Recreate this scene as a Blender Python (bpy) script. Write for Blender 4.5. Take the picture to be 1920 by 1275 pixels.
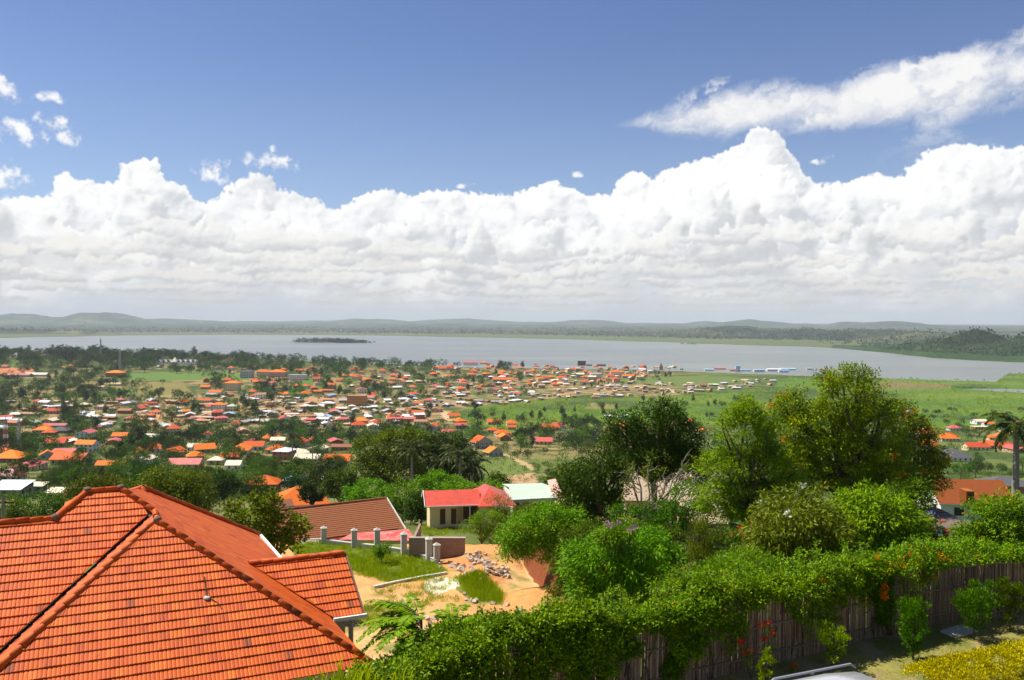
import bpy, bmesh, math, random
import numpy as np
from mathutils import Vector, Matrix

for _o in list(bpy.data.objects):
    bpy.data.objects.remove(_o)
SC = bpy.context.scene
COL = SC.collection
RAD = math.radians

# ------------------------------------------------------------------ camera, sun, sky, exposure
FPX = 1600.0                       # focal length in pixels of a 1920 px wide picture
CAM_Z = 120.0
PITCH = math.atan(37.0 / FPX)      # looks slightly down
ROLL = RAD(0.22)
SUN_EL, SUN_AZ = RAD(57.0), RAD(-72.0)   # azimuth from +Y (view axis), negative = left
EXPOSURE = 0.64
SUN_STRENGTH = 4.8
SKY_STRENGTH = 0.073

cam_data = bpy.data.cameras.new("camera")
cam_data.sensor_width = 36.0
cam_data.lens = 36.0 * FPX / 1920.0
cam_data.clip_start = 0.5
cam_data.clip_end = 60000.0
cam = bpy.data.objects.new("camera", cam_data)
COL.objects.link(cam)
cam.matrix_world = (Matrix.Translation((0, 0, CAM_Z)) @ Matrix.Rotation(math.pi / 2 - PITCH, 4, 'X') @ Matrix.Rotation(ROLL, 4, 'Z'))
SC.camera = cam
CAM_R = np.array(cam.matrix_world.to_3x3())

SC.view_settings.view_transform = 'Standard'
SC.view_settings.look = 'None'
SC.view_settings.exposure = EXPOSURE
SC.view_settings.gamma = 1.0
SC.render.engine = 'CYCLES'
SC.cycles.max_bounces = 6
SC.cycles.diffuse_bounces = 3
SC.cycles.glossy_bounces = 2
SC.cycles.transmission_bounces = 3
SC.cycles.transparent_max_bounces = 6
SC.cycles.volume_bounces = 1
SC.cycles.sample_clamp_indirect = 4.0
SC.cycles.use_denoising = True

sun_vec = Vector((math.sin(SUN_AZ) * math.cos(SUN_EL), math.cos(SUN_AZ) * math.cos(SUN_EL), math.sin(SUN_EL)))
sun_data = bpy.data.lights.new("sun", 'SUN')
sun_data.energy = SUN_STRENGTH
sun_data.angle = RAD(0.5)
sun_data.color = (1.0, 0.93, 0.82)
sun = bpy.data.objects.new("sun", sun_data)
COL.objects.link(sun)
sun.rotation_euler = sun_vec.to_track_quat('Z', 'Y').to_euler()


class NT:
    """small expression helper over a node tree"""
    def __init__(self, tree):
        self.t = tree

    def n(self, kind, **kw):
        nd = self.t.nodes.new(kind)
        for k, v in kw.items():
            setattr(nd, k, v)
        return nd

    def put(self, sock, v):
        if isinstance(v, (int, float)):
            sock.default_value = v
        elif isinstance(v, (tuple, list)):
            sock.default_value = tuple(v) + ((1.0,) if len(v) == 3 and sock.type == 'RGBA' else ())
        else:
            self.t.links.new(v, sock)

    def m(self, op, a, b=None, c=None, clamp=False):
        nd = self.n('ShaderNodeMath', operation=op, use_clamp=clamp)
        self.put(nd.inputs[0], a)
        if b is not None:
            self.put(nd.inputs[1], b)
        if c is not None:
            self.put(nd.inputs[2], c)
        return nd.outputs[0]

    def add(self, a, b): return self.m('ADD', a, b)
    def sub(self, a, b): return self.m('SUBTRACT', a, b)
    def mul(self, a, b): return self.m('MULTIPLY', a, b)
    def mad(self, a, b, c): return self.m('MULTIPLY_ADD', a, b, c)

    def ramp(self, v, a, b, lo=0.0, hi=1.0, smooth=True):
        nd = self.n('ShaderNodeMapRange', interpolation_type='SMOOTHSTEP' if smooth else 'LINEAR')
        self.put(nd.inputs['Value'], v)
        for k, x in (('From Min', a), ('From Max', b), ('To Min', lo), ('To Max', hi)):
            self.put(nd.inputs[k], x)
        return nd.outputs[0]

    def vec(self, x, y, z=0.0):
        nd = self.n('ShaderNodeCombineXYZ')
        for i, v in enumerate((x, y, z)):
            self.put(nd.inputs[i], v)
        return nd.outputs[0]

    def xyz(self, v):
        nd = self.n('ShaderNodeSeparateXYZ')
        self.put(nd.inputs[0], v)
        return nd.outputs

    def noise(self, v, scale, detail=4, rough=0.55, dist=0.0, dims='3D'):
        nd = self.n('ShaderNodeTexNoise', noise_dimensions=dims)
        self.put(nd.inputs['Vector'], v)
        for k, x in (('Scale', scale), ('Detail', detail), ('Roughness', rough), ('Distortion', dist)):
            self.put(nd.inputs[k], x)
        return nd.outputs[0]

    def voro(self, v, scale, detail=0.0, rough=0.5, smooth=0.6, feature='SMOOTH_F1', dims='2D'):
        nd = self.n('ShaderNodeTexVoronoi', voronoi_dimensions=dims, feature=feature, normalize=True)
        self.put(nd.inputs['Vector'], v)
        self.put(nd.inputs['Scale'], scale)
        self.put(nd.inputs['Detail'], detail)
        self.put(nd.inputs['Roughness'], rough)
        if feature == 'SMOOTH_F1':
            self.put(nd.inputs['Smoothness'], smooth)
        return nd.outputs[0]

    def mix(self, f, a, b, mode='MIX'):
        nd = self.n('ShaderNodeMix', data_type='RGBA', blend_type=mode)
        self.put(nd.inputs['Factor'], f)
        self.put(nd.inputs[6], a)
        self.put(nd.inputs[7], b)
        return nd.outputs[2]

    def colramp(self, f, stops):
        nd = self.n('ShaderNodeValToRGB')
        e = nd.color_ramp.elements
        while len(e) < len(stops):
            e.new(0.5)
        for i, (p, c) in enumerate(stops):
            e[i].position = p
            e[i].color = tuple(c) + (1.0,)
        self.put(nd.inputs[0], f)
        return nd.outputs[0]

    def curve(self, v, pts):
        nd = self.n('ShaderNodeFloatCurve')
        c = nd.mapping.curves[0]
        while len(c.points) < len(pts):
            c.points.new(0.5, 0.5)
        for i, (x, y) in enumerate(pts):
            c.points[i].location = (x, y)
            c.points[i].handle_type = 'AUTO'
        nd.mapping.update()
        self.put(nd.inputs['Value'], v)
        return nd.outputs[0]


def build_world():
    w = bpy.data.worlds.new("World")
    SC.world = w
    w.use_nodes = True
    t = w.node_tree
    t.nodes.clear()
    q = NT(t)
    sky = q.n('ShaderNodeTexSky', sky_type='NISHITA')
    sky.sun_disc = False
    sky.sun_elevation = SUN_EL
    sky.sun_rotation = SUN_AZ          # measured from +Y, clockwise seen from above
    sky.altitude = 1200.0
    sky.air_density = 1.0
    sky.dust_density = 0.6
    sky.ozone_density = 3.0
    d = q.n('ShaderNodeTexCoord').outputs['Generated']
    x, y, z = q.xyz(d)
    az = q.m('ARCTAN2', x, y)
    el = q.m('ARCSINE', z)
    # clouds: colour and cover over a sector of the sky, mirrored on round the horizon
    u = q.m('DIVIDE', q.sub(az, AZ0), AZ1 - AZ0)
    v = q.m('DIVIDE', q.sub(el, EL0), EL1 - EL0)
    u = q.m('PINGPONG', u, 1.0)
    v = q.m('MINIMUM', q.m('MAXIMUM', v, 0.002), 0.998)
    colour, cover = cloud_sector()
    img = bpy.data.images.new("cloud_sector", CW, CH, alpha=True, float_buffer=True)
    img.colorspace_settings.name = 'Non-Color'
    img.pixels.foreach_set(np.concatenate([colour, cover[..., None]], -1).astype(np.float32).ravel())
    img.update()
    img.pack()
    tex = q.n('ShaderNodeTexImage', interpolation='Cubic', extension='EXTEND')
    tex.image = img
    img.alpha_mode = 'CHANNEL_PACKED'
    q.put(tex.inputs[0], q.vec(u, v))
    hz = q.ramp(el, 0.0, 0.34, 0.30, 0.0)
    sat = q.n('ShaderNodeHueSaturation')
    q.put(sat.inputs['Color'], sky.outputs[0])
    sat.inputs['Saturation'].default_value = 1.08
    sat.inputs['Hue'].default_value = 0.512
    base = q.n('ShaderNodeVectorMath', operation='SCALE')
    q.put(base.inputs[0], sat.outputs[0])
    base.inputs['Scale'].default_value = SKY_STRENGTH
    gain = 2.0 ** -EXPOSURE
    col = q.mix(hz, base.outputs[0], tuple(c * gain for c in (0.55, 0.68, 0.86)))
    cl = q.n('ShaderNodeVectorMath', operation='SCALE')
    q.put(cl.inputs[0], tex.outputs[0])
    cl.inputs['Scale'].default_value = gain
    col = q.mix(tex.outputs[1], col, cl.outputs[0])
    # below the horizon: dull land colour, never seen past the ground
    col = q.mix(q.ramp(el, -0.02, -0.004, 1.0, 0.0), col, (0.14, 0.15, 0.13))
    # the background carries the physical sky's strength; the clouds are expressed against it
    up = q.n('ShaderNodeVectorMath', operation='SCALE')
    q.put(up.inputs[0], col)
    up.inputs['Scale'].default_value = 1.0 / SKY_STRENGTH
    bg = q.n('ShaderNodeBackground')
    q.put(bg.inputs[0], up.outputs[0])
    bg.inputs[1].default_value = SKY_STRENGTH
    out = q.n('ShaderNodeOutputWorld')
    t.links.new(bg.outputs[0], out.inputs[0])
    w.cycles.sampling_method = 'MANUAL'
    w.cycles.sample_map_resolution = 256

# ------------------------------------------------------------------ clouds: a sector of the sky computed here, azimuth x elevation
AZ0, AZ1, EL0, EL1 = -0.75, 0.75, -0.02, 0.40        # radians
CW, CH = 1800, 504


def sky_px(px, py):
    """pixel of the photograph -> (column, row) of the sky sector; row 0 is the lowest elevation"""
    a = math.atan((px - 960) / 1600.0)
    e = math.atan((600.5 + (px - 960) * 0.0038 - py) / 1600.0 * math.cos(a))
    return (a - AZ0) / (AZ1 - AZ0) * CW, (e - EL0) / (EL1 - EL0) * CH


def spectral(rng, shape, beta, lo=2.0, hi=1e9, ax=1.0, ay=1.0):
    """fractal noise, zero mean, unit deviation, from a filtered spectrum"""
    h, w = shape
    ky = np.fft.fftfreq(h)[:, None] * h * ay
    kx = np.fft.rfftfreq(w)[None, :] * h * ax
    k = np.sqrt(kx * kx + ky * ky)
    amp = np.where((k >= lo) & (k <= hi), np.maximum(k, 1e-6) ** (-beta / 2.0 - 0.5), 0.0)
    s = np.fft.rfft2(rng.standard_normal(shape)) * amp
    n = np.fft.irfft2(s, s=shape)
    return ((n - n.mean()) / n.std()).astype(np.float32)


def blur(a, r):
    """three box passes each way, about a gaussian of deviation r"""
    n = max(1, int(round((math.sqrt(4 * r * r + 1) - 1) / 2)))
    for ax in (0, 1):
        for _ in range(3):
            p = [(0, 0), (0, 0)]
            p[ax] = (n + 1, n)
            c = np.cumsum(np.pad(a, p, mode='edge'), axis=ax, dtype=np.float64)
            k = 2 * n + 1
            a = ((c[k:] - c[:-k]) if ax == 0 else (c[:, k:] - c[:, :-k])) / k
    return a.astype(np.float32)


def sstep(x, a, b):
    t = np.clip((x - a) / (b - a), 0, 1)
    return t * t * (3 - 2 * t)


def sample(a, x, y):
    h, w = a.shape
    x = np.clip(x, 0, w - 1.001)
    y = np.clip(y, 0, h - 1.001)
    x0 = x.astype(np.int32)
    y0 = y.astype(np.int32)
    fx, fy = x - x0, y - y0
    return (a[y0, x0] * (1 - fx) * (1 - fy) + a[y0, x0 + 1] * fx * (1 - fy) + a[y0 + 1, x0] * (1 - fx) * fy + a[y0 + 1, x0 + 1] * fx * fy)


def cloud_sector():
    rng = np.random.default_rng(11)
    W, H = CW, CH
    S = CW / 2400.0                                     # sector pixels per photograph pixel
    X, Y = np.meshgrid(np.arange(W, dtype=np.float32), np.arange(H, dtype=np.float32))
    horizon = (0 - EL0) / (EL1 - EL0) * H
    outline = [(-400,420),(-330,360),(-250,330),(-180,380),(-120,400),(-60,370),(0,392),(22,388),(50,365),(75,378),(105,366),(112,325),(132,324),(150,352),(185,356),(222,348),(228,322),(256,302),(296,302),(314,343),(342,356),(362,384),(402,384),(432,352),(476,335),(508,334),(514,362),(545,366),(580,370),(612,398),(652,396),(672,375),(712,358),(762,371),(805,366),(860,364),(925,372),(955,376),(1000,352),(1042,350),(1100,370),(1142,376),(1158,342),(1184,328),(1214,345),(1250,320),(1292,316),(1332,300),(1372,288),(1392,278),(1396,252),(1425,244),(1455,256),(1462,290),(1484,310),(1500,335),(1545,357),(1588,346),(1600,334),(1655,334),(1690,338),(1710,310),(1740,290),(1782,280),(1832,288),(1920,285),(2000,300),(2080,350),(2160,330),(2260,370),(2400,380)]
    pts = np.array([sky_px(*p) for p in outline])
    prof0 = np.interp(np.arange(W), pts[:, 0], pts[:, 1]).astype(np.float32)
    wx = spectral(rng, (H, W), 2.2, 6)
    wy = spectral(rng, (H, W), 2.2, 6)
    w2x = spectral(rng, (H, W), 1.6, 40, 300)
    w2y = spectral(rng, (H, W), 1.6, 40, 300)
    grain = spectral(rng, (H, W), 1.3, 30)
    broad = spectral(rng, (H, W), 2.4, 3, 60, 1.5, 1.0)
    streak = spectral(rng, (H, W), 1.9, 4, 400, 4.0, 1.0)
    Lx, Ly, Lz = -0.50, 0.72, 0.48

    col = np.zeros((H, W, 3), np.float32)
    alpha = np.zeros((H, W), np.float32)

    def over(c, a):
        nonlocal col, alpha
        out = a + alpha * (1 - a)
        col = np.where(out[..., None] > 1e-5, (c * a[..., None] + col * (alpha * (1 - a))[..., None]) / np.maximum(out, 1e-5)[..., None], c)
        alpha = out

    def puff_field(prof, big, seed, squash):
        """height toward the viewer of a bank of overlapping puffs below a skyline"""
        r = np.random.default_rng(seed)
        Z = np.full((H, W), -60.0, np.float32)

        def stamp(cx, cy, cz, rad):
            ry = rad * squash
            x0, x1 = int(max(0, cx - rad)), int(min(W, cx + rad + 1))
            y0, y1 = int(max(0, cy - ry)), int(min(H, cy + ry + 1))
            if x1 <= x0 or y1 <= y0:
                return
            dx = (np.arange(x0, x1, dtype=np.float32) - cx) / rad
            dy = (np.arange(y0, y1, dtype=np.float32) - cy) / ry
            q = 1 - dx[None, :] ** 2 - dy[:, None] ** 2
            z = np.where(q > 0, cz + rad * np.sqrt(np.maximum(q, 0)), -60.0)
            np.maximum(Z[y0:y1, x0:x1], z, out=Z[y0:y1, x0:x1])

        x = -80.0
        while x < W + 80:
            xi = int(np.clip(x, 0, W - 1))
            top = prof[xi]
            y = top
            first = True
            while y > max(horizon - 20, top - big * 4.5):
                rad = big * r.uniform(0.5, 1.2)
                if first:                                # heads at the skyline must fit under it
                    for _ in range(12):
                        span = prof[max(0, int(xi - rad * 0.6)):min(W, int(xi + rad * 0.6)) + 1]
                        if rad < 5 * S + 1 or (len(span) and span.min() > top - rad * 0.55):
                            break
                        rad *= 0.8
                cy = y - rad * squash
                cz = (top - cy) * 0.5 + r.uniform(-0.4, 0.4) * big
                stamp(x, cy, cz, rad)
                for _ in range(7):
                    t, u = r.uniform(0, 2 * math.pi), r.uniform(0.25, 0.98)
                    r2 = rad * r.uniform(0.22, 0.45)
                    bx, by = x + math.cos(t) * u * rad, cy + math.sin(t) * u * rad * squash
                    bz = cz + rad * math.sqrt(1 - u * u) - r2 * 0.4
                    bxi = int(np.clip(bx, 0, W - 1))
                    by = min(by, prof[bxi] + 3 - r2 * 0.7)
                    stamp(bx, by, bz, r2)
                    if r2 > 4:
                        for _ in range(4):
                            t2, u2 = r.uniform(0, 2 * math.pi), r.uniform(0.3, 1.0)
                            r3 = r2 * r.uniform(0.28, 0.48)
                            stamp(bx + math.cos(t2) * u2 * r2, by + math.sin(t2) * u2 * r2 * squash, bz + r2 * math.sqrt(1 - u2 * u2) - r3 * 0.4, r3)
                y -= rad * r.uniform(0.6, 1.1) * squash
                first = False
            x += big * r.uniform(0.20, 0.42)
        return Z

    layers = [  # skyline factor, offset px, wander px, puff radius, squash, seed, bright, shade, warp, depth of the flat shaded base
        (1.00, 2, 0, 36, 1.0, 1, (1.06, 1.06, 1.055), (0.66, 0.69, 0.74), 8.0, 0.0),
        (0.84, -20, 34, 34, 0.92, 2, (1.05, 1.045, 1.03), (0.64, 0.665, 0.705), 8.0, 0.10),
        (0.66, -20, 26, 28, 0.80, 3, (1.03, 1.02, 0.99), (0.62, 0.635, 0.665), 9.0, 0.18),
        (0.50, -12, 16, 22, 0.62, 4, (1.00, 0.98, 0.94), (0.60, 0.61, 0.635), 10.0, 0.22),
    ]

    def facing(z, r):
        gy, gx = np.gradient(z)
        gx, gy = np.clip(gx * r, -3, 3), np.clip(gy * r, -3, 3)
        return (-gx * Lx - gy * Ly + Lz) / np.sqrt(gx * gx + gy * gy + 1.0)

    fill = sstep((prof0[None, :] - horizon) * 0.72 + horizon - Y, 0, 40 * S)
    mel = np.clip(0.5 + 0.22 * broad + 0.16 * streak, 0, 1)[..., None]
    over(np.array((0.66, 0.675, 0.70), np.float32) * (1 - mel) + np.array((0.95, 0.94, 0.92), np.float32) * mel, fill)
    for (hf, off, wander, big, squash, seed, cb, cd, wamp, flat) in layers:
        prof = horizon + (prof0 - horizon) * hf + off * S
        if wander:
            wl = spectral(np.random.default_rng(seed + 50), (64, W), 1.8, 0.6, 6.0)[32]
            prof = prof + wl * wander * S
            prof = np.convolve(np.pad(prof, 6, mode='edge'), np.ones(13) / 13, 'valid')
        Z = puff_field(prof.astype(np.float32), big * S, seed, squash)
        xs, ys = X + (wx * wamp * 0.45 + w2x * 1.7) * S, Y + (wy * wamp * 0.35 + w2y * 1.7) * S * squash
        Z = sample(Z, xs, ys)
        skyline = np.interp(xs.ravel(), np.arange(W), prof).reshape(H, W)
        Z = np.where(ys > skyline + (5 + 3 * w2x) * S, -60, Z)
        inside = (Z > -59).astype(np.float32)
        ib = blur(inside, 0.9)
        a = sstep(ib + grain * 0.12 * (ib > 0.03), 0.25, 0.8)
        low = np.maximum(Z, -30 * S)
        Zs = blur(low, 1.1 + 0.35 * seed) + grain * 0.35 * S
        Zb = blur(low, 5 * S)
        Zc = blur(low, 15 * S)
        nl, nlb, nlc = facing(Zs, 0.9), facing(Zb, 1.0), facing(Zc, 1.1)
        ao = np.clip((Zs - Zb) / (8.0 * S), -1.3, 0.8)
        depth = np.clip((prof[None, :] - Y) / (90.0 * S), 0, 2.2)
        rim = 1 - blur(inside, 6.0 * S)
        lit = -0.13 + 0.24 * nl + 0.42 * nlb + 0.60 * nlc + 0.13 * ao - 0.12 * depth + 0.24 * broad + 0.17 * streak * (0.2 + depth * 0.7) + 0.7 * rim
        lit = lit - flat * sstep(depth * 90.0 / (big * squash), 0.5, 2.2)
        lit = np.clip(sstep(lit, -0.15, 1.15), 0, 1)[..., None]
        c = np.array(cd, np.float32) * (1 - lit) + np.array(cb, np.float32) * lit
        fade = 1.0 if hf == 1 else (0.25 + 0.70 * sstep(-depth * 90.0 / big, -3.2 * squash - 0.6, -0.3))
        over(c, a * fade)
    # rows of small flat-based clouds, the lower the farther
    rr = np.random.default_rng(91)
    base_w = spectral(np.random.default_rng(92), (64, W), 1.6, 0.12, 0.9)
    for k, (by, hgt, wid, n, cb, cd) in enumerate([(134, 32, 95, 13, (1.0, 0.985, 0.95), (0.60, 0.61, 0.64)), (108, 26, 90, 18, (0.99, 0.965, 0.92), (0.585, 0.595, 0.62)), (86, 21, 85, 24, (0.97, 0.935, 0.88), (0.575, 0.585, 0.605)), (66, 16, 80, 30, (0.93, 0.885, 0.82), (0.565, 0.573, 0.59)), (48, 12, 72, 38, (0.86, 0.81, 0.745), (0.56, 0.566, 0.58)), (32, 8, 64, 44, (0.78, 0.735, 0.685), (0.56, 0.565, 0.575))]):
        Zr = np.full((H, W), -60.0, np.float32)
        base = horizon + (by + base_w[8 + 7 * k] * hgt * 0.14) * S
        for _ in range(n):
            cx, cw = rr.uniform(0, W), wid * S * rr.uniform(0.5, 1.5)
            ch = hgt * S * rr.uniform(0.5, 1.2)
            off_ = rr.uniform(-0.45, 0.45) * hgt * S
            for _ in range(34):
                u = rr.normal(0, 0.42)
                px_ = cx + u * cw
                if abs(u) > 1 or not 2 < px_ < W - 2:
                    continue
                lift = ch * (1 - u * u) * rr.uniform(0.0, 1.0) + off_
                rad = ch * rr.uniform(0.16, 0.42)
                cy = base[int(px_)] + lift
                x0, x1, y0, y1 = int(max(0, px_ - rad * 1.5)), int(min(W, px_ + rad * 1.5 + 1)), int(max(0, cy - rad)), int(min(H, cy + rad + 1))
                if x1 <= x0 or y1 <= y0:
                    continue
                q = 1 - ((np.arange(x0, x1) - px_) / (rad * 1.3))[None, :] ** 2 - ((np.arange(y0, y1) - cy) / rad)[:, None] ** 2
                np.maximum(Zr[y0:y1, x0:x1], np.where(q > 0, rad * np.sqrt(np.maximum(q, 0)), -60), out=Zr[y0:y1, x0:x1])
        Zr = sample(Zr, X + (wx * 3 + w2x * 1.6) * S, Y + (wy * 1.6 + w2y * 1.1) * S)
        ins = blur((Zr > -59).astype(np.float32), 1.2)
        up = (Y - base[None, :]) / (hgt * S)
        a = sstep(ins + 0.12 * grain * (ins > 0.05), 0.2, 0.95) * sstep(up + 0.06 * streak, -0.6, -0.3) * sstep(blur(ins, 3 * S) + 0.15 * streak, 0.1, 0.8)
        zs = blur(np.maximum(Zr, -8), 1.3)
        lit = 0.15 + 0.55 * sstep(up + 0.14 * broad, -0.2, 0.7) + 0.38 * facing(zs, 0.8) - 0.1 + 0.13 * streak
        lit = np.clip(sstep(lit, -0.1, 1.1), 0, 1)[..., None]
        over(np.array(cd, np.float32) * (1 - lit) + np.array(cb, np.float32) * lit, a * 0.82)
        # a thin grey veil under each row
        veil = sstep(streak + 0.3 * broad, -0.2, 1.6) * sstep(-np.abs(up + 0.45), -0.75, -0.1) * 0.5
        over(np.broadcast_to(np.array(cd, np.float32) * 0.98, col.shape), veil)
    # hazy, dull base of the bank
    el = Y - horizon
    foot = sstep((46 + 14 * streak) * S - el, 0, 56 * S)
    dull = np.stack([0.605 + 0.045 * streak, 0.598 + 0.042 * streak, 0.585 + 0.032 * streak], -1)
    col = col * (1 - 0.9 * foot[..., None]) + dull * (0.9 * foot[..., None])
    alpha = np.maximum(alpha, sstep(40 * S - el, -20 * S, 20 * S))

    # ---- streaked cloud high on the right
    c2 = np.zeros_like(col)
    top = np.array([sky_px(*p) for p in [(1150,238),(1200,214),(1250,192),(1300,172),(1350,158),(1420,150),(1500,146),(1600,142),(1680,135),(1760,118),(1840,98),(1920,72),(2050,40),(2300,10)]])
    bot = np.array([sky_px(*p) for p in [(1150,242),(1200,252),(1250,268),(1300,272),(1360,277),(1400,268),(1500,262),(1600,262),(1680,262),(1760,252),(1840,246),(1920,240),(2050,220),(2300,200)]])
    tp = np.interp(np.arange(W), top[:, 0], top[:, 1])[None, :]
    bp = np.interp(np.arange(W), bot[:, 0], bot[:, 1])[None, :]
    th = RAD(16)
    fib0 = spectral(rng, (H, W), 2.3, 3, 600, 4.5, 1.0)
    fib1 = spectral(rng, (H, W), 2.3, 5, 900, 2.5, 1.0)
    cx, cy = W / 2, H / 2
    rotx = (X - cx) * math.cos(th) + (Y - cy) * math.sin(th) + cx + wx * 7 * S
    roty = -(X - cx) * math.sin(th) + (Y - cy) * math.cos(th) + cy + wy * 6 * S
    fib = 0.6 * sample(fib0, np.mod(rotx, W - 2), np.mod(roty, H - 2)) + 0.4 * sample(fib1, np.mod(rotx, W - 2), np.mod(roty, H - 2))
    v = (Y - bp) / np.maximum(tp - bp, 3)                 # 0 bottom edge, 1 top edge
    thick = 1 - np.abs(v * 2 - 1.12) ** 1.6
    along = sstep(X, sky_px(1165, 240)[0], sky_px(1330, 240)[0])
    dens = thick * (0.62 + 0.6 * along) + (0.22 + 0.30 * np.clip(v - 0.45, 0, 0.6)) * fib + 0.10 * broad
    cov = sstep(dens + 0.10 * fib, -0.08, 1.30) * sstep(X, sky_px(1140, 240)[0], sky_px(1215, 240)[0])
    under = sstep(fib + 0.5 * streak, -0.2, 1.8) * sstep(X, sky_px(1500, 0)[0], sky_px(1700, 0)[0]) * sstep(Y, sky_px(1700, 330)[1], sky_px(1700, 250)[1]) * sstep(-Y, -sky_px(1700, 190)[1], -sky_px(1700, 235)[1])
    cov = np.maximum(cov * 0.97, 0.33 * under)
    lit = sstep(v + 0.22 * fib, -0.1, 0.75)[..., None]
    c2 = np.array((0.80, 0.81, 0.835), np.float32) * (1 - lit) + np.array((0.985, 0.975, 0.965), np.float32) * lit
    # ---- scraps
    tex = spectral(rng, (H, W), 2.3, 10)
    sc = np.full((H, W), -3.0, np.float32)
    for (px, py, rx, ry) in [(6,172,26,24),(100,186,30,11),(40,250,60,22),(95,232,40,16),(128,260,26,15),(12,340,38,30),(6,392,44,28),(402,320,34,24),(512,306,50,20),(517,283,12,8),(880,348,14,4),(866,350,16,5),(1082,329,16,7),(1532,306,15,6),(1550,297,13,7)]:
        a0, e0 = sky_px(px, py)
        np.maximum(sc, 1 - ((X - a0) / rx / S) ** 2 - ((Y - e0) / ry / S) ** 2, out=sc)
    sca = sstep(np.maximum(sc, -2.0) * 0.75 + 0.36 * tex + 0.09 * grain, 0.05, 1.35) * sstep(sc, -0.7, 0.2) * 0.92
    sl = sstep(tex, -0.8, 1.2)[..., None]
    c3 = np.array((0.86, 0.865, 0.88), np.float32) * (1 - sl) + np.array((1.05, 1.05, 1.045), np.float32) * sl
    # streak and scraps lie behind the bank
    bcol, balpha = col, alpha
    col, alpha = np.zeros_like(bcol), np.zeros_like(balpha)
    over(c2, cov.astype(np.float32))
    over(c3, sca.astype(np.float32))
    over(bcol, balpha)
    # nothing at the upper rim of the sector
    alpha = alpha * sstep(-Y, -(H - 2.0), -(H - 40.0))
    return np.clip(col, 0, 2).astype(np.float32), np.clip(alpha, 0, 1).astype(np.float32)

build_world()
# ------------------------------------------------------------------ helpers: where things stand
def ray(px, py):
    """direction through a pixel of a 1920x1275 picture, per metre of forward (Y) distance"""
    d = CAM_R @ np.array([(px - 960.0) / FPX, (637.5 - py) / FPX, -1.0])
    return d / d[1]


def at(px, py, Y):
    r = ray(px, py) * Y
    return Vector((r[0], r[1], CAM_Z + r[2]))


def project(x, y, z):
    """world arrays -> photograph pixels"""
    v = np.stack([np.asarray(x, float), np.asarray(y, float), np.asarray(z, float) - CAM_Z], 0)
    c = np.tensordot(CAM_R.T, v, 1)
    dep = np.maximum(-c[2], 1e-3)
    return 960 + FPX * c[0] / dep, 637.5 - FPX * c[1] / dep, -c[2]


class Grad:
    """value noise on the plane, vectorised"""
    def __init__(self, seed):
        self.tab = np.random.default_rng(seed).random((256, 256)).astype(np.float32)

    def at(self, x, y):
        xi, yi = np.floor(x).astype(np.int64), np.floor(y).astype(np.int64)
        fx, fy = x - xi, y - yi
        fx, fy = fx * fx * (3 - 2 * fx), fy * fy * (3 - 2 * fy)
        t = self.tab
        a, b = t[yi & 255, xi & 255], t[yi & 255, (xi + 1) & 255]
        c, d = t[(yi + 1) & 255, xi & 255], t[(yi + 1) & 255, (xi + 1) & 255]
        return a + (b - a) * fx + (c - a) * fy + (a - b - c + d) * fx * fy

    def fbm(self, x, y, octaves=4, gain=0.5):
        s, amp, tot = 0.0, 1.0, 0.0
        for k in range(octaves):
            s = s + amp * self.at(x * 2 ** k + 17.3 * k, y * 2 ** k + 5.1 * k)
            tot += amp
            amp *= gain
        return s / tot


NZ = [Grad(s) for s in range(6)]
PROF = np.array([(-60,104),(0,104),(24,104),(44,103),(58,101.3),(72,99.6),(79,99.1),(82,97.0),(92,94.6),(116,91.6),(160,82),(225,68),(320,54),(440,40),(560,28),(750,12),(900,6.5),(1200,4),(1700,2.6),(2600,2.0),(30000,2.0)])
FENCE = [(-3.2, 17.9), (0.0, 19.7), (3.0, 21.3), (8.1, 23.9), (11.0, 25.5), (13.9, 26.8), (16.8, 27.6), (21.0, 28.3), (27.0, 28.9)]
FX, FY = np.array([p[0] for p in FENCE]), np.array([p[1] for p in FENCE])
hor = lambda px: 600.5 + (px - 960) * 0.0038
NEAR_SHORE = np.array([(-3000,3000),(-400,3100),(0,2980),(300,2800),(600,2480),(900,2150),(1250,2060),(1400,2030),(1560,1985),(1600,1960),(1870,1985),(1892,2300),(1960,2330),(2300,2300),(5000,2300)])
_fs = [(-3000,629),(-400,629),(0,630),(90,628.5),(250,626.5),(400,626),(700,629),(960,634),(1300,643),(1520,648),(1600,652),(1750,663),(1890,668),(2100,670),(5000,670)]
FAR_SHORE = np.array([(p, 192000.0 / max(12.0, (y - max(598.0, min(606.0, hor(p)))))) for p, y in _fs])
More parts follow.
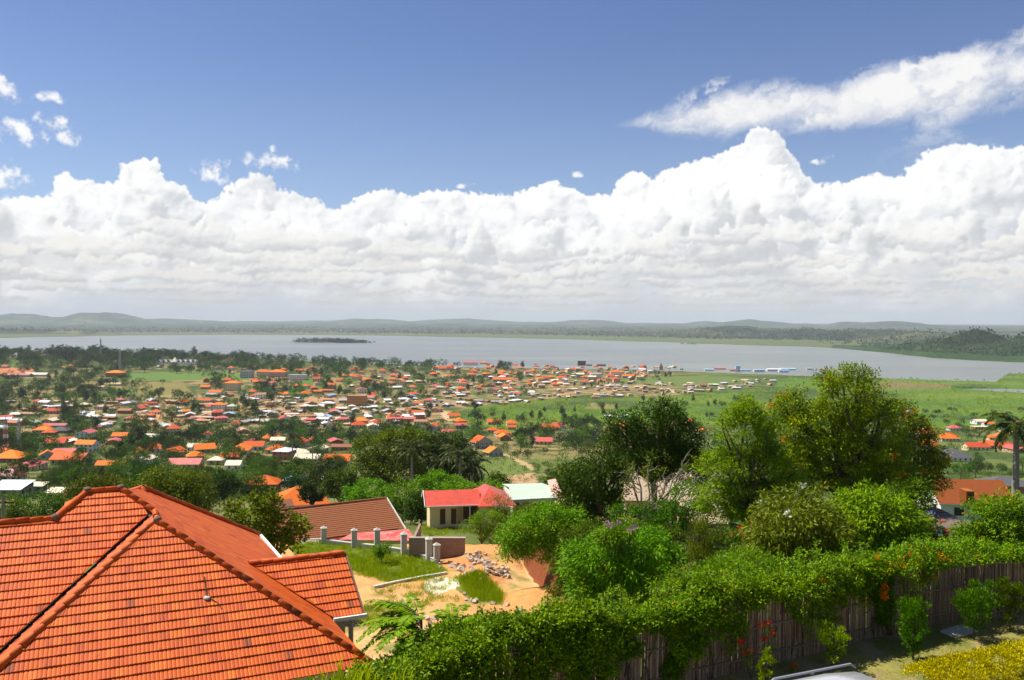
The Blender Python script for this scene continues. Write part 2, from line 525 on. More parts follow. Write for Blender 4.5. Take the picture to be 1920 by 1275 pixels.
HILLS = [  # px, distance, top pixel row, half-width px, half-depth m
    (40,9800,590,70,900),(110,9900,596,60,900),(190,9300,588,75,900),(300,10500,599,120,900),(480,11500,603,130,900),(590,11800,601.5,80,900),(690,11500,598.5,90,900),(860,11800,600.5,120,900),(1000,12000,604,120,900),(1100,11000,601.5,70,900),(1240,11500,606,100,900),(1325,9800,603,45,800),(1415,9500,601,65,800),(1500,9800,608,80,800),(1600,8800,605,55,700),(1660,8600,604,75,700),(1745,8800,609,60,700),(1790,8200,611,60,700),(1920,8500,612,70,700),(2050,9000,606,120,700),(-120,9500,596,140,900),
    (60,8200,606,120,500),(250,8300,607,140,500),(420,8700,607,120,500),(650,9000,606,110,500),(840,8200,608,120,500),(1040,8400,609,140,500),(1190,8200,611,120,500),(1380,7400,612,110,500),(1520,7000,616,90,450),(1640,6500,618,110,400),(1740,5600,622,110,350),
    (20,7500,614,110,260),(150,7300,617,80,220),
    (1830,3720,618,85,330),(1780,3600,630,60,300),(1720,3700,640,60,250),(1925,3900,622,60,350),(1900,3500,634,90,260),(1650,3950,650,50,130),(2050,3900,610,120,400),
]


def px_of(x, y):
    return 960 + FPX * x / np.maximum(y, 1e-3)


def ground_z(x, y):
    x, y = np.asarray(x, float), np.asarray(y, float)
    d = np.hypot(x, y)
    px = np.where(y > 1, np.clip(px_of(x, np.maximum(y, 1)), -3000, 5000), np.where(x > 0, 5000, -3000))
    yy = np.where(y > 0, np.maximum(y, d * 0.72), -d * 0.3)
    z = np.interp(yy, PROF[:, 0], PROF[:, 1])
    # wooded rise on the left of the town, a low hill behind the middle
    z = z + 24 * np.exp(-((px - 120) / 420) ** 2) * np.exp(-((d - 2450) / 420) ** 2) + 12 * np.exp(-((px - 620) / 130) ** 2) * np.exp(-((d - 1750) / 230) ** 2) + 6 * np.exp(-((px - 300) / 350) ** 2) * np.exp(-((d - 1650) / 300) ** 2)
    z = z + np.interp(d, [60, 200, 500, 900, 1500], [0, 1.0, 2.5, 2.0, 0.8]) * (NZ[0].fbm(x / 70, y / 70, 3) - 0.5) * 2
    # shore
    ns = np.interp(px, NEAR_SHORE[:, 0], NEAR_SHORE[:, 1])
    fs = np.interp(px, FAR_SHORE[:, 0], FAR_SHORE[:, 1])
    wob = (NZ[1].fbm(x / 90, y / 90, 3) - 0.5) * 60
    z = z * np.clip((ns + wob - d) / 160, -1, 1)
    far = np.clip((d - fs - (NZ[2].fbm(x / 300, y / 300, 3) - 0.5) * 500 * np.clip(fs / 7000, 0.15, 1)) / 40, -1, 1)
    zf = 1.6 * far + np.interp(d - fs, [0, 1800, 6000, 12000], [0, 1.5, 18, 45])
    hz = np.zeros_like(z)
    far_d = d > 2600
    if np.any(far_d):
        a = np.arctan2(x, np.maximum(y, 1))
        for (hp, hd, top, wp, wd) in HILLS:
            if hd > 7900:
                hd, wd, wp = hd * 1.75, wd * 1.6, wp * 1.3
            t = CAM_Z + (hor(hp) - top) / FPX * hd
            a0 = math.atan((hp - 960) / FPX)
            w = wp / FPX * math.cos(a0) ** 2
            hz = np.maximum(hz, t * np.exp(-(np.abs((a - a0) / w)) ** 2.2 - ((d - hd) / wd) ** 2))
        hz = hz * (0.94 + 0.36 * NZ[5].fbm(a * 42, a * 0 + 3.3, 4))
        hz = hz * (1 + 0.5 * (NZ[3].fbm(x / 700, y / 700, 4) - 0.5)) + np.where(hz > 3, 22 * (NZ[4].fbm(x / 420, y / 420, 4) - 0.45), 0)
    z = np.where(d > (ns + fs) * 0.5, np.maximum(zf, np.where(far > -0.9, hz, -1)), z)
    # wooded island and a reed islet
    for (ip, idd, iw, idp, ih) in [(615, 4480, 205, 34, 5), (662, 4400, 120, 20, 3), (1290, 4380, 55, 12, 1.2)]:
        x0, y0 = (ip - 960) / FPX * idd, idd
        e = ((x - x0) / iw) ** 2 + ((y - y0) / idp) ** 2
        z = np.maximum(z, np.where(e < 1.6, ih * (1 - e) + (NZ[2].at(x / 20, y / 20) - 0.5) * 3, -9))
    # lagoon in the marsh at the right
    lag = ((px - 1945) / 150) ** 2 + ((d - 1715) / (62 + 10 * np.sin(px / 37))) ** 2
    z = np.where((lag < 1.0) & (d > 1500) & (d < 2300), -1.0, z)
    z = np.where((np.abs(z) < 0.35) & (d < 2600), np.where(d < ns + wob, 0.5, -0.5), z)
    # the hotel's terrace: lawn up to the cane fence, then a bank
    yf = np.interp(x, FX, FY, left=FY[0] - 0.5 * 0, right=FY[-1])
    s = yf + 0.9 - y
    lawn = np.clip((s + 4.2) / 4.2, 0, 1) * np.clip((x + 6.5) / 3.0, 0, 1) * np.clip((y + 60) / 10, 0, 1)
    lawn = lawn * lawn * (3 - 2 * lawn)
    near = (d < 90)
    z = np.where(near, z + (110.5 - z) * np.where(y < yf + 6, lawn, 0), z)
    # building plot beyond the fence: cut bank, spoil, mound
    cut = np.clip((px - np.interp(d, [40, 52, 66, 80], [1130, 1050, 985, 930])) / 26, 0, 1) * np.clip((d - 38) / 6, 0, 1) * np.clip((84 - d) / 6, 0, 1)
    z = np.where(near, z + 2.4 * cut * (0.8 + 0.5 * NZ[5].at(x / 1.3, y / 1.3)), z)
    for (mp, md, mw, mdp, mh) in [(905, 62, 2.3, 3.0, 1.2), (828, 65, 1.6, 1.5, 0.35), (895, 71, 1.8, 2.5, 0.9), (960, 68, 1.6, 4.5, 1.0), (1010, 56, 2.2, 3.0, 0.8)]:
        x0 = (mp - 960) / FPX * md
        e = ((x - x0) / mw) ** 2 + ((y - md) / mdp) ** 2
        z = z + np.where(near, mh * np.exp(-e * 1.4), 0)
    z = z + np.where((d < 110) & (d > 34), 0.22 * (NZ[5].fbm(x / 1.6, y / 1.6, 3) - 0.5), 0)
    return z


def ground_at(px, py, lo=12.0, hi=9000.0):
    """first point of the ground along a pixel's ray"""
    r = ray(px, py)
    Y = np.exp(np.linspace(math.log(lo), math.log(hi), 900))
    X, Z = r[0] * Y, CAM_Z + r[2] * Y
    under = np.nonzero(Z < ground_z(X, Y))[0]
    if len(under) == 0:
        return None
    k = under[0]
    a, b = Y[max(k - 1, 0)], Y[k]
    for _ in range(12):
        m = 0.5 * (a + b)
        if CAM_Z + r[2] * m < float(ground_z(r[0] * m, m)):
            b = m
        else:
            a = m
    return Vector((r[0] * b, b, float(ground_z(r[0] * b, b))))


def gz(x, y):
    return float(ground_z(np.array([x]), np.array([y]))[0])


def inside(poly, x, y):
    c = np.zeros(np.shape(x), bool)
    n = len(poly)
    for i in range(n):
        (x0, y0), (x1, y1) = poly[i], poly[(i + 1) % n]
        if y0 != y1:
            c ^= ((y0 > y) != (y1 > y)) & (x < (x1 - x0) * (y - y0) / (y1 - y0) + x0)
    return c


def mesh_from(name, V, F, mats=(), smooth=False, mat_idx=None, attrs=None):
    """mesh from arrays; F is an (n,k) array or a list of tuples"""
    me = bpy.data.meshes.new(name)
    if isinstance(F, np.ndarray):
        V = np.asarray(V, np.float32)
        n, k = F.shape
        me.vertices.add(len(V))
        me.vertices.foreach_set('co', V.ravel())
        me.loops.add(n * k)
        me.loops.foreach_set('vertex_index', F.astype(np.int32).ravel())
        me.polygons.add(n)
        me.polygons.foreach_set('loop_start', np.arange(0, n * k, k, dtype=np.int32))
        me.polygons.foreach_set('loop_total', np.full(n, k, np.int32))
    else:
        me.from_pydata([tuple(v) for v in V], [], F)
        n = len(F)
    if mat_idx is not None:
        me.polygons.foreach_set('material_index', np.asarray(mat_idx, np.int32))
    me.polygons.foreach_set('use_smooth', np.full(n, bool(smooth)))
    for key, (dom, typ, arr) in (attrs or {}).items():
        a = me.attributes.new(key, typ, dom)
        a.data.foreach_set('color' if typ == 'FLOAT_COLOR' else 'value', np.asarray(arr, np.float32).ravel())
    me.update(calc_edges=True)
    me.validate()
    for m in mats:
        me.materials.append(m)
    return me


def link(name, me, parent=None, loc=None, rz=0.0):
    o = bpy.data.objects.new(name, me)
    COL.objects.link(o)
    if parent is not None:
        o.parent = parent
    if loc is not None:
        o.location = loc
    if rz:
        o.rotation_euler = (0, 0, rz)
    return o


def tag(o, label=None, cat=None, group=None, kind=None):
    for k, v in (('label', label), ('category', cat), ('group', group), ('kind', kind)):
        if v:
            o[k] = v
    return o


def empty(name, loc, rz=0.0, label=None, cat=None, group=None):
    o = link(name, None, None, loc, rz)
    o.empty_display_size = 0.3
    return tag(o, label, cat, group)


_mats = {}


def material(name, build):
    if name not in _mats:
        m = bpy.data.materials.new(name)
        m.use_nodes = True
        m.node_tree.nodes.clear()
        q = NT(m.node_tree)
        out = q.n('ShaderNodeOutputMaterial')
        build(q, out)
        _mats[name] = m
    return _mats[name]


def principled(q, out, color, rough=0.8, spec=0.3, normal=None, metallic=0.0, **kw):
    b = q.n('ShaderNodeBsdfPrincipled')
    q.put(b.inputs['Base Color'], color)
    q.put(b.inputs['Roughness'], rough)
    q.put(b.inputs['Specular IOR Level'], spec)
    q.put(b.inputs['Metallic'], metallic)
    for k, v in kw.items():
        q.put(b.inputs[k], v)
    if normal is not None:
        q.put(b.inputs['Normal'], normal)
    q.t.links.new(b.outputs[0], out.inputs['Surface'])
    return b


def bump(q, h, strength=0.4, dist=0.05):
    nd = q.n('ShaderNodeBump')
    nd.inputs['Strength'].default_value = strength
    nd.inputs['Distance'].default_value = dist
    q.put(nd.inputs['Height'], h)
    return nd.outputs[0]


# ------------------------------------------------------------------ ground, lake, haze
def build_ground():
    A = np.concatenate([np.linspace(-math.pi, -0.72, 40, endpoint=False), np.linspace(-0.72, 0.72, 1000), np.linspace(0.72, math.pi, 41)[1:]])
    R = np.concatenate([np.linspace(2.0, 16, 16, endpoint=False), np.exp(np.linspace(math.log(16), math.log(150), 330, endpoint=False)), np.exp(np.linspace(math.log(150), math.log(3200), 420, endpoint=False)), np.exp(np.linspace(math.log(3200), math.log(24000), 210)), [29000.0]])
    a, r = np.meshgrid(A, R)
    x, y = np.sin(a) * r, np.cos(a) * r
    z = ground_z(x, y)
    px, py, dep = project(x, y, z)
    px = np.where(dep > 1, px, -9999)
    d = r
    f1, f2, f3 = NZ[0].fbm(x / 26, y / 26, 4), NZ[1].fbm(x / 7, y / 7, 4), NZ[2].fbm(x / 140, y / 140, 4)
    f4 = NZ[3].fbm(x / 420, y / 90, 4)
    c = lambda r_, g_, b_: np.array([r_, g_, b_], np.float32)
    mixc = lambda col, k, t: col * (1 - np.clip(t, 0, 1)[..., None]) + k * np.clip(t, 0, 1)[..., None]
    col = np.zeros(x.shape + (3,), np.float32) + c(0.055, 0.085, 0.018)
    col = mixc(col, c(0.12, 0.15, 0.035), (f1 - 0.45) * 5)
    # town earth: red-tan murram between the houses
    earth = (f1 * 0.5 + f2 * 0.35 + f3 * 0.3 - 0.50) * 7
    town = np.interp(d, [420, 800, 1000, 1900, 2300], [0.15, 0.42, 0.58, 0.45, 0.1]) * np.interp(px, [0, 300, 420, 1250, 1330], [0.55, 0.8, 1.0, 0.9, 0])
    col = mixc(col, c(0.40, 0.235, 0.12), earth * town)
    def zone(poly, k, t=1.0, feather=None):
        nonlocal col
        jx, jy = px + (f2 - 0.5) * 16, py + (f1 - 0.5) * 5
        m = inside(poly, jx, jy) & (d > 14)
        col = np.where(m[..., None], mixc(col, k, np.broadcast_to(t, x.shape)), col)
    marsh = [(835,790),(850,772),(930,756),(1000,752),(1120,738),(1200,744),(1320,740),(1455,727),(1462,706),(1560,701),(1600,696),(1885,698),(1930,690),(2600,690),(2600,830),(1700,800),(1300,796),(1100,800),(960,810)]
    zone(marsh, c(0.080, 0.155, 0.016), 1.0)
    zone(marsh, c(0.120, 0.170, 0.024), (f4 - 0.42) * 5)
    zone(marsh, c(0.045, 0.075, 0.018), (f3 - 0.52) * 5)
    zone([(1700,708),(1790,724),(1770,738),(1640,732),(1640,715)], c(0.19, 0.14, 0.06), (f3 - 0.40) * 4)
    zone([(1110,755),(1160,760),(1150,769),(1100,765)], c(0.26, 0.2, 0.09), 0.7)
    zone([(1140,712),(1200,706),(1330,704),(1420,712),(1320,722),(1180,722)], c(0.11, 0.16, 0.035), 0.9)
    zone([(1480,693),(1565,692),(1570,699),(1490,700)], c(0.40, 0.26, 0.13), 0.9)
    zone([(230,699),(440,696),(475,714),(240,713)], c(0.10, 0.17, 0.03), 1.0)
    zone([(100,738),(250,726),(262,745),(120,750)], c(0.11, 0.15, 0.03), 0.9)
    zone([(252,716),(345,716),(362,744),(262,742)], c(0.20, 0.17, 0.05), 0.9)
    zone([(0,690),(62,688),(60,700),(0,701)], c(0.46, 0.17, 0.07), 1.0)
    zone([(0,680),(40,682),(30,688),(0,689)], c(0.10, 0.16, 0.03), 1.0)
    zone([(515,744),(580,706),(640,700),(678,713),(640,724),(598,730),(580,746)], c(0.085, 0.155, 0.02), 1.0)
    zone([(612,710),(640,708),(645,722),(620,724)], c(0.34, 0.18, 0.07), 0.8)
    zone([(705,730),(780,728),(800,738),(710,740)], c(0.15, 0.16, 0.05), 0.9)
    zone([(808,764),(822,764),(862,787),(843,789)], c(0.50, 0.34, 0.20), 1.0)
    zone([(240,782),(320,772),(352,792),(300,808),(235,800)], c(0.47, 0.27, 0.13), 0.9)
    zone([(20,748),(420,740),(420,744),(20,753)], c(0.30, 0.24, 0.10), 0.8)
    zone([(900,868),(940,858),(1002,880),(990,895),(905,890)], c(0.13, 0.17, 0.035), 0.9)
    zone([(938,850),(948,850),(1008,878),(998,882)], c(0.42, 0.30, 0.15), 0.9)
    zone([(945,892),(1000,886),(1010,905),(950,905)], c(0.44, 0.27, 0.14), 0.9)
    zone([(1000,855),(1060,868),(1080,890),(1010,885)], c(0.13, 0.16, 0.035), 0.8)
    # far shores: reed flats, then woods and fields on the hills
    ns = np.interp(px, NEAR_SHORE[:, 0], NEAR_SHORE[:, 1])
    fs = np.interp(px, FAR_SHORE[:, 0], FAR_SHORE[:, 1])
    farm = d > (ns + fs) * 0.5
    s = d - fs
    fc = np.zeros_like(col) + c(0.035, 0.052, 0.020)
    g1, g2 = NZ[4].fbm(x / 300, y / 300, 4), NZ[5].fbm(x / 90, y / 90, 3)
    fc = mixc(fc, c(0.11, 0.12, 0.045), (g1 - 0.52) * 6)
    fc = mixc(fc, c(0.26, 0.22, 0.13), (g2 * 0.6 + g1 * 0.5 - 0.66) * 8)
    fc = mixc(fc, c(0.016, 0.026, 0.011), (g2 - 0.5) * 5)
    reed = np.zeros_like(col) + c(0.105, 0.125, 0.045)
    reed = mixc(reed, c(0.09, 0.11, 0.04), (f4 - 0.45) * 6)
    fc = np.where(((s < 1500 + 600 * (g1 - 0.5)) & (z < 6) & (px < 1640))[..., None], reed, fc)
    hill = (px > 1560) & (d < 4600)
    fc = np.where(hill[..., None], mixc(mixc(np.zeros_like(col) + c(0.022, 0.050, 0.010), c(0.042, 0.072, 0.015), (g2 - 0.5) * 5), c(0.28, 0.20, 0.10), (g1 + 0.4 * g2 - 1.03) * 8), fc)
    col = np.where(farm[..., None], fc, col)
    isl = (d > 4200) & (d < 4600) & (px > 480) & (px < 760)
    col = np.where(isl[..., None], c(0.03, 0.045, 0.015), col)
    # the plot, the lawn
    plot = (d > 30) & (d < 95) & (px > 480) & (px < 1140)
    ochre = mixc(mixc(np.zeros_like(col) + c(0.52, 0.26, 0.085), c(0.60, 0.36, 0.15), (f2 - 0.4) * 3), c(0.24, 0.22, 0.07), (NZ[4].fbm(x / 2.2, y / 2.2, 4) - 0.60) * 7)
    col = np.where(plot[..., None], ochre, col)
    zone([(540,1000),(700,1008),(800,1035),(838,1072),(795,1088),(735,1094),(660,1070),(560,1060)], c(0.115, 0.165, 0.03), 0.95)
    zone([(855,1084),(905,1070),(938,1112),(942,1136),(880,1126),(850,1100)], c(0.12, 0.15, 0.03), 0.9)
    zone([(640,1155),(720,1130),(745,1150),(690,1180),(640,1190)], c(0.16, 0.17, 0.05), 0.6)
    zone([(794,1092),(820,1084),(862,1086),(864,1100),(820,1116),(796,1108)], c(0.62, 0.55, 0.43), 0.95)
    zone([(822,1045),(850,1040),(905,1060),(960,1085),(930,1098),(870,1072),(836,1060)], c(0.55, 0.23, 0.08), 0.8)
    zone([(690,1240),(740,1230),(730,1275),(690,1275)], c(0.55, 0.45, 0.32), 0.8)
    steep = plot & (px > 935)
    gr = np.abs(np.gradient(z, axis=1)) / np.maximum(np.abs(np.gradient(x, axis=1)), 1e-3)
    col = np.where((steep & (gr > 0.9))[..., None], c(0.19, 0.058, 0.022), col)  # steep cut face: soil colour darkened to carry its shade
    yf = np.interp(x, FX, FY)
    lawn = (y < yf + 1.0) & (x > -6) & (d < 45)
    lc = mixc(np.zeros_like(col) + c(0.245, 0.225, 0.062), c(0.15, 0.17, 0.035), (NZ[0].fbm(x / 1.1, y / 1.1, 4) - 0.5) * 6)
    lc = mixc(lc, c(0.32, 0.24, 0.12), (NZ[1].fbm(x / 0.8, y / 0.8, 4) - 0.58) * 6)
    col = np.where(lawn[..., None], lc, col)
    n0, n1 = x.shape
    idx = np.arange(n0 * n1).reshape(n0, n1)
    F = np.stack([idx[:-1, :-1], idx[1:, :-1], idx[1:, 1:], idx[:-1, 1:]], -1).reshape(-1, 4)
    F = F[:, ::-1]
    def build(q, out):
        cn = q.n('ShaderNodeAttribute', attribute_name='soil').outputs['Color']
        p = q.n('ShaderNodeTexCoord').outputs['Object']
        g = q.noise(p, 3.0, 8, 0.7)
        g2_ = q.noise(p, 0.09, 6, 0.65)
        v = q.mad(g, 0.9, 0.55)
        v = q.mul(v, q.mad(g2_, 0.6, 0.7))
        sc = q.n('ShaderNodeVectorMath', operation='SCALE')
        q.put(sc.inputs[0], cn)
        q.put(sc.inputs['Scale'], v)
        principled(q, out, sc.outputs[0], 0.95, 0.1, bump(q, g, 0.7, 0.12))
    m = material('ground_soil', build)
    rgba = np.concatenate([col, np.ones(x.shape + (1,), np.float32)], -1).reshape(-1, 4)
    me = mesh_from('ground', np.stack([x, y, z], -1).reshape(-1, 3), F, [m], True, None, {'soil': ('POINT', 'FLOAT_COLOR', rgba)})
    tag(link('ground', me), kind='structure')


def build_lake():
    def build(q, out):
        p = q.n('ShaderNodeTexCoord').outputs['Object']
        mp = q.n('ShaderNodeMapping')
        q.put(mp.inputs[0], p)
        mp.inputs['Scale'].default_value = (0.25, 1.0, 1.0)
        h = q.noise(mp.outputs[0], 0.35, 4, 0.6)
        wind = q.noise(mp.outputs[0], 0.0035, 4, 0.6)
        principled(q, out, q.mix(q.ramp(wind, 0.35, 0.7), (0.135, 0.148, 0.130), (0.225, 0.238, 0.205)), q.ramp(wind, 0.35, 0.65, 0.30, 0.42), 0.5, bump(q, h, 0.35, 0.6))
    m = material('lake_water', build)
    ang = np.linspace(-0.9, 0.9, 61)
    V, F = [], []
    rr = [1400, 2200, 3200, 4600, 7000, 12000, 28000]
    for r in rr:
        for a in ang:
            V.append((math.sin(a) * r, math.cos(a) * r, 0.0))
    k = len(ang)
    for i in range(len(rr) - 1):
        for j in range(k - 1):
            F.append((i * k + j, i * k + j + 1, (i + 1) * k + j + 1, (i + 1) * k + j))
    tag(link('lake_water', mesh_from('lake_water', V, F, [m])), kind='structure')


def build_haze():
    m = bpy.data.materials.new('haze_air')
    m.use_nodes = True
    m.node_tree.nodes.clear()
    q = NT(m.node_tree)
    out = q.n('ShaderNodeOutputMaterial')
    v = q.n('ShaderNodeVolumePrincipled')
    v.inputs['Color'].default_value = (0.70, 0.79, 0.90, 1)
    v.inputs['Density'].default_value = HAZE
    v.inputs['Density Attribute'].default_value = ''
    v.inputs['Anisotropy'].default_value = 0.0
    m.node_tree.links.new(v.outputs[0], out.inputs['Volume'])
    m.cycles.homogeneous_volume = True
    z0, z1, w = -12.0, 420.0, 30000.0
    V = [(sx * w, sy * w, z) for z in (z0, z1) for sy in (-1, 1) for sx in (-1, 1)]
    F = [(0, 2, 3, 1), (4, 5, 7, 6), (0, 1, 5, 4), (2, 6, 7, 3), (0, 4, 6, 2), (1, 3, 7, 5)]
    tag(link('haze', mesh_from('haze', V, F, [m])), kind='stuff')


HAZE = 4.4e-5
build_ground()
build_lake()
build_haze()
# ------------------------------------------------------------------ leaves, limbs, crowns
def leaf_mat(name, dark, light, trans=0.28, rough=0.5, vary=0.25, accent=None, accent_share=0.0):
    def build(q, out):
        t = q.n('ShaderNodeAttribute', attribute_name='tint').outputs['Fac']
        oi = q.n('ShaderNodeObjectInfo').outputs['Random']
        c = q.mix(t, dark, light)
        if accent is not None:
            c = q.mix(q.m('GREATER_THAN', t, 1.0 - accent_share), c, accent)
        hs = q.n('ShaderNodeHueSaturation')
        q.put(hs.inputs['Hue'], q.mad(oi, 0.05 * vary / 0.25, 0.5 - 0.025 * vary / 0.25))
        q.put(hs.inputs['Value'], q.mad(oi, 2.2 * vary, 1.0 - 1.1 * vary))
        hs.inputs['Saturation'].default_value = 1.14
        q.put(hs.inputs['Color'], c)
        b = q.n('ShaderNodeBsdfPrincipled')
        q.put(b.inputs['Base Color'], hs.outputs[0])
        b.inputs['Roughness'].default_value = rough
        b.inputs['Specular IOR Level'].default_value = 0.10
        tr = q.n('ShaderNodeBsdfTranslucent')
        q.put(tr.inputs[0], q.mix(0.55, hs.outputs[0], (0.5, 0.62, 0.05), 'MULTIPLY') if False else hs.outputs[0])
        mx = q.n('ShaderNodeMixShader')
        mx.inputs[0].default_value = trans
        q.t.links.new(b.outputs[0], mx.inputs[1])
        q.t.links.new(tr.outputs[0], mx.inputs[2])
        q.t.links.new(mx.outputs[0], out.inputs['Surface'])
    return material(name, build)


def bark_mat(name, a, b):
    def build(q, out):
        p = q.n('ShaderNodeTexCoord').outputs['Object']
        n = q.noise(p, 5.0, 5, 0.7)
        principled(q, out, q.mix(n, a, b), 0.9, 0.1, bump(q, n, 0.5, 0.05))
    return material(name, build)


LM = {
    'far': leaf_mat('leaves_far_mixed', (0.010, 0.030, 0.002), (0.066, 0.122, 0.007), 0.22, 0.7, 0.34),
    'fardark': leaf_mat('leaves_far_dark', (0.007, 0.017, 0.003), (0.028, 0.052, 0.007), 0.12, 0.7, 0.3),
    'mid': leaf_mat('leaves_mid_green', (0.022, 0.062, 0.003), (0.135, 0.240, 0.010), 0.25, 0.5, 0.22),
    'bright': leaf_mat('leaves_bright', (0.040, 0.120, 0.003), (0.245, 0.450, 0.012), 0.27, 0.45, 0.12),
    'lime': leaf_mat('leaves_lime', (0.052, 0.120, 0.002), (0.340, 0.480, 0.010), 0.28, 0.45, 0.10),
    'dark': leaf_mat('leaves_dark', (0.014, 0.035, 0.003), (0.075, 0.130, 0.009), 0.28, 0.45, 0.14),
    'olive': leaf_mat('leaves_olive', (0.042, 0.070, 0.003), (0.225, 0.265, 0.010), 0.25, 0.5, 0.15),
    'mango': leaf_mat('leaves_mango', (0.050, 0.085, 0.006), (0.250, 0.275, 0.045), 0.22, 0.38, 0.12),
    'gold': leaf_mat('leaves_gold', (0.28, 0.28, 0.004), (0.78, 0.68, 0.010), 0.30, 0.5, 0.06),
    'vine': leaf_mat('leaves_vine', (0.028, 0.085, 0.002), (0.275, 0.450, 0.014), 0.26, 0.42, 0.10, (0.48, 0.22, 0.02), 0.02),
    'frond': leaf_mat('leaves_frond', (0.014, 0.028, 0.006), (0.085, 0.105, 0.020), 0.15, 0.4, 0.2),
    'grass': leaf_mat('grass_blades', (0.14, 0.215, 0.010), (0.40, 0.46, 0.045), 0.55, 0.6, 0.1),
    'drygrass': leaf_mat('grass_lawn', (0.13, 0.15, 0.025), (0.36, 0.31, 0.085), 0.25, 0.7, 0.1),
    'yellow': leaf_mat('blossom_yellow', (0.55, 0.33, 0.01), (0.80, 0.56, 0.02), 0.3, 0.6, 0.06),
    'orange': leaf_mat('blossom_orange', (0.75, 0.12, 0.012), (0.85, 0.27, 0.03), 0.3, 0.6, 0.06),
    'red': leaf_mat('blossom_red', (0.70, 0.012, 0.05), (0.92, 0.06, 0.10), 0.3, 0.6, 0.06),
    'violet': leaf_mat('blossom_violet', (0.30, 0.22, 0.60), (0.50, 0.42, 0.80), 0.3, 0.6, 0.06),
    'mauve': leaf_mat('blossom_mauve', (0.45, 0.17, 0.42), (0.62, 0.32, 0.58), 0.3, 0.6, 0.06),
    'white': leaf_mat('blossom_white', (0.75, 0.74, 0.66), (0.85, 0.85, 0.80), 0.3, 0.6, 0.05),
}
BARK = bark_mat('bark_brown', (0.045, 0.032, 0.022), (0.13, 0.10, 0.07))
BARK_GREY = bark_mat('bark_grey', (0.16, 0.14, 0.11), (0.36, 0.32, 0.26))


def unit(v):
    return v / np.maximum(np.linalg.norm(v, axis=-1, keepdims=True), 1e-9)


def leaf_quads(P, D, N, L, W, tint):
    """diamond leaves: base, side, tip, side"""
    S = unit(np.cross(D, N))
    L, W = np.broadcast_to(L, len(P))[:, None], np.broadcast_to(W, len(P))[:, None]
    n2 = unit(np.cross(S, D))
    v = np.stack([P, P + D * L * 0.45 + S * W * 0.5 - n2 * W * 0.12, P + D * L, P + D * L * 0.45 - S * W * 0.5 - n2 * W * 0.12], 1)
    F = np.arange(len(P) * 4, dtype=np.int32).reshape(-1, 4)
    return v.reshape(-1, 3), F, np.repeat(tint, 4)


class Geo:
    """collects (vertices, quads, tint, material slot)"""
    def __init__(self):
        self.V, self.F, self.T, self.M, self.n = [], [], [], [], 0

    def add(self, V, F, T=None, m=0):
        V = np.asarray(V, np.float32).reshape(-1, 3)
        F = np.asarray(F, np.int32)
        self.V.append(V)
        self.F.append(F + self.n)
        self.T.append(np.zeros(len(V), np.float32) if T is None else np.broadcast_to(np.asarray(T, np.float32), len(V)))
        self.M.append(np.full(len(F), m, np.int32))
        self.n += len(V)
        return self

    def mesh(self, name, mats, smooth=False):
        if not self.V:
            return mesh_from(name, np.zeros((0, 3)), [], mats)
        V, F, T, M = (np.concatenate(a) for a in (self.V, self.F, self.T, self.M))
        return mesh_from(name, V, F, mats, smooth, M, {'tint': ('POINT', 'FLOAT', T)})


def tube(pts, radii, k=7):
    """tapered tube through points (open ends)"""
    pts = np.asarray(pts, float)
    radii = np.asarray(radii, float)
    d = np.gradient(pts, axis=0)
    d = unit(d)
    ref = np.array([0.0, 0.0, 1.0]) if abs(d[:, 2]).mean() < 0.9 else np.array([1.0, 0.0, 0.0])
    a = unit(np.cross(d, ref))
    b = np.cross(d, a)
    t = np.linspace(0, 2 * math.pi, k, endpoint=False)
    V = pts[:, None, :] + radii[:, None, None] * (np.cos(t)[None, :, None] * a[:, None, :] + np.sin(t)[None, :, None] * b[:, None, :])
    n = len(pts)
    i, j = np.meshgrid(np.arange(n - 1), np.arange(k), indexing='ij')
    F = np.stack([i * k + j, i * k + (j + 1) % k, (i + 1) * k + (j + 1) % k, (i + 1) * k + j], -1).reshape(-1, 4)
    return V.reshape(-1, 3), F


def bent(p0, p1, sag, rng, n=6, jig=0.04):
    t = np.linspace(0, 1, n)[:, None]
    p0, p1 = np.asarray(p0, float), np.asarray(p1, float)
    L = np.linalg.norm(p1 - p0)
    p = p0 * (1 - t) + p1 * t + np.array([0, 0, 1.0]) * sag * L * 4 * t * (1 - t)
    p[1:-1] += rng.normal(0, jig * L, (n - 2, 3))
    return p


def clump_leaves(rng, C, R, per, L, W, droop=0.3, flat=0.5, center=None, tint_spread=0.5, squash=0.8):
    """leaves in balls: C (m,3) clump middles, R (m,) radii"""
    m = len(C)
    k = np.repeat(np.arange(m), per)
    n = len(k)
    o = unit(rng.standard_normal((n, 3)))
    rr = rng.random(n) ** 0.45
    P = C[k] + o * (rr * R[k])[:, None] * np.array([1, 1, squash])
    cc = C.mean(0) if center is None else np.asarray(center)
    outw = unit(P - cc)
    D = unit(o * 0.8 + outw * 0.5 + rng.standard_normal((n, 3)) * 0.5 + np.array([0, 0, -droop]))
    N = unit(np.array([0, 0, 1.0]) * flat + o * 0.75 + outw * 0.35 + rng.standard_normal((n, 3)) * 0.42)
    ct = rng.random(m)
    tint = np.clip(ct[k] * tint_spread + rng.random(n) * (1 - tint_spread) , 0, 1)
    sz = rng.uniform(0.7, 1.25, n)
    return leaf_quads(P, D, N, L * sz, W * sz, tint)


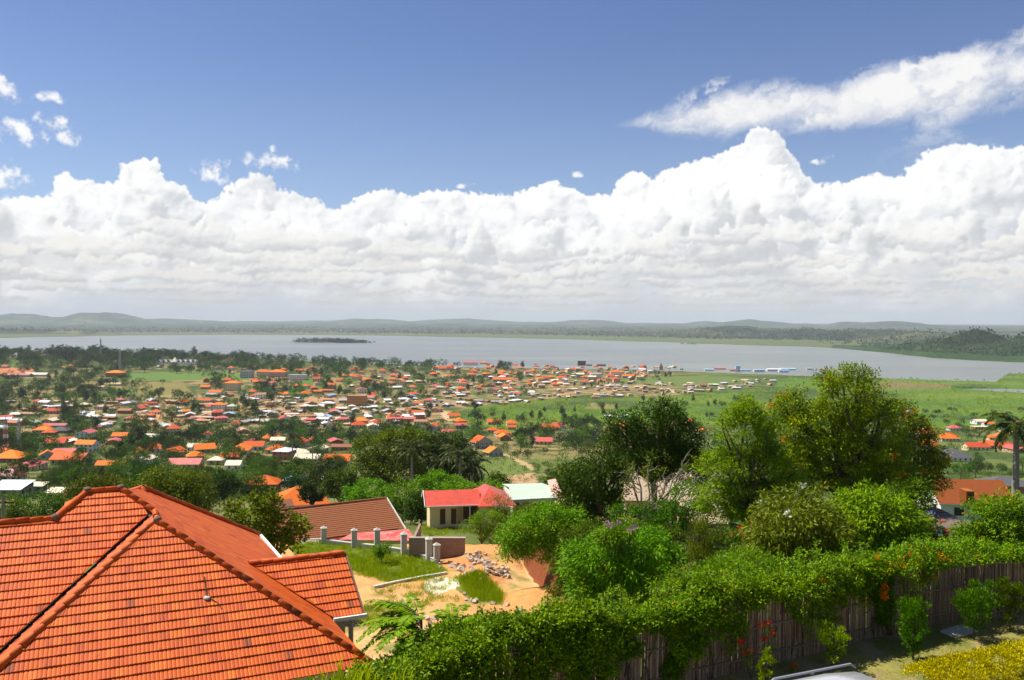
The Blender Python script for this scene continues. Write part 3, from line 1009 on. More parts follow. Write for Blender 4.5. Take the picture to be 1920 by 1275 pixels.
def lobe_clumps(rng, lobes, n, shell=0.55, up=0.25):
    """clump middles over a set of ellipsoids (cx,cy,cz,rx,ry,rz), mostly near their surface"""
    lb = np.asarray(lobes, float)
    w = (lb[:, 3] * lb[:, 4] * lb[:, 5]) ** (2 / 3)
    k = rng.choice(len(lb), n, p=w / w.sum())
    o = unit(rng.standard_normal((n, 3)) + np.array([0, 0, up]))
    r = shell + (1 - shell) * rng.random(n) ** 0.45
    r = r * (1 + 0.12 * rng.standard_normal(n))
    return lb[k, :3] + o * lb[k, 3:6] * r[:, None], k


def limbs_to(geo, rng, base, fork, targets, r0, m=0, k=7, share=1.0):
    """trunk to the fork, limbs to the targets"""
    p = bent(base, fork, 0.02, rng, 6, 0.02)
    geo.add(*tube(p, np.linspace(r0, r0 * 0.72, 6), k), m=m)
    for t in targets:
        L = np.linalg.norm(np.asarray(t) - fork)
        pp = bent(fork, t, 0.10, rng, 6, 0.035)
        geo.add(*tube(pp, np.linspace(r0 * 0.55, r0 * 0.10, 6), 5), m=m)


def make_tree(name, rng, lobes, base, leafkey, n_cl, rc, per, L, W, label, droop=0.3, bark=None, r0=0.22, group=None, cat='tree', extra=None, n_limb=22, shell=0.55, flat=0.5, squash=0.8, fork=None, ts=0.5, loc=(0, 0, 0)):
    """a tree in world coordinates about its base: thing > crown, trunk (+ blossoms)"""
    base = np.asarray(base, float)
    lb = np.asarray(lobes, float)
    rel = lb.copy()
    rel[:, :3] -= base
    root = empty(name, tuple(base), 0, label, cat, group)
    C, k = lobe_clumps(rng, rel, n_cl, shell)
    C = C[C[:, 2] > 0.25]
    R = rc * rng.uniform(0.65, 1.3, len(C))
    g = Geo()
    g.add(*clump_leaves(rng, C, R, per, L, W, droop, flat, rel[:, :3].mean(0), ts, squash))
    link('crown', g.mesh(name + '_crown', [LM[leafkey]]), root)
    g = Geo()
    top = rel[:, :3].mean(0)
    fk = np.array([top[0] * 0.35, top[1] * 0.35, max(0.6, top[2] * 0.42)]) if fork is None else np.asarray(fork) - base
    tg = np.concatenate([rel[:, :3], C[rng.choice(len(C), min(n_limb, len(C)), replace=False)]])
    limbs_to(g, rng, np.array([0, 0, -0.5]), fk, tg, r0)
    link('trunk', g.mesh(name + '_trunk', [bark or BARK], True), root)
    if extra:
        for (pname, key, cnt, per2, rr, LL, WW, sel) in extra:
            Cx = C[sel(C, rel)] if sel else C
            pick = Cx[rng.choice(len(Cx), min(cnt, len(Cx)), replace=False)]
            pick = pick + unit(pick - top) * rc * 0.7
            g = Geo()
            g.add(*clump_leaves(rng, pick, np.full(len(pick), rr), per2, LL, WW, 0.0, 0.6, top, 0.3))
            link(pname, g.mesh(name + '_' + pname, [LM[key]]), root)
    return root


def px_lobes(rows, Y, depth=1.0):
    """crown lobes given where they appear: (px, py, half-width px, half-height px[, dY])"""
    out = []
    for r in rows:
        px, py, wx, wy = r[:4]
        y = Y + (r[4] if len(r) > 4 else 0.0)
        c = at(px, py, y)
        out.append((c.x, c.y, c.z, wx * y / FPX, depth * 0.5 * (wx + wy) * y / FPX, wy * y / FPX))
    return out


def palm_mesh_parts(rng, h, n_fronds, flen, leaflet, trunk_r, sweep=0.25):
    """royal-type palm about its base: (trunk Geo, fronds Geo)"""
    gt, gf = Geo(), Geo()
    zz = np.linspace(-0.5, h, 9)
    p = np.stack([sweep * 0.3 * np.sin(zz / h * 1.4), 0 * zz, zz], -1)
    gt.add(*tube(p, trunk_r * np.interp(zz / h, [0, 0.1, 0.5, 0.9, 1], [1.35, 1.0, 1.12, 0.8, 0.6]), 8))
    top = p[-1]
    for i in range(n_fronds):
        a = i * 2.39996 + rng.uniform(-0.3, 0.3)
        e0 = rng.uniform(-0.15, 1.25)
        n = 16
        t = np.linspace(0, 1, n)
        el = e0 - t * rng.uniform(1.2, 2.0)
        step = flen / n
        dx, dz = np.cumsum(np.cos(el)) * step, np.cumsum(np.sin(el)) * step
        R = np.stack([top[0] + dx * math.cos(a), top[1] + dx * math.sin(a), top[2] + dz], -1)
        gf.add(*tube(R, np.linspace(0.05, 0.012, n) * flen / 3, 4), T=0.6)
        side = np.array([-math.sin(a), math.cos(a), 0])
        d = unit(np.gradient(R, axis=0))
        q = 3
        for s in (-1, 1):
            tt = np.repeat(np.arange(2, n), q)
            P = R[tt] + d[tt] * rng.uniform(0, step, (len(tt), 1))
            D = unit(side * s * 0.8 + d[tt] * 0.55 + np.array([0, 0, -0.55]) + rng.normal(0, 0.12, (len(tt), 3)))
            N = unit(np.array([0, 0, 1.0]) + side * s * 0.3 + rng.normal(0, 0.2, (len(tt), 3)))
            ll = leaflet * np.interp(t[tt], [0, 0.3, 1], [0.7, 1.0, 0.35])
            gf.add(*leaf_quads(P, D, N, ll, 0.11 * flen / 3, rng.random(len(tt))))
    return gt, gf


def make_palm(name, rng, base, h, label, n_fronds=16, flen=3.2, leaflet=0.8, r=0.18, group=None, grey=True):
    root = empty(name, tuple(base), 0, label, 'palm tree', group)
    gt, gf = palm_mesh_parts(rng, h, n_fronds, flen, leaflet, r)
    link('trunk', gt.mesh(name + '_trunk', [BARK_GREY if grey else BARK], True), root)
    link('crown', gf.mesh(name + '_crown', [LM['frond']]), root)
    return root


# far and middle-distance kinds, shared meshes: height 1 about the base
def kind_mesh(rng, shape, n_cl, per, rc, L, trunk_h, matkey):
    g = Geo()
    if shape == 'round':
        lobes = [(0, 0, 0.60, 0.42, 0.42, 0.36)] + [(0.30 * math.cos(a), 0.30 * math.sin(a), rng.uniform(0.45, 0.72), 0.22, 0.22, 0.2) for a in rng.uniform(0, 6.3, 5)]
    elif shape == 'wide':
        lobes = [(0.42 * math.cos(a), 0.42 * math.sin(a), rng.uniform(0.62, 0.82), 0.30, 0.30, 0.16) for a in np.linspace(0, 6.28, 7)] + [(0, 0, 0.82, 0.4, 0.4, 0.17)]
    elif shape == 'tall':
        lobes = [(rng.normal(0, 0.05), rng.normal(0, 0.05), z, 0.20 * s, 0.20 * s, 0.12) for z, s in ((0.35, 0.8), (0.5, 1.1), (0.65, 1.0), (0.8, 0.75), (0.92, 0.45))]
    elif shape == 'cone':
        lobes = [(0, 0, z, 0.17 * s, 0.17 * s, 0.11) for z, s in ((0.2, 1.1), (0.35, 1.1), (0.5, 0.9), (0.65, 0.7), (0.8, 0.5), (0.93, 0.25))]
    elif shape == 'ragged':
        lobes = [(rng.normal(0, 0.24), rng.normal(0, 0.24), rng.uniform(0.4, 0.85), 0.20, 0.20, 0.15) for _ in range(8)]
    else:                                                   # bush
        lobes = [(0.35 * math.cos(a), 0.35 * math.sin(a), 0.42, 0.4, 0.4, 0.40) for a in rng.uniform(0, 6.3, 5)] + [(0, 0, 0.55, 0.45, 0.45, 0.42)]
    C, _ = lobe_clumps(rng, lobes, n_cl, 0.6)
    C = C[C[:, 2] > 0.06]
    R = rc * rng.uniform(0.7, 1.3, len(C))
    leaves = clump_leaves(rng, C, R, per, L, L * 0.62, 0.15, 0.6, (0, 0, 0.5), 0.55)
    g.add(*leaves)
    t = Geo()
    tops = C[rng.choice(len(C), 6, replace=False)]
    limbs_to(t, rng, np.array([0, 0, -0.08]), np.array([0, 0, trunk_h]), tops, 0.026 if shape != 'bush' else 0.012, k=5)
    return g, t
# ------------------------------------------------------------------ building materials
def tile_mat(name, c0, c1, pitch_z=0.19, course=0.6, stain=0.5):
    def build(q, out):
        p = q.n('ShaderNodeTexCoord').outputs['Object']
        z = q.xyz(p)[2]
        f = q.m('FRACT', q.m('DIVIDE', z, pitch_z))
        n = q.noise(p, 1.6, 5, 0.65)
        n2 = q.noise(p, 14.0, 3, 0.6)
        oi = q.n('ShaderNodeObjectInfo').outputs['Random']
        col = q.mix(q.mad(n2, 0.8, 0.1), c0, c1)
        col = q.mix(q.mul(q.ramp(n, 0.55, 0.8), stain), col, tuple(x * 0.45 for x in c0))
        hs = q.n('ShaderNodeHueSaturation')
        q.put(hs.inputs['Color'], col)
        q.put(hs.inputs['Value'], q.mad(oi, 0.4, 0.8))
        q.put(hs.inputs['Hue'], q.mad(oi, 0.016, 0.492))
        principled(q, out, hs.outputs[0], 0.75, 0.2, bump(q, q.add(f, q.mul(n2, 0.5)), course, 0.06))
    return material(name, build)


def tin_mat(name, c0, rust=(0.30, 0.13, 0.05), rusty=0.3, rough=0.45):
    def build(q, out):
        p = q.n('ShaderNodeTexCoord').outputs['Object']
        n = q.noise(p, 0.9, 6, 0.7)
        x = q.xyz(p)[0]
        w = q.m('SINE', q.mul(x, 60.0))
        oi = q.n('ShaderNodeObjectInfo').outputs['Random']
        lo = q.mad(oi, -0.25, 0.85 - rusty * 0.5)
        col = q.mix(q.ramp(n, q.sub(lo, 0.15), q.add(lo, 0.1)), c0, rust)
        hs = q.n('ShaderNodeHueSaturation')
        q.put(hs.inputs['Color'], col)
        q.put(hs.inputs['Value'], q.mad(oi, 0.3, 0.82))
        principled(q, out, hs.outputs[0], rough, 0.4, bump(q, w, 0.25, 0.02))
    return material(name, build)


def wall_mat(name, c, dirt=(0.22, 0.14, 0.08), amount=0.35):
    def build(q, out):
        p = q.n('ShaderNodeTexCoord').outputs['Object']
        n = q.noise(p, 1.3, 6, 0.7)
        oi = q.n('ShaderNodeObjectInfo').outputs['Random']
        hs = q.n('ShaderNodeHueSaturation')
        q.put(hs.inputs['Color'], q.mix(q.mul(q.ramp(n, 0.48, 0.8), amount), c, dirt))
        q.put(hs.inputs['Value'], q.mad(oi, 0.25, 0.85))
        principled(q, out, hs.outputs[0], 0.9, 0.15, bump(q, n, 0.2, 0.02))
    return material(name, build)


def plain_mat(name, c, rough=0.6, spec=0.3, metallic=0.0, n_amt=0.12):
    def build(q, out):
        p = q.n('ShaderNodeTexCoord').outputs['Object']
        n = q.noise(p, 3.0, 5, 0.65)
        principled(q, out, q.mix(q.mul(n, n_amt * 2), c, tuple(x * 0.55 for x in c)), rough, spec, None, metallic)
    return material(name, build)


ROOF = {
    'orange': tile_mat('roof_tiles_orange', (0.62, 0.12, 0.008), (0.72, 0.17, 0.014)),
    'red': tile_mat('roof_tiles_red', (0.50, 0.070, 0.018), (0.60, 0.105, 0.026)),
    'brown': tile_mat('roof_tiles_brown', (0.27, 0.105, 0.052), (0.40, 0.165, 0.080), stain=0.4),
    'salmon': tin_mat('roof_tin_pinkish_red', (0.62, 0.115, 0.090), (0.45, 0.09, 0.06), 0.15, 0.4),
    'maroon': tin_mat('roof_tin_maroon', (0.40, 0.055, 0.055), (0.25, 0.05, 0.04), 0.15, 0.45),
    'white': tin_mat('roof_tin_white', (0.80, 0.82, 0.86), (0.40, 0.26, 0.16), 0.12, 0.35),
    'grey': tin_mat('roof_tin_grey', (0.42, 0.44, 0.46), (0.30, 0.17, 0.09), 0.25, 0.4),
    'rusty': tin_mat('roof_tin_rusty', (0.46, 0.24, 0.12), (0.30, 0.12, 0.05), 0.45, 0.7),
    'tan': tin_mat('roof_tin_tan', (0.56, 0.41, 0.26), (0.34, 0.18, 0.09), 0.35, 0.7),
    'cream': tin_mat('roof_cream', (0.72, 0.64, 0.48), (0.5, 0.36, 0.22), 0.2, 0.6),
    'green': tin_mat('roof_tin_pale_green', (0.36, 0.50, 0.36), (0.3, 0.3, 0.2), 0.1, 0.45),
    'mint': tin_mat('roof_tin_mint', (0.44, 0.56, 0.42), (0.4, 0.48, 0.33), 0.05, 0.45),
    'blue': tin_mat('roof_tin_blue', (0.30, 0.55, 0.80), (0.3, 0.4, 0.5), 0.05, 0.4),
    'slate': tile_mat('roof_tiles_dark_grey', (0.060, 0.062, 0.068), (0.105, 0.108, 0.115), stain=0.2),
    'old': tile_mat('roof_old_grey_brown', (0.15, 0.110, 0.085), (0.235, 0.18, 0.14), 0.4, 0.2),
}
WALL = {
    'cream': wall_mat('wall_cream', (0.72, 0.60, 0.36)),
    'white': wall_mat('wall_white', (0.78, 0.75, 0.68)),
    'tan': wall_mat('wall_tan', (0.52, 0.36, 0.21)),
    'brick': wall_mat('wall_brick', (0.36, 0.16, 0.085)),
    'grey': wall_mat('wall_grey', (0.40, 0.39, 0.36)),
    'pink': wall_mat('wall_pink', (0.66, 0.38, 0.30)),
    'green': wall_mat('wall_grey_green', (0.42, 0.46, 0.40)),
    'orange': wall_mat('wall_orange', (0.62, 0.27, 0.10)),
    'dark': wall_mat('wall_dark', (0.10, 0.08, 0.065)),
}
TRIM = plain_mat('trim_white', (0.78, 0.75, 0.68), 0.6)
DARKGLASS = plain_mat('window_dark', (0.022, 0.022, 0.024), 0.25, 0.5)
DOORBROWN = plain_mat('door_brown', (0.10, 0.045, 0.022), 0.6)
CONC = wall_mat('concrete', (0.50, 0.47, 0.42), (0.22, 0.20, 0.17), 0.5)
STEEL_RED = plain_mat('steel_red', (0.55, 0.05, 0.03), 0.5)
STEEL_WHITE = plain_mat('steel_white', (0.75, 0.74, 0.70), 0.5)
STEEL_GREY = plain_mat('steel_grey', (0.38, 0.39, 0.40), 0.5)


class Poly:
    """polygons with a material slot each"""
    def __init__(self):
        self.V, self.F, self.M = [], [], []

    def face(self, pts, m=0):
        b = len(self.V)
        self.V += [tuple(p) for p in pts]
        self.F.append(tuple(range(b, b + len(pts))))
        self.M.append(m)

    def box(self, x0, x1, y0, y1, z0, z1, m=0):
        c = [(x, y, z) for z in (z0, z1) for y in (y0, y1) for x in (x0, x1)]
        for f in ((0, 2, 3, 1), (4, 5, 7, 6), (0, 1, 5, 4), (2, 6, 7, 3), (0, 4, 6, 2), (1, 3, 7, 5)):
            self.face([c[i] for i in f], m)

    def slab(self, pts, t, m=0, mu=None):
        """a sloping sheet of thickness t below the given top polygon"""
        lo = [(p[0], p[1], p[2] - t) for p in pts]
        self.face(pts, m)
        self.face(lo[::-1], m if mu is None else mu)
        n = len(pts)
        for i in range(n):
            j = (i + 1) % n
            self.face([pts[i], lo[i], lo[j], pts[j]], m if mu is None else mu)

    def bar(self, p0, p1, w, h, m=0):
        p0, p1 = Vector(p0), Vector(p1)
        d = (p1 - p0).normalized()
        s = d.cross(Vector((0, 0, 1)))
        s = Vector((1, 0, 0)) if s.length < 1e-3 else s.normalized()
        u = s.cross(d)
        c = []
        for p in (p0, p1):
            for a, b in ((-1, -1), (1, -1), (1, 1), (-1, 1)):
                c.append(p + s * a * w / 2 + u * b * h / 2)
        for f in ((3, 2, 1, 0), (4, 5, 6, 7), (0, 1, 5, 4), (1, 2, 6, 5), (2, 3, 7, 6), (3, 0, 4, 7)):
            self.face([c[i] for i in f], m)

    def mesh(self, name, mats):
        return mesh_from(name, self.V, self.F, mats, False, self.M)


def house_geo(w, d, h, roof, pitch, over, floors, rng, foot=2.5):
    """walls, roof, openings about the middle of the footprint; the front looks to -y"""
    wl, rf, op = Poly(), Poly(), Poly()
    x, y = w / 2, d / 2
    wl.box(-x, x, -y, y, -foot, h)
    X, Y = x + over, y + over
    tp = math.tan(pitch)
    e = h - over * tp * 0.0
    if roof == 'hip':
        if w >= d:
            r = Y * tp
            k = X - Y
            a, b = (-k, 0, e + r), (k, 0, e + r)
            c = [(-X, -Y, e), (X, -Y, e), (X, Y, e), (-X, Y, e)]
            faces = ([c[0], c[1], b, a], [c[2], c[3], a, b], [c[1], c[2], b], [c[3], c[0], a]) if k > 0.05 else ([c[0], c[1], a], [c[1], c[2], a], [c[2], c[3], a], [c[3], c[0], a])
        else:
            r = X * tp
            k = Y - X
            a, b = (0, -k, e + r), (0, k, e + r)
            c = [(-X, -Y, e), (X, -Y, e), (X, Y, e), (-X, Y, e)]
            faces = ([c[0], c[1], a], [c[1], c[2], b, a], [c[2], c[3], b], [c[3], c[0], a, b])
        for f in faces:
            rf.face(f)
        rf.face(c[::-1])
        for i in range(4):
            p, q = c[i], c[(i + 1) % 4]
            rf.face([p, (p[0], p[1], p[2] - 0.16), (q[0], q[1], q[2] - 0.16), q], 1)
    elif roof == 'gable':
        r = Y * tp
        for s in (-1, 1):
            f = [(-X, s * Y, e), (X, s * Y, e), (X, 0, e + r), (-X, 0, e + r)]
            rf.slab(f if s < 0 else f[::-1], 0.16, 0, 1)
        for s in (-1, 1):
            t = [(s * x, -y, h), (s * x, y, h), (s * x, 0, h + (y) * tp)]
            wl.face(t if s > 0 else t[::-1])
    elif roof == 'gable_front':
        r = X * tp
        for s in (-1, 1):
            f = [(s * X, -Y, e), (s * X, Y, e), (0, Y, e + r), (0, -Y, e + r)]
            rf.slab(f if s > 0 else f[::-1], 0.16, 0, 1)
        for s in (-1, 1):
            t = [(-x, s * y, h), (x, s * y, h), (0, s * y, h + x * tp)]
            wl.face(t if s < 0 else t[::-1])
    elif roof == 'shed':
        r = 2 * Y * math.tan(pitch * 0.4)
        rf.slab([(-X, -Y, e), (X, -Y, e), (X, Y, e + r), (-X, Y, e + r)], 0.10, 0, 1)
        wl.face([(-x, y, h), (x, y, h), (x, y, e + r - 0.1), (-x, y, e + r - 0.1)][::-1])
    else:
        rf.box(-x - 0.15, x + 0.15, -y - 0.15, y + 0.15, h, h + 0.35)
    fh = h / floors
    for fl in range(floors):
        z0 = fl * fh + fh * 0.34
        z1 = fl * fh + fh * 0.78
        nw = max(2, int(w / 3.0))
        for i in range(nw):
            cx = -x + w * (i + 0.5) / nw
            dz0 = fl * fh + 0.08 if (fl == 0 and i == nw // 2) else z0
            ww = 0.5 if dz0 < z0 else 0.6
            op.box(cx - ww, cx + ww, -y - 0.05, -y + 0.12, dz0, z1)
        nd = max(1, int(d / 3.5))
        for s in (-1, 1):
            for i in range(nd):
                cy = -y + d * (i + 0.5) / nd
                a, b = (s * x - 0.12, s * x + 0.05) if s > 0 else (s * x - 0.05, s * x + 0.12)
                op.box(a, b, cy - 0.55, cy + 0.55, z0, z1)
    return wl, rf, op


def join_polys(parts):
    P = Poly()
    for g, mmap in parts:
        b = len(P.V)
        P.V += g.V
        P.F += [tuple(i + b for i in f) for f in g.F]
        P.M += [mmap[m] for m in g.M]
    return P


_hm = {}


def far_house_mesh(key, w, d, h, roof, pitch, over, floors, rk, wk, rng):
    """one mesh per size class, roof and colours; far copies share it"""
    if key not in _hm:
        wl, rf, op = house_geo(w, d, h, roof, pitch, over, floors, rng)
        P = join_polys([(wl, {0: 0}), (rf, {0: 1, 1: 0}), (op, {0: 2})])
        _hm[key] = P.mesh('far_house', [WALL[wk], ROOF[rk], DARKGLASS])
    return _hm[key]


def near_house(name, px, py, wpx, label, roof='hip', rk='orange', wk='cream', ratio=0.75, hgt=2.9, floors=1, rz=0.0, pitch=27, over=0.6, cat='house', Y=None, group=None, base_z=None):
    """a house with parts, its front edge standing where the ground lies under (px, py)"""
    g = ground_at(px, py) if Y is None else at(px, py, Y)
    if base_z is not None:
        g.z = base_z
    w = wpx * g.y / FPX
    d = w * ratio
    rng = np.random.default_rng(int(px * 7 + py))
    wl, rf, op = house_geo(w, d, hgt * floors, roof, RAD(pitch), over, floors, rng)
    c = Vector((g.x, g.y + d * 0.5, g.z))
    root = empty(name, c, rz, label, cat, group)
    link('wall', wl.mesh('house_wall', [WALL[wk]]), root)
    link('roof', rf.mesh('house_roof', [ROOF[rk], TRIM if wk != 'brick' else WALL['tan']]), root)
    # every opening a part of its own
    n = len(op.F) // 6
    for i in range(n):
        P = Poly()
        for f in op.F[i * 6:i * 6 + 6]:
            P.face([op.V[k] for k in f])
        zs = [v[2] for v in P.V]
        is_door = min(zs) < 0.2
        link('door' if is_door else 'window', P.mesh('opening', [DOORBROWN if is_door else DARKGLASS]), root)
    return root
# ------------------------------------------------------------------ labels that single out one thing among its look-alikes
ORD = ['first', 'second', 'third', 'fourth', 'fifth', 'sixth', 'seventh', 'eighth', 'ninth', 'tenth', 'eleventh', 'twelfth']
PLACES = [  # phrase, x0, x1, y0, y1 in the picture
    ('in the woods on the lakeshore rise', -99, 250, 600, 700),
    ('by the white zigzag roof', 250, 420, 600, 700),
    ('on the shore behind the grey flats', 420, 620, 600, 693),
    ('on the shore above the green hill', 620, 800, 600, 700),
    ('on the shore by the red-topped block', 800, 1000, 600, 700),
    ('beside the dark unfinished block', 1000, 1160, 600, 700),
    ('beside the pointed tower', 1160, 1300, 600, 700),
    ('near the blue factory roofs', 1300, 1700, 600, 712),
    ('under the lakeshore woods', -99, 230, 700, 728),
    ('by the upper green field', 230, 400, 700, 728),
    ('around the grey and orange flats', 400, 560, 690, 728),
    ('around the bare green hill', 560, 720, 693, 728),
    ('before the red-topped shore block', 720, 860, 700, 728),
    ('in the middle of the lakeside quarter', 860, 1000, 700, 728),
    ('in the crowded quarter under the pointed tower', 1000, 1300, 700, 728),
    ('at the tip of the tin-roof strip', 1300, 1700, 712, 760),
    ('above the mast pair', -99, 140, 728, 775),
    ('by the hedge-lined track', 140, 330, 728, 775),
    ('around the cream four-storey block', 330, 470, 728, 760),
    ('below the grey and orange flats', 470, 630, 728, 760),
    ('by the brown apartment block', 630, 760, 728, 775),
    ('at the top of the dirt road', 760, 900, 728, 775),
    ('along the near marsh edge', 900, 1120, 728, 790),
    ('along the tin-roof strip', 1120, 1300, 728, 790),
    ('between the masts and salmon roof', -99, 150, 775, 812),
    ('around the dirt clearing', 150, 330, 775, 812),
    ('below the white two-storey house', 330, 480, 760, 812),
    ('in the low centre of town', 480, 640, 760, 812),
    ('beside the sandy dirt road', 640, 900, 775, 812),
    ('behind the dark spreading trees', 900, 1330, 790, 830),
    ('at the foot of the masts', -99, 130, 812, 862),
    ('around the white-walled gable house', 130, 300, 812, 850),
    ('around the stepped orange roofs', 300, 440, 812, 880),
    ('above the blue hipped roof', 440, 640, 812, 890),
    ('above the grove with palms', 640, 900, 812, 850),
    ('by the walled green plot', 900, 1130, 830, 905),
    ('above the tin sheds by the pole', -99, 130, 862, 905),
    ('behind the big orange ridge', 130, 440, 850, 960),
    ('around the utility pole', -99, 130, 905, 1000),
    ('around the orange pyramid roof', 440, 640, 890, 960),
    ('beside the palm grove', 640, 900, 850, 960),
    ('behind the red-roofed house', 900, 1130, 905, 990),
    ('behind the bare white branches', 1130, 1330, 830, 1000),
    ('between the big crowns', 1330, 1660, 700, 1000),
    ('beyond the dark hipped roof', 1660, 2000, 760, 835),
    ('around the dark hipped roof', 1660, 2000, 835, 905),
]
_pending = []


def later(o, adj, noun, plural, px, py, cat, group):
    o['category'] = cat
    o['group'] = group
    ph = next((p for p, a, b, c, d in PLACES if a <= px < b and c <= py < d), None)
    if ph is None:
        ph = min(PLACES, key=lambda r: abs((r[1] + r[2]) / 2 - px) + 3 * abs((r[3] + r[4]) / 2 - py))[0]
    _pending.append((adj, noun, plural, ph, px, o))


def resolve_labels():
    cells = {}
    for e in _pending:
        cells.setdefault((e[0], e[1], e[3]), []).append(e)
    for (adj, noun, ph), es in cells.items():
        es.sort(key=lambda e: e[4])
        n = len(es)
        for i, e in enumerate(es):
            if n == 1:
                t = f"{adj} {noun} {ph}"
            elif n > 12:
                t = f"one of many {adj} {e[2]} {ph}"
                e[5]['group'] = f"{adj} {e[2]} {ph}"
            elif n == 2:
                t = f"{('left', 'right')[i]} one of two {adj} {e[2]} {ph}"
            elif i == 0:
                t = f"leftmost of the {adj} {e[2]} {ph}"
            elif i == n - 1:
                t = f"rightmost of the {adj} {e[2]} {ph}"
            else:
                t = f"{ORD[i]} from left of {adj} {e[2]} {ph}"
            e[5]['label'] = t


class Spots:
    """keeps footprints apart"""
    def __init__(self):
        self.cells = {}

    def free(self, x, y, r, f=0.85):
        c = 30.0
        for i in range(int(x // c) - 1, int(x // c) + 2):
            for j in range(int(y // c) - 1, int(y // c) + 2):
                for (a, b, s) in self.cells.get((i, j), ()):
                    if (a - x) ** 2 + (b - y) ** 2 < ((r + s) * f) ** 2:
                        return False
        return True

    def put(self, x, y, r):
        self.cells.setdefault((int(x // 30), int(y // 30)), []).append((x, y, r))


SP = Spots()
VIEWS = []                                # roofs that the photograph shows plainly: (px0, px1, py0, py1, distance, share kept clear)


def show(loc, w, h, keep):
    px, py, d = project([loc[0], loc[0]], [loc[1], loc[1]], [loc[2] + 0.5, loc[2] + h])
    VIEWS.append((px[0] - w * FPX / loc[1] * 0.5, px[0] + w * FPX / loc[1] * 0.5, py[1], py[0], loc[1], keep))


def hides(x, y, z, h, r):
    px, py, d = project([x, x], [y, y], [z, z + h])
    p0, p1 = px[0] - r * FPX / y, px[0] + r * FPX / y
    for (a, b, c, e, dd, keep) in VIEWS:
        if y < dd and p1 > a and p0 < b and py[1] < (c + e) * 0.5 + 0.2 * (e - c) and py[0] > c and R7.random() < keep:
            return True
    return False

R7 = random.Random(5)
RN = np.random.default_rng(5)
COLNAME = {'orange': 'orange', 'red': 'brick-red', 'brown': 'brown', 'salmon': 'pinkish-red', 'maroon': 'maroon', 'white': 'white', 'grey': 'grey', 'rusty': 'rusty', 'tan': 'tan', 'cream': 'cream', 'green': 'pale green', 'blue': 'blue', 'slate': 'dark grey'}

# ---- buildings one can pick out in the photograph
def picked(*a, **k):
    o = near_house(*a, **k)
    w = a[3] * o.location.y / FPX
    SP.put(o.location.x, o.location.y, max(w, w * k.get('ratio', 0.75)) * 0.55)
    show(o.location, w, k.get('hgt', 2.9) * k.get('floors', 1) + w * 0.2, 0.9)
    return o


picked('house', 158, 848, 36, 'white-walled house under a bright orange gabled roof left of the dirt clearing', roof='gable', wk='white', floors=2, ratio=0.6, pitch=30, rz=-0.12)
picked('house', 122, 832, 26, 'brick-red roofed house half hidden behind the white-walled orange gable', roof='gable', rk='red', wk='cream', pitch=26)
picked('house', 84, 862, 26, 'grey-walled house with two stepped orange roof slopes below the masts', roof='gable_front', rk='orange', wk='grey', pitch=30, rz=0.5, floors=1)
picked('house', 103, 858, 24, 'low orange-roofed house among trees beside the stepped orange slopes', roof='hip', rk='orange', wk='tan', rz=0.3)
picked('house', 8, 868, 52, 'orange hipped house cut by the picture edge under the striped mast', roof='hip', rk='orange', wk='brick', ratio=0.9)
picked('house', 76, 812, 32, 'pale orange hipped house joined to a dark grey roof', roof='hip', rk='orange', wk='tan', pitch=25)
picked('house', 107, 813, 36, 'maroon-roofed house with a dark grey front slope beside the pale orange one', roof='hip', rk='slate', wk='brick', pitch=22)
picked('house', 100, 803, 44, 'long maroon roofed house behind the dark grey slope', roof='gable', rk='maroon', wk='pink', ratio=0.4, pitch=20)
picked('house', 10, 905, 42, 'cream-walled house with plain maroon roof at the picture edge', roof='hip', rk='maroon', wk='cream', pitch=30, ratio=0.8)
picked('tin_shed', 8, 934, 58, 'large shed with pale white tin roof near the utility pole', roof='shed', rk='white', wk='grey', ratio=0.8, pitch=25, cat='shed')
picked('tin_shed', 66, 926, 26, 'cream tin roof shed beside the large pale one', roof='shed', rk='cream', wk='grey', ratio=0.7, pitch=25, cat='shed')
picked('tin_shed', 103, 941, 34, 'flat tan roofed shed just behind the big orange ridge', roof='shed', rk='cream', wk='tan', ratio=0.7, pitch=25, cat='shed')
picked('house', 205, 882, 52, 'long low orange-roofed house in trees behind the big orange ridge', roof='gable', rk='orange', wk='tan', ratio=0.45, pitch=28)
picked('house', 342, 880, 58, 'wide pinkish-red gabled house right of the olive round tree', roof='gable', rk='salmon', wk='tan', ratio=0.6, pitch=25, rz=0.06)
picked('house', 378, 850, 36, 'tall end of the stepped orange roofs above the pinkish-red house', roof='gable', rk='orange', wk='tan', ratio=0.8, pitch=30, rz=0.5)
picked('house', 362, 864, 30, 'lower end of the stepped orange roofs beside a dark tree', roof='hip', rk='orange', wk='tan', ratio=0.8, pitch=30, rz=0.4)
picked('house', 402, 872, 26, 'small pale cream hipped house right of the stepped orange roofs', roof='hip', rk='cream', wk='cream')
picked('house', 436, 882, 26, 'cream gabled house with plain sloping roof above the orange pavilion', roof='gable', rk='cream', wk='white', ratio=0.9, pitch=30)
picked('house', 472, 840, 32, 'grey-walled house with a pinkish-red front gable by cream roofs', roof='gable_front', rk='maroon', wk='grey', pitch=30, rz=0.6)
picked('house', 520, 832, 26, 'cream-roofed house right of the front-gabled maroon one', roof='gable', rk='cream', wk='cream', ratio=0.7)
picked('house', 575, 868, 46, 'long cream roof with raised gable left of the palm grove', roof='gable', rk='cream', wk='cream', ratio=0.55, rz=-0.1)
picked('house', 640, 845, 38, 'flat brown-orange house pressed against the palm grove', roof='gable', rk='brown', wk='orange', ratio=0.6, pitch=18)
picked('house', 483, 930, 65, 'brick house under a bright orange hipped roof right of the green bush', roof='hip', rk='orange', wk='brick', hgt=4.3, ratio=0.7, pitch=27, over=0.8, rz=0.08)
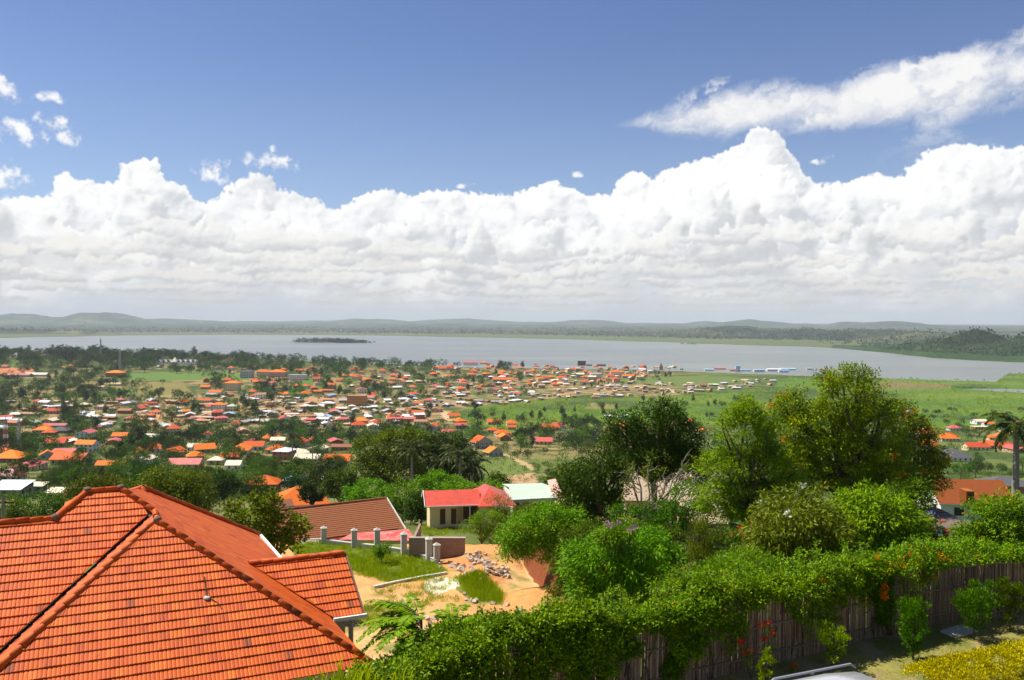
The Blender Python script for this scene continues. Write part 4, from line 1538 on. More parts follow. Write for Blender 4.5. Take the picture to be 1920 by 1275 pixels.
picked('house', 550, 914, 44, 'pale blue hipped roof peeping over the orange pyramid', roof='hip', rk='blue', wk='white', pitch=24)
picked('house', 584, 910, 32, 'plain brick-brown gabled house behind the pale blue roof', roof='gable', rk='brown', wk='brick', ratio=0.7, pitch=34)
picked('house', 548, 962, 100, 'orange pyramid-roofed house in front of the pale blue roof', roof='hip', rk='orange', wk='cream', ratio=0.92, pitch=28, hgt=2.2, rz=0.35)
picked('house', 520, 968, 36, 'small brown gable attached before the orange pyramid roof', roof='gable', rk='brown', wk='white', ratio=0.8, pitch=26, hgt=2.2, rz=0.5)
picked('tin_shed', 617, 912, 26, 'small white tin shed right of the plain brick-brown gable', roof='shed', rk='white', wk='grey', cat='shed')
picked('house', 1019, 834, 32, 'red-roofed house among dark trees above the walled plot', roof='gable', rk='salmon', wk='tan', ratio=0.7, pitch=28)
picked('house', 902, 842, 36, 'orange house with a grey front gable left of the walled plot', roof='gable_front', rk='orange', wk='grey', pitch=30, rz=0.5, floors=2, hgt=2.6)
picked('house', 925, 856, 30, 'lower orange house with a grey gable at the plot corner', roof='gable_front', rk='orange', wk='grey', pitch=30, rz=0.5)
picked('house', 942, 818, 28, 'bright orange hipped house above the two grey gables', roof='hip', rk='orange', wk='cream', rz=0.3)
picked('house', 924, 812, 20, 'small orange hipped house touching the bright one above the grey gables', roof='hip', rk='orange', wk='cream')
picked('house', 960, 806, 15, 'orange gabled house behind the bright hipped one', roof='gable', rk='orange', wk='tan')
picked('house', 864, 803, 20, 'pinkish-red house at the foot of the sandy dirt road', roof='gable', rk='salmon', wk='pink', ratio=0.8)
picked('tin_shed', 1143, 784, 17, 'left white tin shed standing alone in the marsh edge', roof='gable', rk='white', wk='white', ratio=0.5, pitch=14, cat='shed')
picked('tin_shed', 1169, 783, 21, 'right white tin shed standing alone in the marsh edge', roof='gable', rk='white', wk='white', ratio=0.4, pitch=14, cat='shed')
picked('house', 1796, 866, 58, 'white-walled house under a dark grey hipped roof beside the yellow blossoms', roof='hip', rk='slate', wk='white', ratio=0.8, pitch=27)
picked('house', 1783, 828, 34, 'orange hipped house behind the dark hipped roof', roof='hip', rk='orange', wk='cream', ratio=0.8)
picked('house', 1900, 925, 78, 'brick house under dark grey hipped roof at the palm trunk', roof='hip', rk='slate', wk='brick', ratio=0.8, pitch=20, rz=-0.25)
picked('house', 1845, 806, 34, 'long flat cream and orange house below the marsh', roof='flat', rk='cream', wk='orange', ratio=0.5)
picked('house', 1793, 808, 22, 'pinkish-red house left of the long flat cream one', roof='hip', rk='salmon', wk='white')
picked('house', 1856, 800, 20, 'orange house above the long flat cream one', roof='gable', rk='orange', wk='white', ratio=0.6)
picked('house', 1858, 842, 32, 'orange-red house glimpsed left of the palm crown', roof='gable', rk='red', wk='pink', ratio=0.7)


def block(px, py, wpx, floors, roof, rk, wk, label, ratio=0.6, rz=0.0, pitch=22, name='apartment_block', cat='apartment block', hgt=3.1, over=0.7):
    """a far multi-storey building: walls, roof and openings as parts"""
    g = ground_at(px, py, 200, 3300)
    w = wpx * g.y / FPX
    wl, rf, op = house_geo(w, w * ratio, hgt * floors, roof, RAD(pitch), over, floors, random)
    root = empty(name, (g.x, g.y + w * ratio * 0.5, g.z), rz, label, cat)
    link('wall', wl.mesh('block_wall', [WALL[wk]]), root)
    link('roof', rf.mesh('block_roof', [ROOF[rk], WALL[wk]]), root)
    for i in range(len(op.F) // 6):
        P = Poly()
        for f in op.F[i * 6:i * 6 + 6]:
            P.face([op.V[k] for k in f])
        link('window', P.mesh('block_window', [DARKGLASS]), root)
    SP.put(g.x, g.y + w * ratio * 0.5, w * 0.6)
    show((g.x, g.y, g.z), w, hgt * floors + 3, 0.9)
    return root


block(213, 707, 30, 2, 'hip', 'orange', 'brick', 'two-storey brown block with bright orange hipped roof by the lattice mast', 0.7, hgt=4.0)
block(433, 733, 27, 4, 'hip', 'orange', 'cream', 'cream four-storey block with balcony openings under an orange hipped roof', 0.7)
block(461, 709, 22, 4, 'hip', 'slate', 'green', 'grey four-storey flats left of the two orange-topped ones', 0.7, pitch=18)
block(493, 706, 24, 3, 'hip', 'orange', 'cream', 'smaller cream block with orange top next to the grey flats', 0.7)
block(518, 707, 30, 3, 'hip', 'orange', 'pink', 'larger pinkish block with orange top second from the grey flats', 0.7)
block(556, 713, 34, 3, 'flat', 'grey', 'white', 'flat-roofed white block right of the orange-topped blocks', 0.5)
block(408, 771, 26, 3, 'hip', 'orange', 'white', 'white two-storey house with rows of windows and orange hipped roof', 0.7, hgt=2.7)
block(432, 771, 18, 2, 'hip', 'green', 'cream', 'cream house with olive green hipped roof beside the white two-storey one', 0.8)
block(668, 761, 35, 4, 'flat', 'rusty', 'orange', 'brown and orange apartment block at the centre of town', 0.55, hgt=3.3)
block(882, 686, 26, 3, 'gable', 'salmon', 'white', 'red-topped white block standing on the lakeshore', 0.6, pitch=14)
block(907, 684, 14, 2, 'hip', 'orange', 'white', 'orange hipped block right of the red-topped shore block', 0.8)
block(1091, 687, 15, 4, 'flat', 'old', 'dark', 'dark unfinished concrete block standing on the shore', 0.7, hgt=3.6)
block(1104, 688, 12, 2, 'flat', 'old', 'grey', 'low grey block stuck to the dark unfinished one', 0.7)
block(1128, 688, 16, 2, 'flat', 'old', 'dark', 'low dark-framed block right of the unfinished one', 0.6)
block(1118, 712, 20, 4, 'flat', 'white', 'white', 'white four-storey block in the crowded quarter', 0.7)
block(1158, 706, 26, 3, 'hip', 'orange', 'white', 'wide white block with orange-red roof in the crowded quarter', 0.6)
block(1178, 709, 22, 1, 'gable', 'orange', 'tan', 'long low orange-roofed hall right of the wide white block', 0.5, hgt=4.5)
block(943, 716, 38, 1, 'gable', 'orange', 'tan', 'long bright orange-roofed hall in the lakeside quarter', 0.4, hgt=4.5)
block(752, 791, 52, 1, 'gable', 'salmon', 'tan', 'long low pinkish-red hall above the palm grove', 0.25, hgt=3.5, pitch=20)
block(590, 738, 26, 1, 'gable', 'red', 'tan', 'left long red hall below the bare green hill', 0.4, hgt=3.6)
block(612, 736, 26, 1, 'gable', 'red', 'tan', 'right long red hall below the bare green hill', 0.3, hgt=3.6)
block(30, 707, 50, 1, 'gable', 'maroon', 'tan', 'long maroon-roofed hall below the bare red field', 0.25, hgt=4)
block(66, 706, 40, 1, 'gable', 'cream', 'white', 'long pale gabled hall right of the maroon-roofed one', 0.35, hgt=4)
block(214, 724, 22, 1, 'gable', 'tan', 'cream', 'pale brown farm building on the yellow-green field', 0.5, hgt=3.5)
block(186, 733, 16, 2, 'gable', 'tan', 'cream', 'small pale two-storey house left of the farm building', 0.7)
block(281, 760, 24, 1, 'gable', 'red', 'tan', 'long low red roof beside the hedge-lined track', 0.35, hgt=3)
block(382, 756, 24, 1, 'gable', 'red', 'cream', 'red-roofed cream hall left of the white two-storey house', 0.5, hgt=4)
block(232, 776, 24, 1, 'gable', 'brown', 'brick', 'rust-brown gabled house at the edge of the dirt clearing', 0.6, hgt=4)
block(1240, 694, 6, 3, 'hip', 'old', 'brick', 'brown pointed tower rising above the shore roofs', 1.0, pitch=66, name='pointed_tower', cat='tower', hgt=3.0, over=0.1)
for (x, y, w, fl, rk, wk, lab) in [
        (1330, 696, 17, 1, 'blue', 'white', 'small blue-roofed white works at the left of the factory row'),
        (1350, 694, 22, 1, 'salmon', 'pink', 'pink-roofed works between the small blue one and the water tank'),
        (1378, 697, 18, 1, 'salmon', 'pink', 'pink works standing below the blue water tank'),
        (1398, 697, 20, 1, 'blue', 'white', 'low blue-roofed factory right of the pink works'),
        (1424, 698, 20, 1, 'blue', 'white', 'middle low blue-roofed factory beside the large pale halls'),
        (1452, 697, 26, 1, 'white', 'white', 'large pale blue-white factory hall, left one of two'),
        (1478, 696, 28, 1, 'blue', 'white', 'large blue factory hall, right one of two'),
        (1470, 699, 18, 1, 'blue', 'white', 'small blue shed before the large blue hall'),
        (1518, 695, 10, 1, 'blue', 'white', 'lone blue shed right of the large factory halls'),
        (1543, 696, 14, 1, 'tan', 'pink', 'pale pink unfinished house at the end of the factory row')]:
    block(x, y, w, fl, 'gable', rk, wk, lab, 0.5, pitch=10, name='factory_hall' if 'factory' in lab else 'works_building', cat='factory', hgt=6.0 if 'large' in lab else 4.5)

# zigzag-roofed hall on the rise
g = ground_at(330, 683, 200, 3300)
root = empty('zigzag_hall', g, 0, 'long hall with white zigzag roofs among the lakeshore trees', 'hall')
wz = 74 * g.y / FPX
P, Q = Poly(), Poly()
P.box(-wz / 2, wz / 2, 0.6, 17, -3, 5)
nz_ = 8
for i in range(nz_):
    x0, x1 = -wz / 2 + wz * i / nz_, -wz / 2 + wz * (i + 1) / nz_
    xm, e, r = (x0 + x1) / 2, 5.0, 11.0
    if i == 3:
        continue
    Q.slab([(x0, 0, e), (xm, 0, r), (xm, 18, r), (x0, 18, e)], 0.4)
    Q.slab([(xm, 0, r), (x1, 0, e), (x1, 18, e), (xm, 18, r)], 0.4)
link('wall', P.mesh('hall_wall', [WALL['white']]), root)
link('roof', Q.mesh('hall_roof', [ROOF['white']]), root)
P = Poly()
x0, x1 = -wz / 2 + wz * 3 / nz_, -wz / 2 + wz * 4 / nz_
for f in ([(x0, 0, 6), (x1, 0, 6), ((x0 + x1) / 2, 9, 17)], [(x1, 0, 6), (x1, 18, 6), ((x0 + x1) / 2, 9, 17)], [(x1, 18, 6), (x0, 18, 6), ((x0 + x1) / 2, 9, 17)], [(x0, 18, 6), (x0, 0, 6), ((x0 + x1) / 2, 9, 17)]):
    P.face(f)
link('entrance_roof', P.mesh('hall_entrance', [ROOF['cream']]), root)
SP.put(g.x, g.y, wz * 0.5)
show((g.x, g.y, g.z), wz, 12, 0.95)


# ---- masts, tank, pole
def mast(px, py_base, py_top, wpx, label, banded, Y=None):
    g = ground_at(px, py_base, 200, 3300) if Y is None else at(px, py_base, Y)
    h = (py_base - py_top) * g.y / FPX
    w = wpx * g.y / FPX / 2
    root = empty('lattice_mast', g, 0.3, label, 'mast')
    n = 14
    for k in range(n if banded else 1):
        P = Poly()
        z0, z1 = (h * k / n, h * (k + 1) / n) if banded else (0, h)
        sub = 1 if banded else n
        for s in range(sub):
            a, b = z0 + (z1 - z0) * s / sub, z0 + (z1 - z0) * (s + 1) / sub
            wa, wb = w * (1 - 0.55 * a / h), w * (1 - 0.55 * b / h)
            c0 = [(sx * wa, sy * wa, a) for sx, sy in ((-1, -1), (1, -1), (1, 1), (-1, 1))]
            c1 = [(sx * wb, sy * wb, b) for sx, sy in ((-1, -1), (1, -1), (1, 1), (-1, 1))]
            t = max(0.10, 0.00022 * g.y)
            for i in range(4):
                j = (i + 1) % 4
                P.bar(c0[i], c1[i], t * 1.5, t * 1.5)
                P.bar(c0[i], c1[j], t, t)
                P.bar(c1[i], c0[j], t, t)
                P.bar(c1[i], c1[j], t, t)
        link('lattice_section', P.mesh('mast_section', [(STEEL_RED, STEEL_WHITE)[(k // 2) % 2] if banded else STEEL_GREY]), root)
    P = Poly()
    P.bar((0, 0, h), (0, 0, h * 1.10), 0.3, 0.3)
    P.box(-w * 0.8, w * 0.8, -w * 0.6, -w * 0.4, h * 0.9, h * 0.96)
    link('aerial', P.mesh('mast_aerial', [STEEL_GREY]), root)


mast(11, 852, 786, 9, 'red and white banded lattice mast at the picture edge', True)
mast(36, 852, 788, 7, 'plain grey lattice mast beside the red and white banded one', False)
mast(225, 702, 655, 4, 'pale lattice mast rising behind the brown orange-roofed block', False)
mast(189, 682, 636, 2.6, 'thin mast standing against the lake above the wooded rise', False)
g = ground_at(1383, 698, 200, 3300)
root = empty('water_tank', g, 0, 'blue water tank on a tall frame in the factory row', 'water tank')
s = g.y / FPX
P = Poly()
P.box(-4 * s, 4 * s, -4 * s, 4 * s, 6 * s, 11.5 * s)
P.box(-4.3 * s, 4.3 * s, -4.3 * s, 4.3 * s, 11.5 * s, 12 * s)
link('tank', P.mesh('tank_box', [ROOF['blue']]), root)
for sx, sy in ((-1, -1), (1, -1), (1, 1), (-1, 1)):
    P = Poly()
    P.bar((sx * 3.2 * s, sy * 3.2 * s, -1), (sx * 3.0 * s, sy * 3.0 * s, 6 * s), 0.8, 0.8)
    link('leg', P.mesh('tank_leg', [STEEL_GREY]), root)
P = Poly()
for sy in (-1, 1):
    P.bar((-3.1 * s, sy * 3.1 * s, 0.5 * s), (3.1 * s, sy * 3.1 * s, 5.6 * s), 0.5, 0.5)
    P.bar((3.1 * s, sy * 3.1 * s, 0.5 * s), (-3.1 * s, sy * 3.1 * s, 5.6 * s), 0.5, 0.5)
link('brace', P.mesh('tank_brace', [STEEL_GREY]), root)
g = at(6, 1000, 62)
g.z = gz(g.x, g.y)
root = empty('utility_pole', g, 0, 'weathered wooden utility pole at the picture edge behind the orange roof', 'pole')
hp = float(at(6, 932, 62).z - g.z)
gg = Geo().add(*tube([(0, 0, -0.6), (0, 0, hp * 0.5), (0.03, 0, hp)], [0.16, 0.14, 0.11], 10))
link('pole', gg.mesh('pole_shaft', [BARK_GREY], True), root)
P = Poly()
P.bar((-0.8, 0, hp - 0.4), (0.8, 0, hp - 0.4), 0.1, 0.12)
link('crossarm', P.mesh('pole_arm', [BARK]), root)
P = Poly()
for sx in (-0.7, 0, 0.7):
    P.box(sx - 0.05, sx + 0.05, -0.05, 0.05, hp - 0.34, hp - 0.16)
link('insulator', P.mesh('pole_insulators', [plain_mat('insulator_yellow', (0.75, 0.45, 0.05), 0.4)]), root)

# ---- the rest of the town, thrown down where the photograph has roofs
SIZES = {'s': (9, 8, 3.0), 'm': (13, 10, 3.2), 'l': (17, 11, 3.4), 'd': (13, 11, 6.0), 'long': (22, 8, 3.2)}
SIZEW = {'s': 'small', 'm': 'mid-sized', 'l': 'broad', 'd': 'two-storey', 'long': 'long'}
H_ZONES = [
    ([(0,664),(480,672),(480,698),(300,694),(230,698),(0,690)], 11, 'red:3 orange:3 white:1', 's:2 m:3', 1.6),
    ([(375,690),(735,690),(735,744),(375,744)], 44, 'orange:5 red:4 cream:1 grey:1 salmon:2', 'm:4 l:3 d:3 s:1', 1.15),
    ([(735,684),(1000,684),(1000,742),(735,742)], 96, 'orange:6 red:4 salmon:2 cream:2 tan:2 white:1 green:0.4 grey:0.5', 's:3 m:5 l:2 d:3', 0.82),
    ([(1000,685),(1290,690),(1210,712),(1000,730)], 110, 'orange:5 red:3 cream:3 white:2 tan:3 salmon:2 rusty:1 blue:0.4', 's:4 m:4 l:1 d:4', 0.72),
    ([(360,742),(810,742),(830,800),(500,806),(350,792)], 70, 'tan:4 cream:3 white:2 red:2 orange:2 rusty:2 salmon:1 blue:0.5 grey:1', 's:3 m:4 l:1 d:1 long:1', 0.8),
    ([(0,752),(360,752),(360,806),(0,806)], 40, 'white:3 tan:3 cream:2 salmon:2 red:2 green:0.6 orange:1 rusty:1', 's:2 m:4 l:2 long:1', 1.0),
    ([(0,812),(640,806),(640,880),(240,878),(0,890)], 32, 'orange:6 red:3 cream:2 salmon:2 tan:1 white:0.5', 'm:4 l:3 d:1', 1.15),
    ([(640,786),(900,770),(1060,800),(960,830),(640,812)], 14, 'red:3 orange:3 white:1 cream:1 salmon:2', 'm:4 l:2', 1.1),
    ([(1130,800),(1380,785),(1380,850),(1130,850)], 4, 'orange:4 red:2 white:1', 'm:1', 1.2),
    ([(1700,790),(1920,788),(1920,850),(1720,850)], 14, 'orange:4 red:4 cream:1 salmon:2', 'm:2 s:1 l:1', 1.1),
]


def wpick(spec):
    it = [s.split(':') for s in spec.split()]
    return R7.choices([a for a, _ in it], [float(b) for _, b in it])[0]


def throw(poly):
    xs, ys = [p[0] for p in poly], [p[1] for p in poly]
    for _ in range(60):
        px, py = R7.uniform(min(xs), max(xs)), R7.uniform(min(ys), max(ys))
        if inside(poly, np.array([px]), np.array([py]))[0]:
            return px, py
    return None


n_house = 0
for poly, count, pal, sizes, spacing in H_ZONES:
    made = tries = 0
    while made < count and tries < count * 9:
        tries += 1
        t = throw(poly)
        if t is None:
            break
        g = ground_at(t[0], t[1], 150, 3300)
        if g is None:
            continue
        sz, rk = wpick(sizes), wpick(pal)
        w, d, h = SIZES[sz]
        if not SP.free(g.x, g.y, max(w, d) * 0.5, spacing):
            continue
        SP.put(g.x, g.y, max(w, d) * 0.5)
        roof = wpick('hip:5 gable:4' if rk in ('orange', 'red') else 'gable:5 hip:2 gable_front:1')
        wk = wpick('cream:4 white:3 tan:3 pink:1 brick:1' if rk in ('orange', 'red', 'salmon') else 'tan:4 cream:2 white:1 brick:2')
        me = far_house_mesh((sz, roof, rk, wk), w, d, h, roof, RAD(27 if rk in ('orange', 'red') else 18), 0.7, 2 if sz == 'd' else 1, rk, wk, R7)
        nm = {'d': 'two_storey_house', 'long': 'long_house', 's': 'cottage'}.get(sz, 'house')
        o = link(nm, me, None, g, R7.choice([0, math.pi / 2]) + R7.gauss(0.1, 0.22))
        o.scale = (R7.uniform(0.85, 1.15),) * 3
        show(g, w, h + 3, 0.65)
        later(o, f"{SIZEW[sz]} {COLNAME[rk]} {'hipped' if roof == 'hip' else 'gabled'}", 'house', 'houses', t[0], t[1], 'house', 'houses spread through the lakeside town')
        made += 1
        n_house += 1


SHACKS = [
    ([(985,738),(1100,728),(1180,716),(1330,722),(1400,714),(1456,710),(1458,722),(1300,738),(1150,746),(1000,752)], 112, 'white:5 cream:4 tan:5 rusty:3 grey:2', 0.60),
    ([(800,738),(1010,734),(1005,756),(880,762),(800,764)], 46, 'white:5 cream:3 tan:2 grey:2 rusty:2', 0.62),
    ([(440,748),(800,744),(800,800),(500,802)], 90, 'white:4 tan:5 cream:4 rusty:3', 0.66),
    ([(200,756),(440,752),(440,800),(200,800)], 34, 'tan:6 rusty:3 cream:1', 0.72),
    ([(0,752),(200,752),(200,800),(0,800)], 16, 'white:5 tan:3 cream:2', 0.8),
]
n_shack = 0
for poly, count, pal, spacing in SHACKS:
    made = tries = 0
    while made < count and tries < count * 12:
        tries += 1
        t = throw(poly)
        g = ground_at(t[0], t[1], 150, 3300)
        if g is None:
            continue
        rk = wpick(pal)
        v = R7.choice((0, 1, 2))
        w, d, h = ((8, 6, 2.6), (10, 7, 2.7), (14, 6, 2.6))[v]
        if not SP.free(g.x, g.y, max(w, d) * 0.5, spacing):
            continue
        SP.put(g.x, g.y, max(w, d) * 0.5)
        roof = R7.choice(('gable', 'shed', 'gable'))
        wk = wpick('tan:4 brick:2 cream:1 grey:1 dark:1')
        me = far_house_mesh(('k', v, roof, rk, wk), w, d, h, roof, RAD(16), 0.4, 1, rk, wk, R7)
        o = link('shack', me, None, g, R7.choice([0, math.pi / 2]) + R7.gauss(0.1, 0.3))
        o.scale = (R7.uniform(0.8, 1.15),) * 3
        later(o, f"{('small', 'square', 'long')[v]} {COLNAME[rk]}-roofed", 'shack', 'shacks', t[0], t[1], 'shack', 'low tin-roofed shacks of the town')
        made += 1
        n_shack += 1


# ---- trees of town and slopes
KINDS = {}
for key, shape, mat, th, words in [
        ('round', 'round', 'far', 0.3, ('dark', 'round_tree', 'round tree')), ('round2', 'round', 'mid', 0.3, ('fresh green', 'leafy_tree', 'leafy tree')),
        ('wide', 'wide', 'fardark', 0.5, ('dark', 'spreading_tree', 'spreading tree')), ('wide2', 'wide', 'far', 0.5, ('mid-green', 'spreading_tree', 'spreading tree')),
        ('tall', 'tall', 'fardark', 0.3, ('tall dark', 'slender_tree', 'slender tree')), ('cone', 'cone', 'fardark', 0.2, ('pointed dark', 'slender_tree', 'slender tree')),
        ('ragged', 'ragged', 'far', 0.4, ('ragged green', 'spreading_tree', 'spreading tree')), ('bush', 'bush', 'mid', 0.2, ('low fresh', 'bush', 'bush')), ('bush2', 'bush', 'far', 0.2, ('low dark', 'bush', 'bush'))]:
    lod = []
    for n_cl, per, rc, L in ((60, 10, 0.10, 0.085), (170, 26, 0.075, 0.034)):
        gl, gt = kind_mesh(np.random.default_rng(len(KINDS) + 3), shape, n_cl, per, rc, L, th, mat)
        one = Geo()
        for G, m in ((gl, 0), (gt, 1)):
            one.add(np.concatenate(G.V), np.concatenate(G.F), np.concatenate(G.T), m)
        lod.append((one.mesh(key + '_tree', [LM[mat], BARK]), gl.mesh(key + '_crown', [LM[mat]]), gt.mesh(key + '_trunk', [BARK], True)))
    KINDS[key] = (lod, words)


def plant_tree(key, g, h, px, py, wide=1.0):
    lod, (adj, nm, noun) = KINDS[key]
    near = g.y < 620
    if py < 700 and nm != 'bush':
        nm, noun = 'shore_tree', noun.replace('tree', 'shore tree')
    rz = R7.uniform(0, 6.28)
    if near:
        o = empty(nm, g, rz)
        link('crown', lod[1][1], o)
        link('trunk', lod[1][2], o)
    else:
        o = link(nm, lod[0][0], None, g, rz)
    o.scale = (h * wide, h * wide, h)
    later(o, adj, noun, noun + ('es' if noun == 'bush' else 's'), px, py, 'bush' if noun == 'bush' else 'tree', noun + ('es' if noun == 'bush' else 's') + ' of the town and slopes')
    return o


T_ZONES = [  # polygon, number, kinds, height range, spacing as a share of the crown, room kept from houses
    ([(-10,664),(480,674),(480,686),(250,692),(-10,688)], 130, 'round:4 wide:4 tall:2 wide2:1', (19, 30), 0.42),
    ([(470,676),(760,686),(1000,690),(1000,696),(470,694)], 46, 'round:4 tall:2 wide:2', (14, 24), 0.6),
    ([(60,696),(240,692),(240,745),(0,760),(0,706)], 80, 'round:4 wide:2 ragged:1 tall:1 round2:2', (12, 19), 0.65),
    ([(240,716),(420,722),(420,748),(240,748)], 10, 'round:3 bush:2', (5, 10), 1.0),
    ([(260,684),(480,692),(480,702),(260,700)], 34, 'round:3 wide2:2', (12, 18), 0.7),
    ([(400,700),(1000,696),(1000,745),(400,745)], 90, 'round:4 round2:2 tall:2 wide:1 ragged:1 wide:1', (11, 18), 0.75),
    ([(1000,694),(1300,694),(1230,720),(1000,735)], 24, 'round:4 tall:2', (7, 12), 1.0),
    ([(1300,690),(1520,691),(1500,697),(1310,697)], 10, 'round:2 tall:1', (6, 10), 1.0),
    ([(0,745),(820,745),(820,806),(0,806)], 92, 'round:4 tall:2 ragged:2 round2:3 wide:1', (10, 17), 0.75),
    ([(860,764),(1250,752),(1480,748),(1480,790),(900,800)], 44, 'round:3 tall:3 cone:2 bush:2', (7, 13), 0.9),
    ([(-10,806),(640,800),(640,862),(-10,880)], 110, 'round:4 wide:2 round2:4 ragged:2 tall:1 bush2:1', (9, 15), 0.75),
    ([(-20,866),(640,860),(640,925),(-20,960)], 70, 'round:4 round2:4 wide:1 ragged:1 bush:1', (9, 14), 0.75),
    ([(640,790),(900,800),(1130,796),(1130,850),(640,850)], 80, 'round:4 wide:2 round2:4 tall:1', (10, 16), 0.7),
    ([(940,850),(1140,840),(1140,905),(1010,905)], 20, 'round:3 round2:3 bush:3', (4, 8), 0.9),
    ([(1110,800),(1700,784),(1700,900),(1110,900)], 40, 'round:4 wide:2 round2:1', (9, 13), 0.85),
    ([(1680,770),(1930,772),(1930,905),(1690,905)], 46, 'round:4 round2:2 wide:1 bush:1', (6, 10), 0.85),
    ([(0,925),(430,925),(430,985),(0,1000)], 30, 'round:3 round2:4 bush:2', (5, 8), 0.8),
]
n_tree = 0
for poly, count, kinds, (h0, h1), sp in T_ZONES:
    made = tries = 0
    while made < count and tries < count * 12:
        tries += 1
        t = throw(poly)
        g = ground_at(t[0], t[1], 60, 3400)
        if g is None or g.z < 0.3:
            continue
        key = wpick(kinds)
        h = R7.uniform(h0, h1) * (0.55 if key.startswith('bush') else 1)
        r = h * {'wide': 0.6, 'wide2': 0.6, 'tall': 0.22, 'cone': 0.2, 'bush': 0.6, 'bush2': 0.6}.get(key, 0.45)
        if not SP.free(g.x, g.y, r, sp) or hides(g.x, g.y, g.z, h, r):
            continue
        SP.put(g.x, g.y, r * 0.8)
        plant_tree(key, g, h, t[0], t[1])
        made += 1
        n_tree += 1
open('/tmp/town.log', 'w').write(f'{n_house} {n_shack} {n_tree}')


def tree_cover(zones, seed=77):
    """the crowds of small trees between the ones set down singly"""
    rng = np.random.default_rng(seed)
    C, _ = lobe_clumps(rng, [(0, 0, 0.58, 0.42, 0.42, 0.36), (0.2, 0.1, 0.7, 0.25, 0.25, 0.2), (-0.2, -0.1, 0.5, 0.28, 0.28, 0.25)], 30, 0.55)
    V, F, T = clump_leaves(rng, C, np.full(len(C), 0.13), 7, 0.11, 0.07, 0.15, 0.6, (0, 0, 0.5), 0.55)
    g = Geo()
    for poly, n, h0, h1, sp in zones:
        made = tries = 0
        while made < n and tries < n * 6:
            tries += 1
            t = throw(poly)
            p = ground_at(t[0], t[1], 150, 3300)
            if p is None or p.z < 0.4:
                continue
            h = rng.uniform(h0, h1)
            if not SP.free(p.x, p.y, h * 0.36, sp) or hides(p.x, p.y, p.z, h, h * 0.4):
                continue
            SP.put(p.x, p.y, h * 0.3)
            a = rng.uniform(0, 6.28)
            R = np.array([[math.cos(a), -math.sin(a), 0], [math.sin(a), math.cos(a), 0], [0, 0, 1]])
            w = h * rng.uniform(0.85, 1.25)
            g.add((V @ R.T) * np.array([w, w, h]) + np.array([p.x, p.y, p.z - 0.1 * h]), F, np.clip(T * 0.75 + rng.uniform(-0.1, 0.35), 0, 1))
            made += 1
    tag(link('tree_cover', g.mesh('tree_cover', [LM['far']])), kind='stuff')


tree_cover([([(-10,662),(480,672),(760,684),(1000,690),(1000,698),(470,698),(250,694),(-10,692)], 300, 15, 26, 0.4), ([(60,696),(240,692),(300,745),(0,760),(0,706)], 120, 8, 15, 0.6), ([(380,698),(1000,694),(1000,745),(380,748)], 200, 8, 14, 0.7), ([(0,745),(830,745),(830,806),(0,806)], 130, 7, 12, 0.78), ([(-10,806),(640,800),(640,862),(-10,880)], 180, 7, 12, 0.72), ([(1000,694),(1290,694),(1230,720),(1000,735)], 40, 5, 9, 0.8), ([(640,790),(1130,792),(1130,850),(640,850)], 90, 6, 11, 0.7), ([(1130,800),(1930,780),(1930,900),(1130,900)], 110, 6, 11, 0.7)])


# ---- what nobody could count: undergrowth on the slopes, reeds and scrub on the marsh, woods on the far shores
def scatter(name, matkey, polys_n, L, R, per, lo, hi, seed, lift=0.3, box=None, cond=None):
    rng = np.random.default_rng(seed)
    C, Rr, Lr = [], [], []
    for poly, n in polys_n:
        xs, ys = [p[0] for p in poly], [p[1] for p in poly]
        px, py = rng.uniform(min(xs), max(xs), n * 3), rng.uniform(min(ys), max(ys), n * 3)
        k = inside(poly, px, py)
        px, py = px[k][:n], py[k][:n]
        # march all rays together
        d = np.stack([(px - 960) / FPX, (637.5 - py) / FPX, -np.ones_like(px)], 0)
        w = CAM_R @ d
        w = w / w[1]
        Y = np.exp(np.linspace(math.log(lo), math.log(hi), 260))
        best = np.full(len(px), np.nan)
        for y in Y:
            open_ = np.isnan(best)
            if not open_.any():
                break
            zz = ground_z(w[0][open_] * y, np.full(open_.sum(), y))
            hit = CAM_Z + w[2][open_] * y < zz
            ii = np.nonzero(open_)[0][hit]
            best[ii] = y
        ok = ~np.isnan(best)
        x, y = w[0][ok] * best[ok], best[ok]
        z = ground_z(x, y)
        kk = z > 0.2
        C.append(np.stack([x[kk], y[kk], z[kk]], -1))
    C = np.concatenate(C)
    if cond is not None:
        C = C[cond(C)]
    s = np.sqrt(np.maximum(C[:, 1], 30) / 300.0) if box is None else np.full(len(C), 1.0)
    s = s * rng.uniform(0.6, 1.4, len(C))
    C[:, 2] += lift * R * s
    k = np.repeat(np.arange(len(C)), per)
    o = unit(rng.standard_normal((len(k), 3)) + np.array([0, 0, 0.5]))
    P = C[k] + o * (R * s)[k, None] * rng.random((len(k), 1)) ** 0.5 * np.array([1, 1, 0.7])
    D = unit(o + rng.standard_normal((len(k), 3)) * 0.6)
    N = unit(np.array([0, 0, 1.0]) + rng.standard_normal((len(k), 3)) * 0.5)
    ct = rng.random(len(C))
    g = Geo().add(*leaf_quads(P, D, N, (L * s)[k], (L * 0.65 * s)[k], np.clip(ct[k] * 0.6 + rng.random(len(k)) * 0.4, 0, 1)))
    return tag(link(name, g.mesh(name, [LM[matkey]])), kind='stuff')


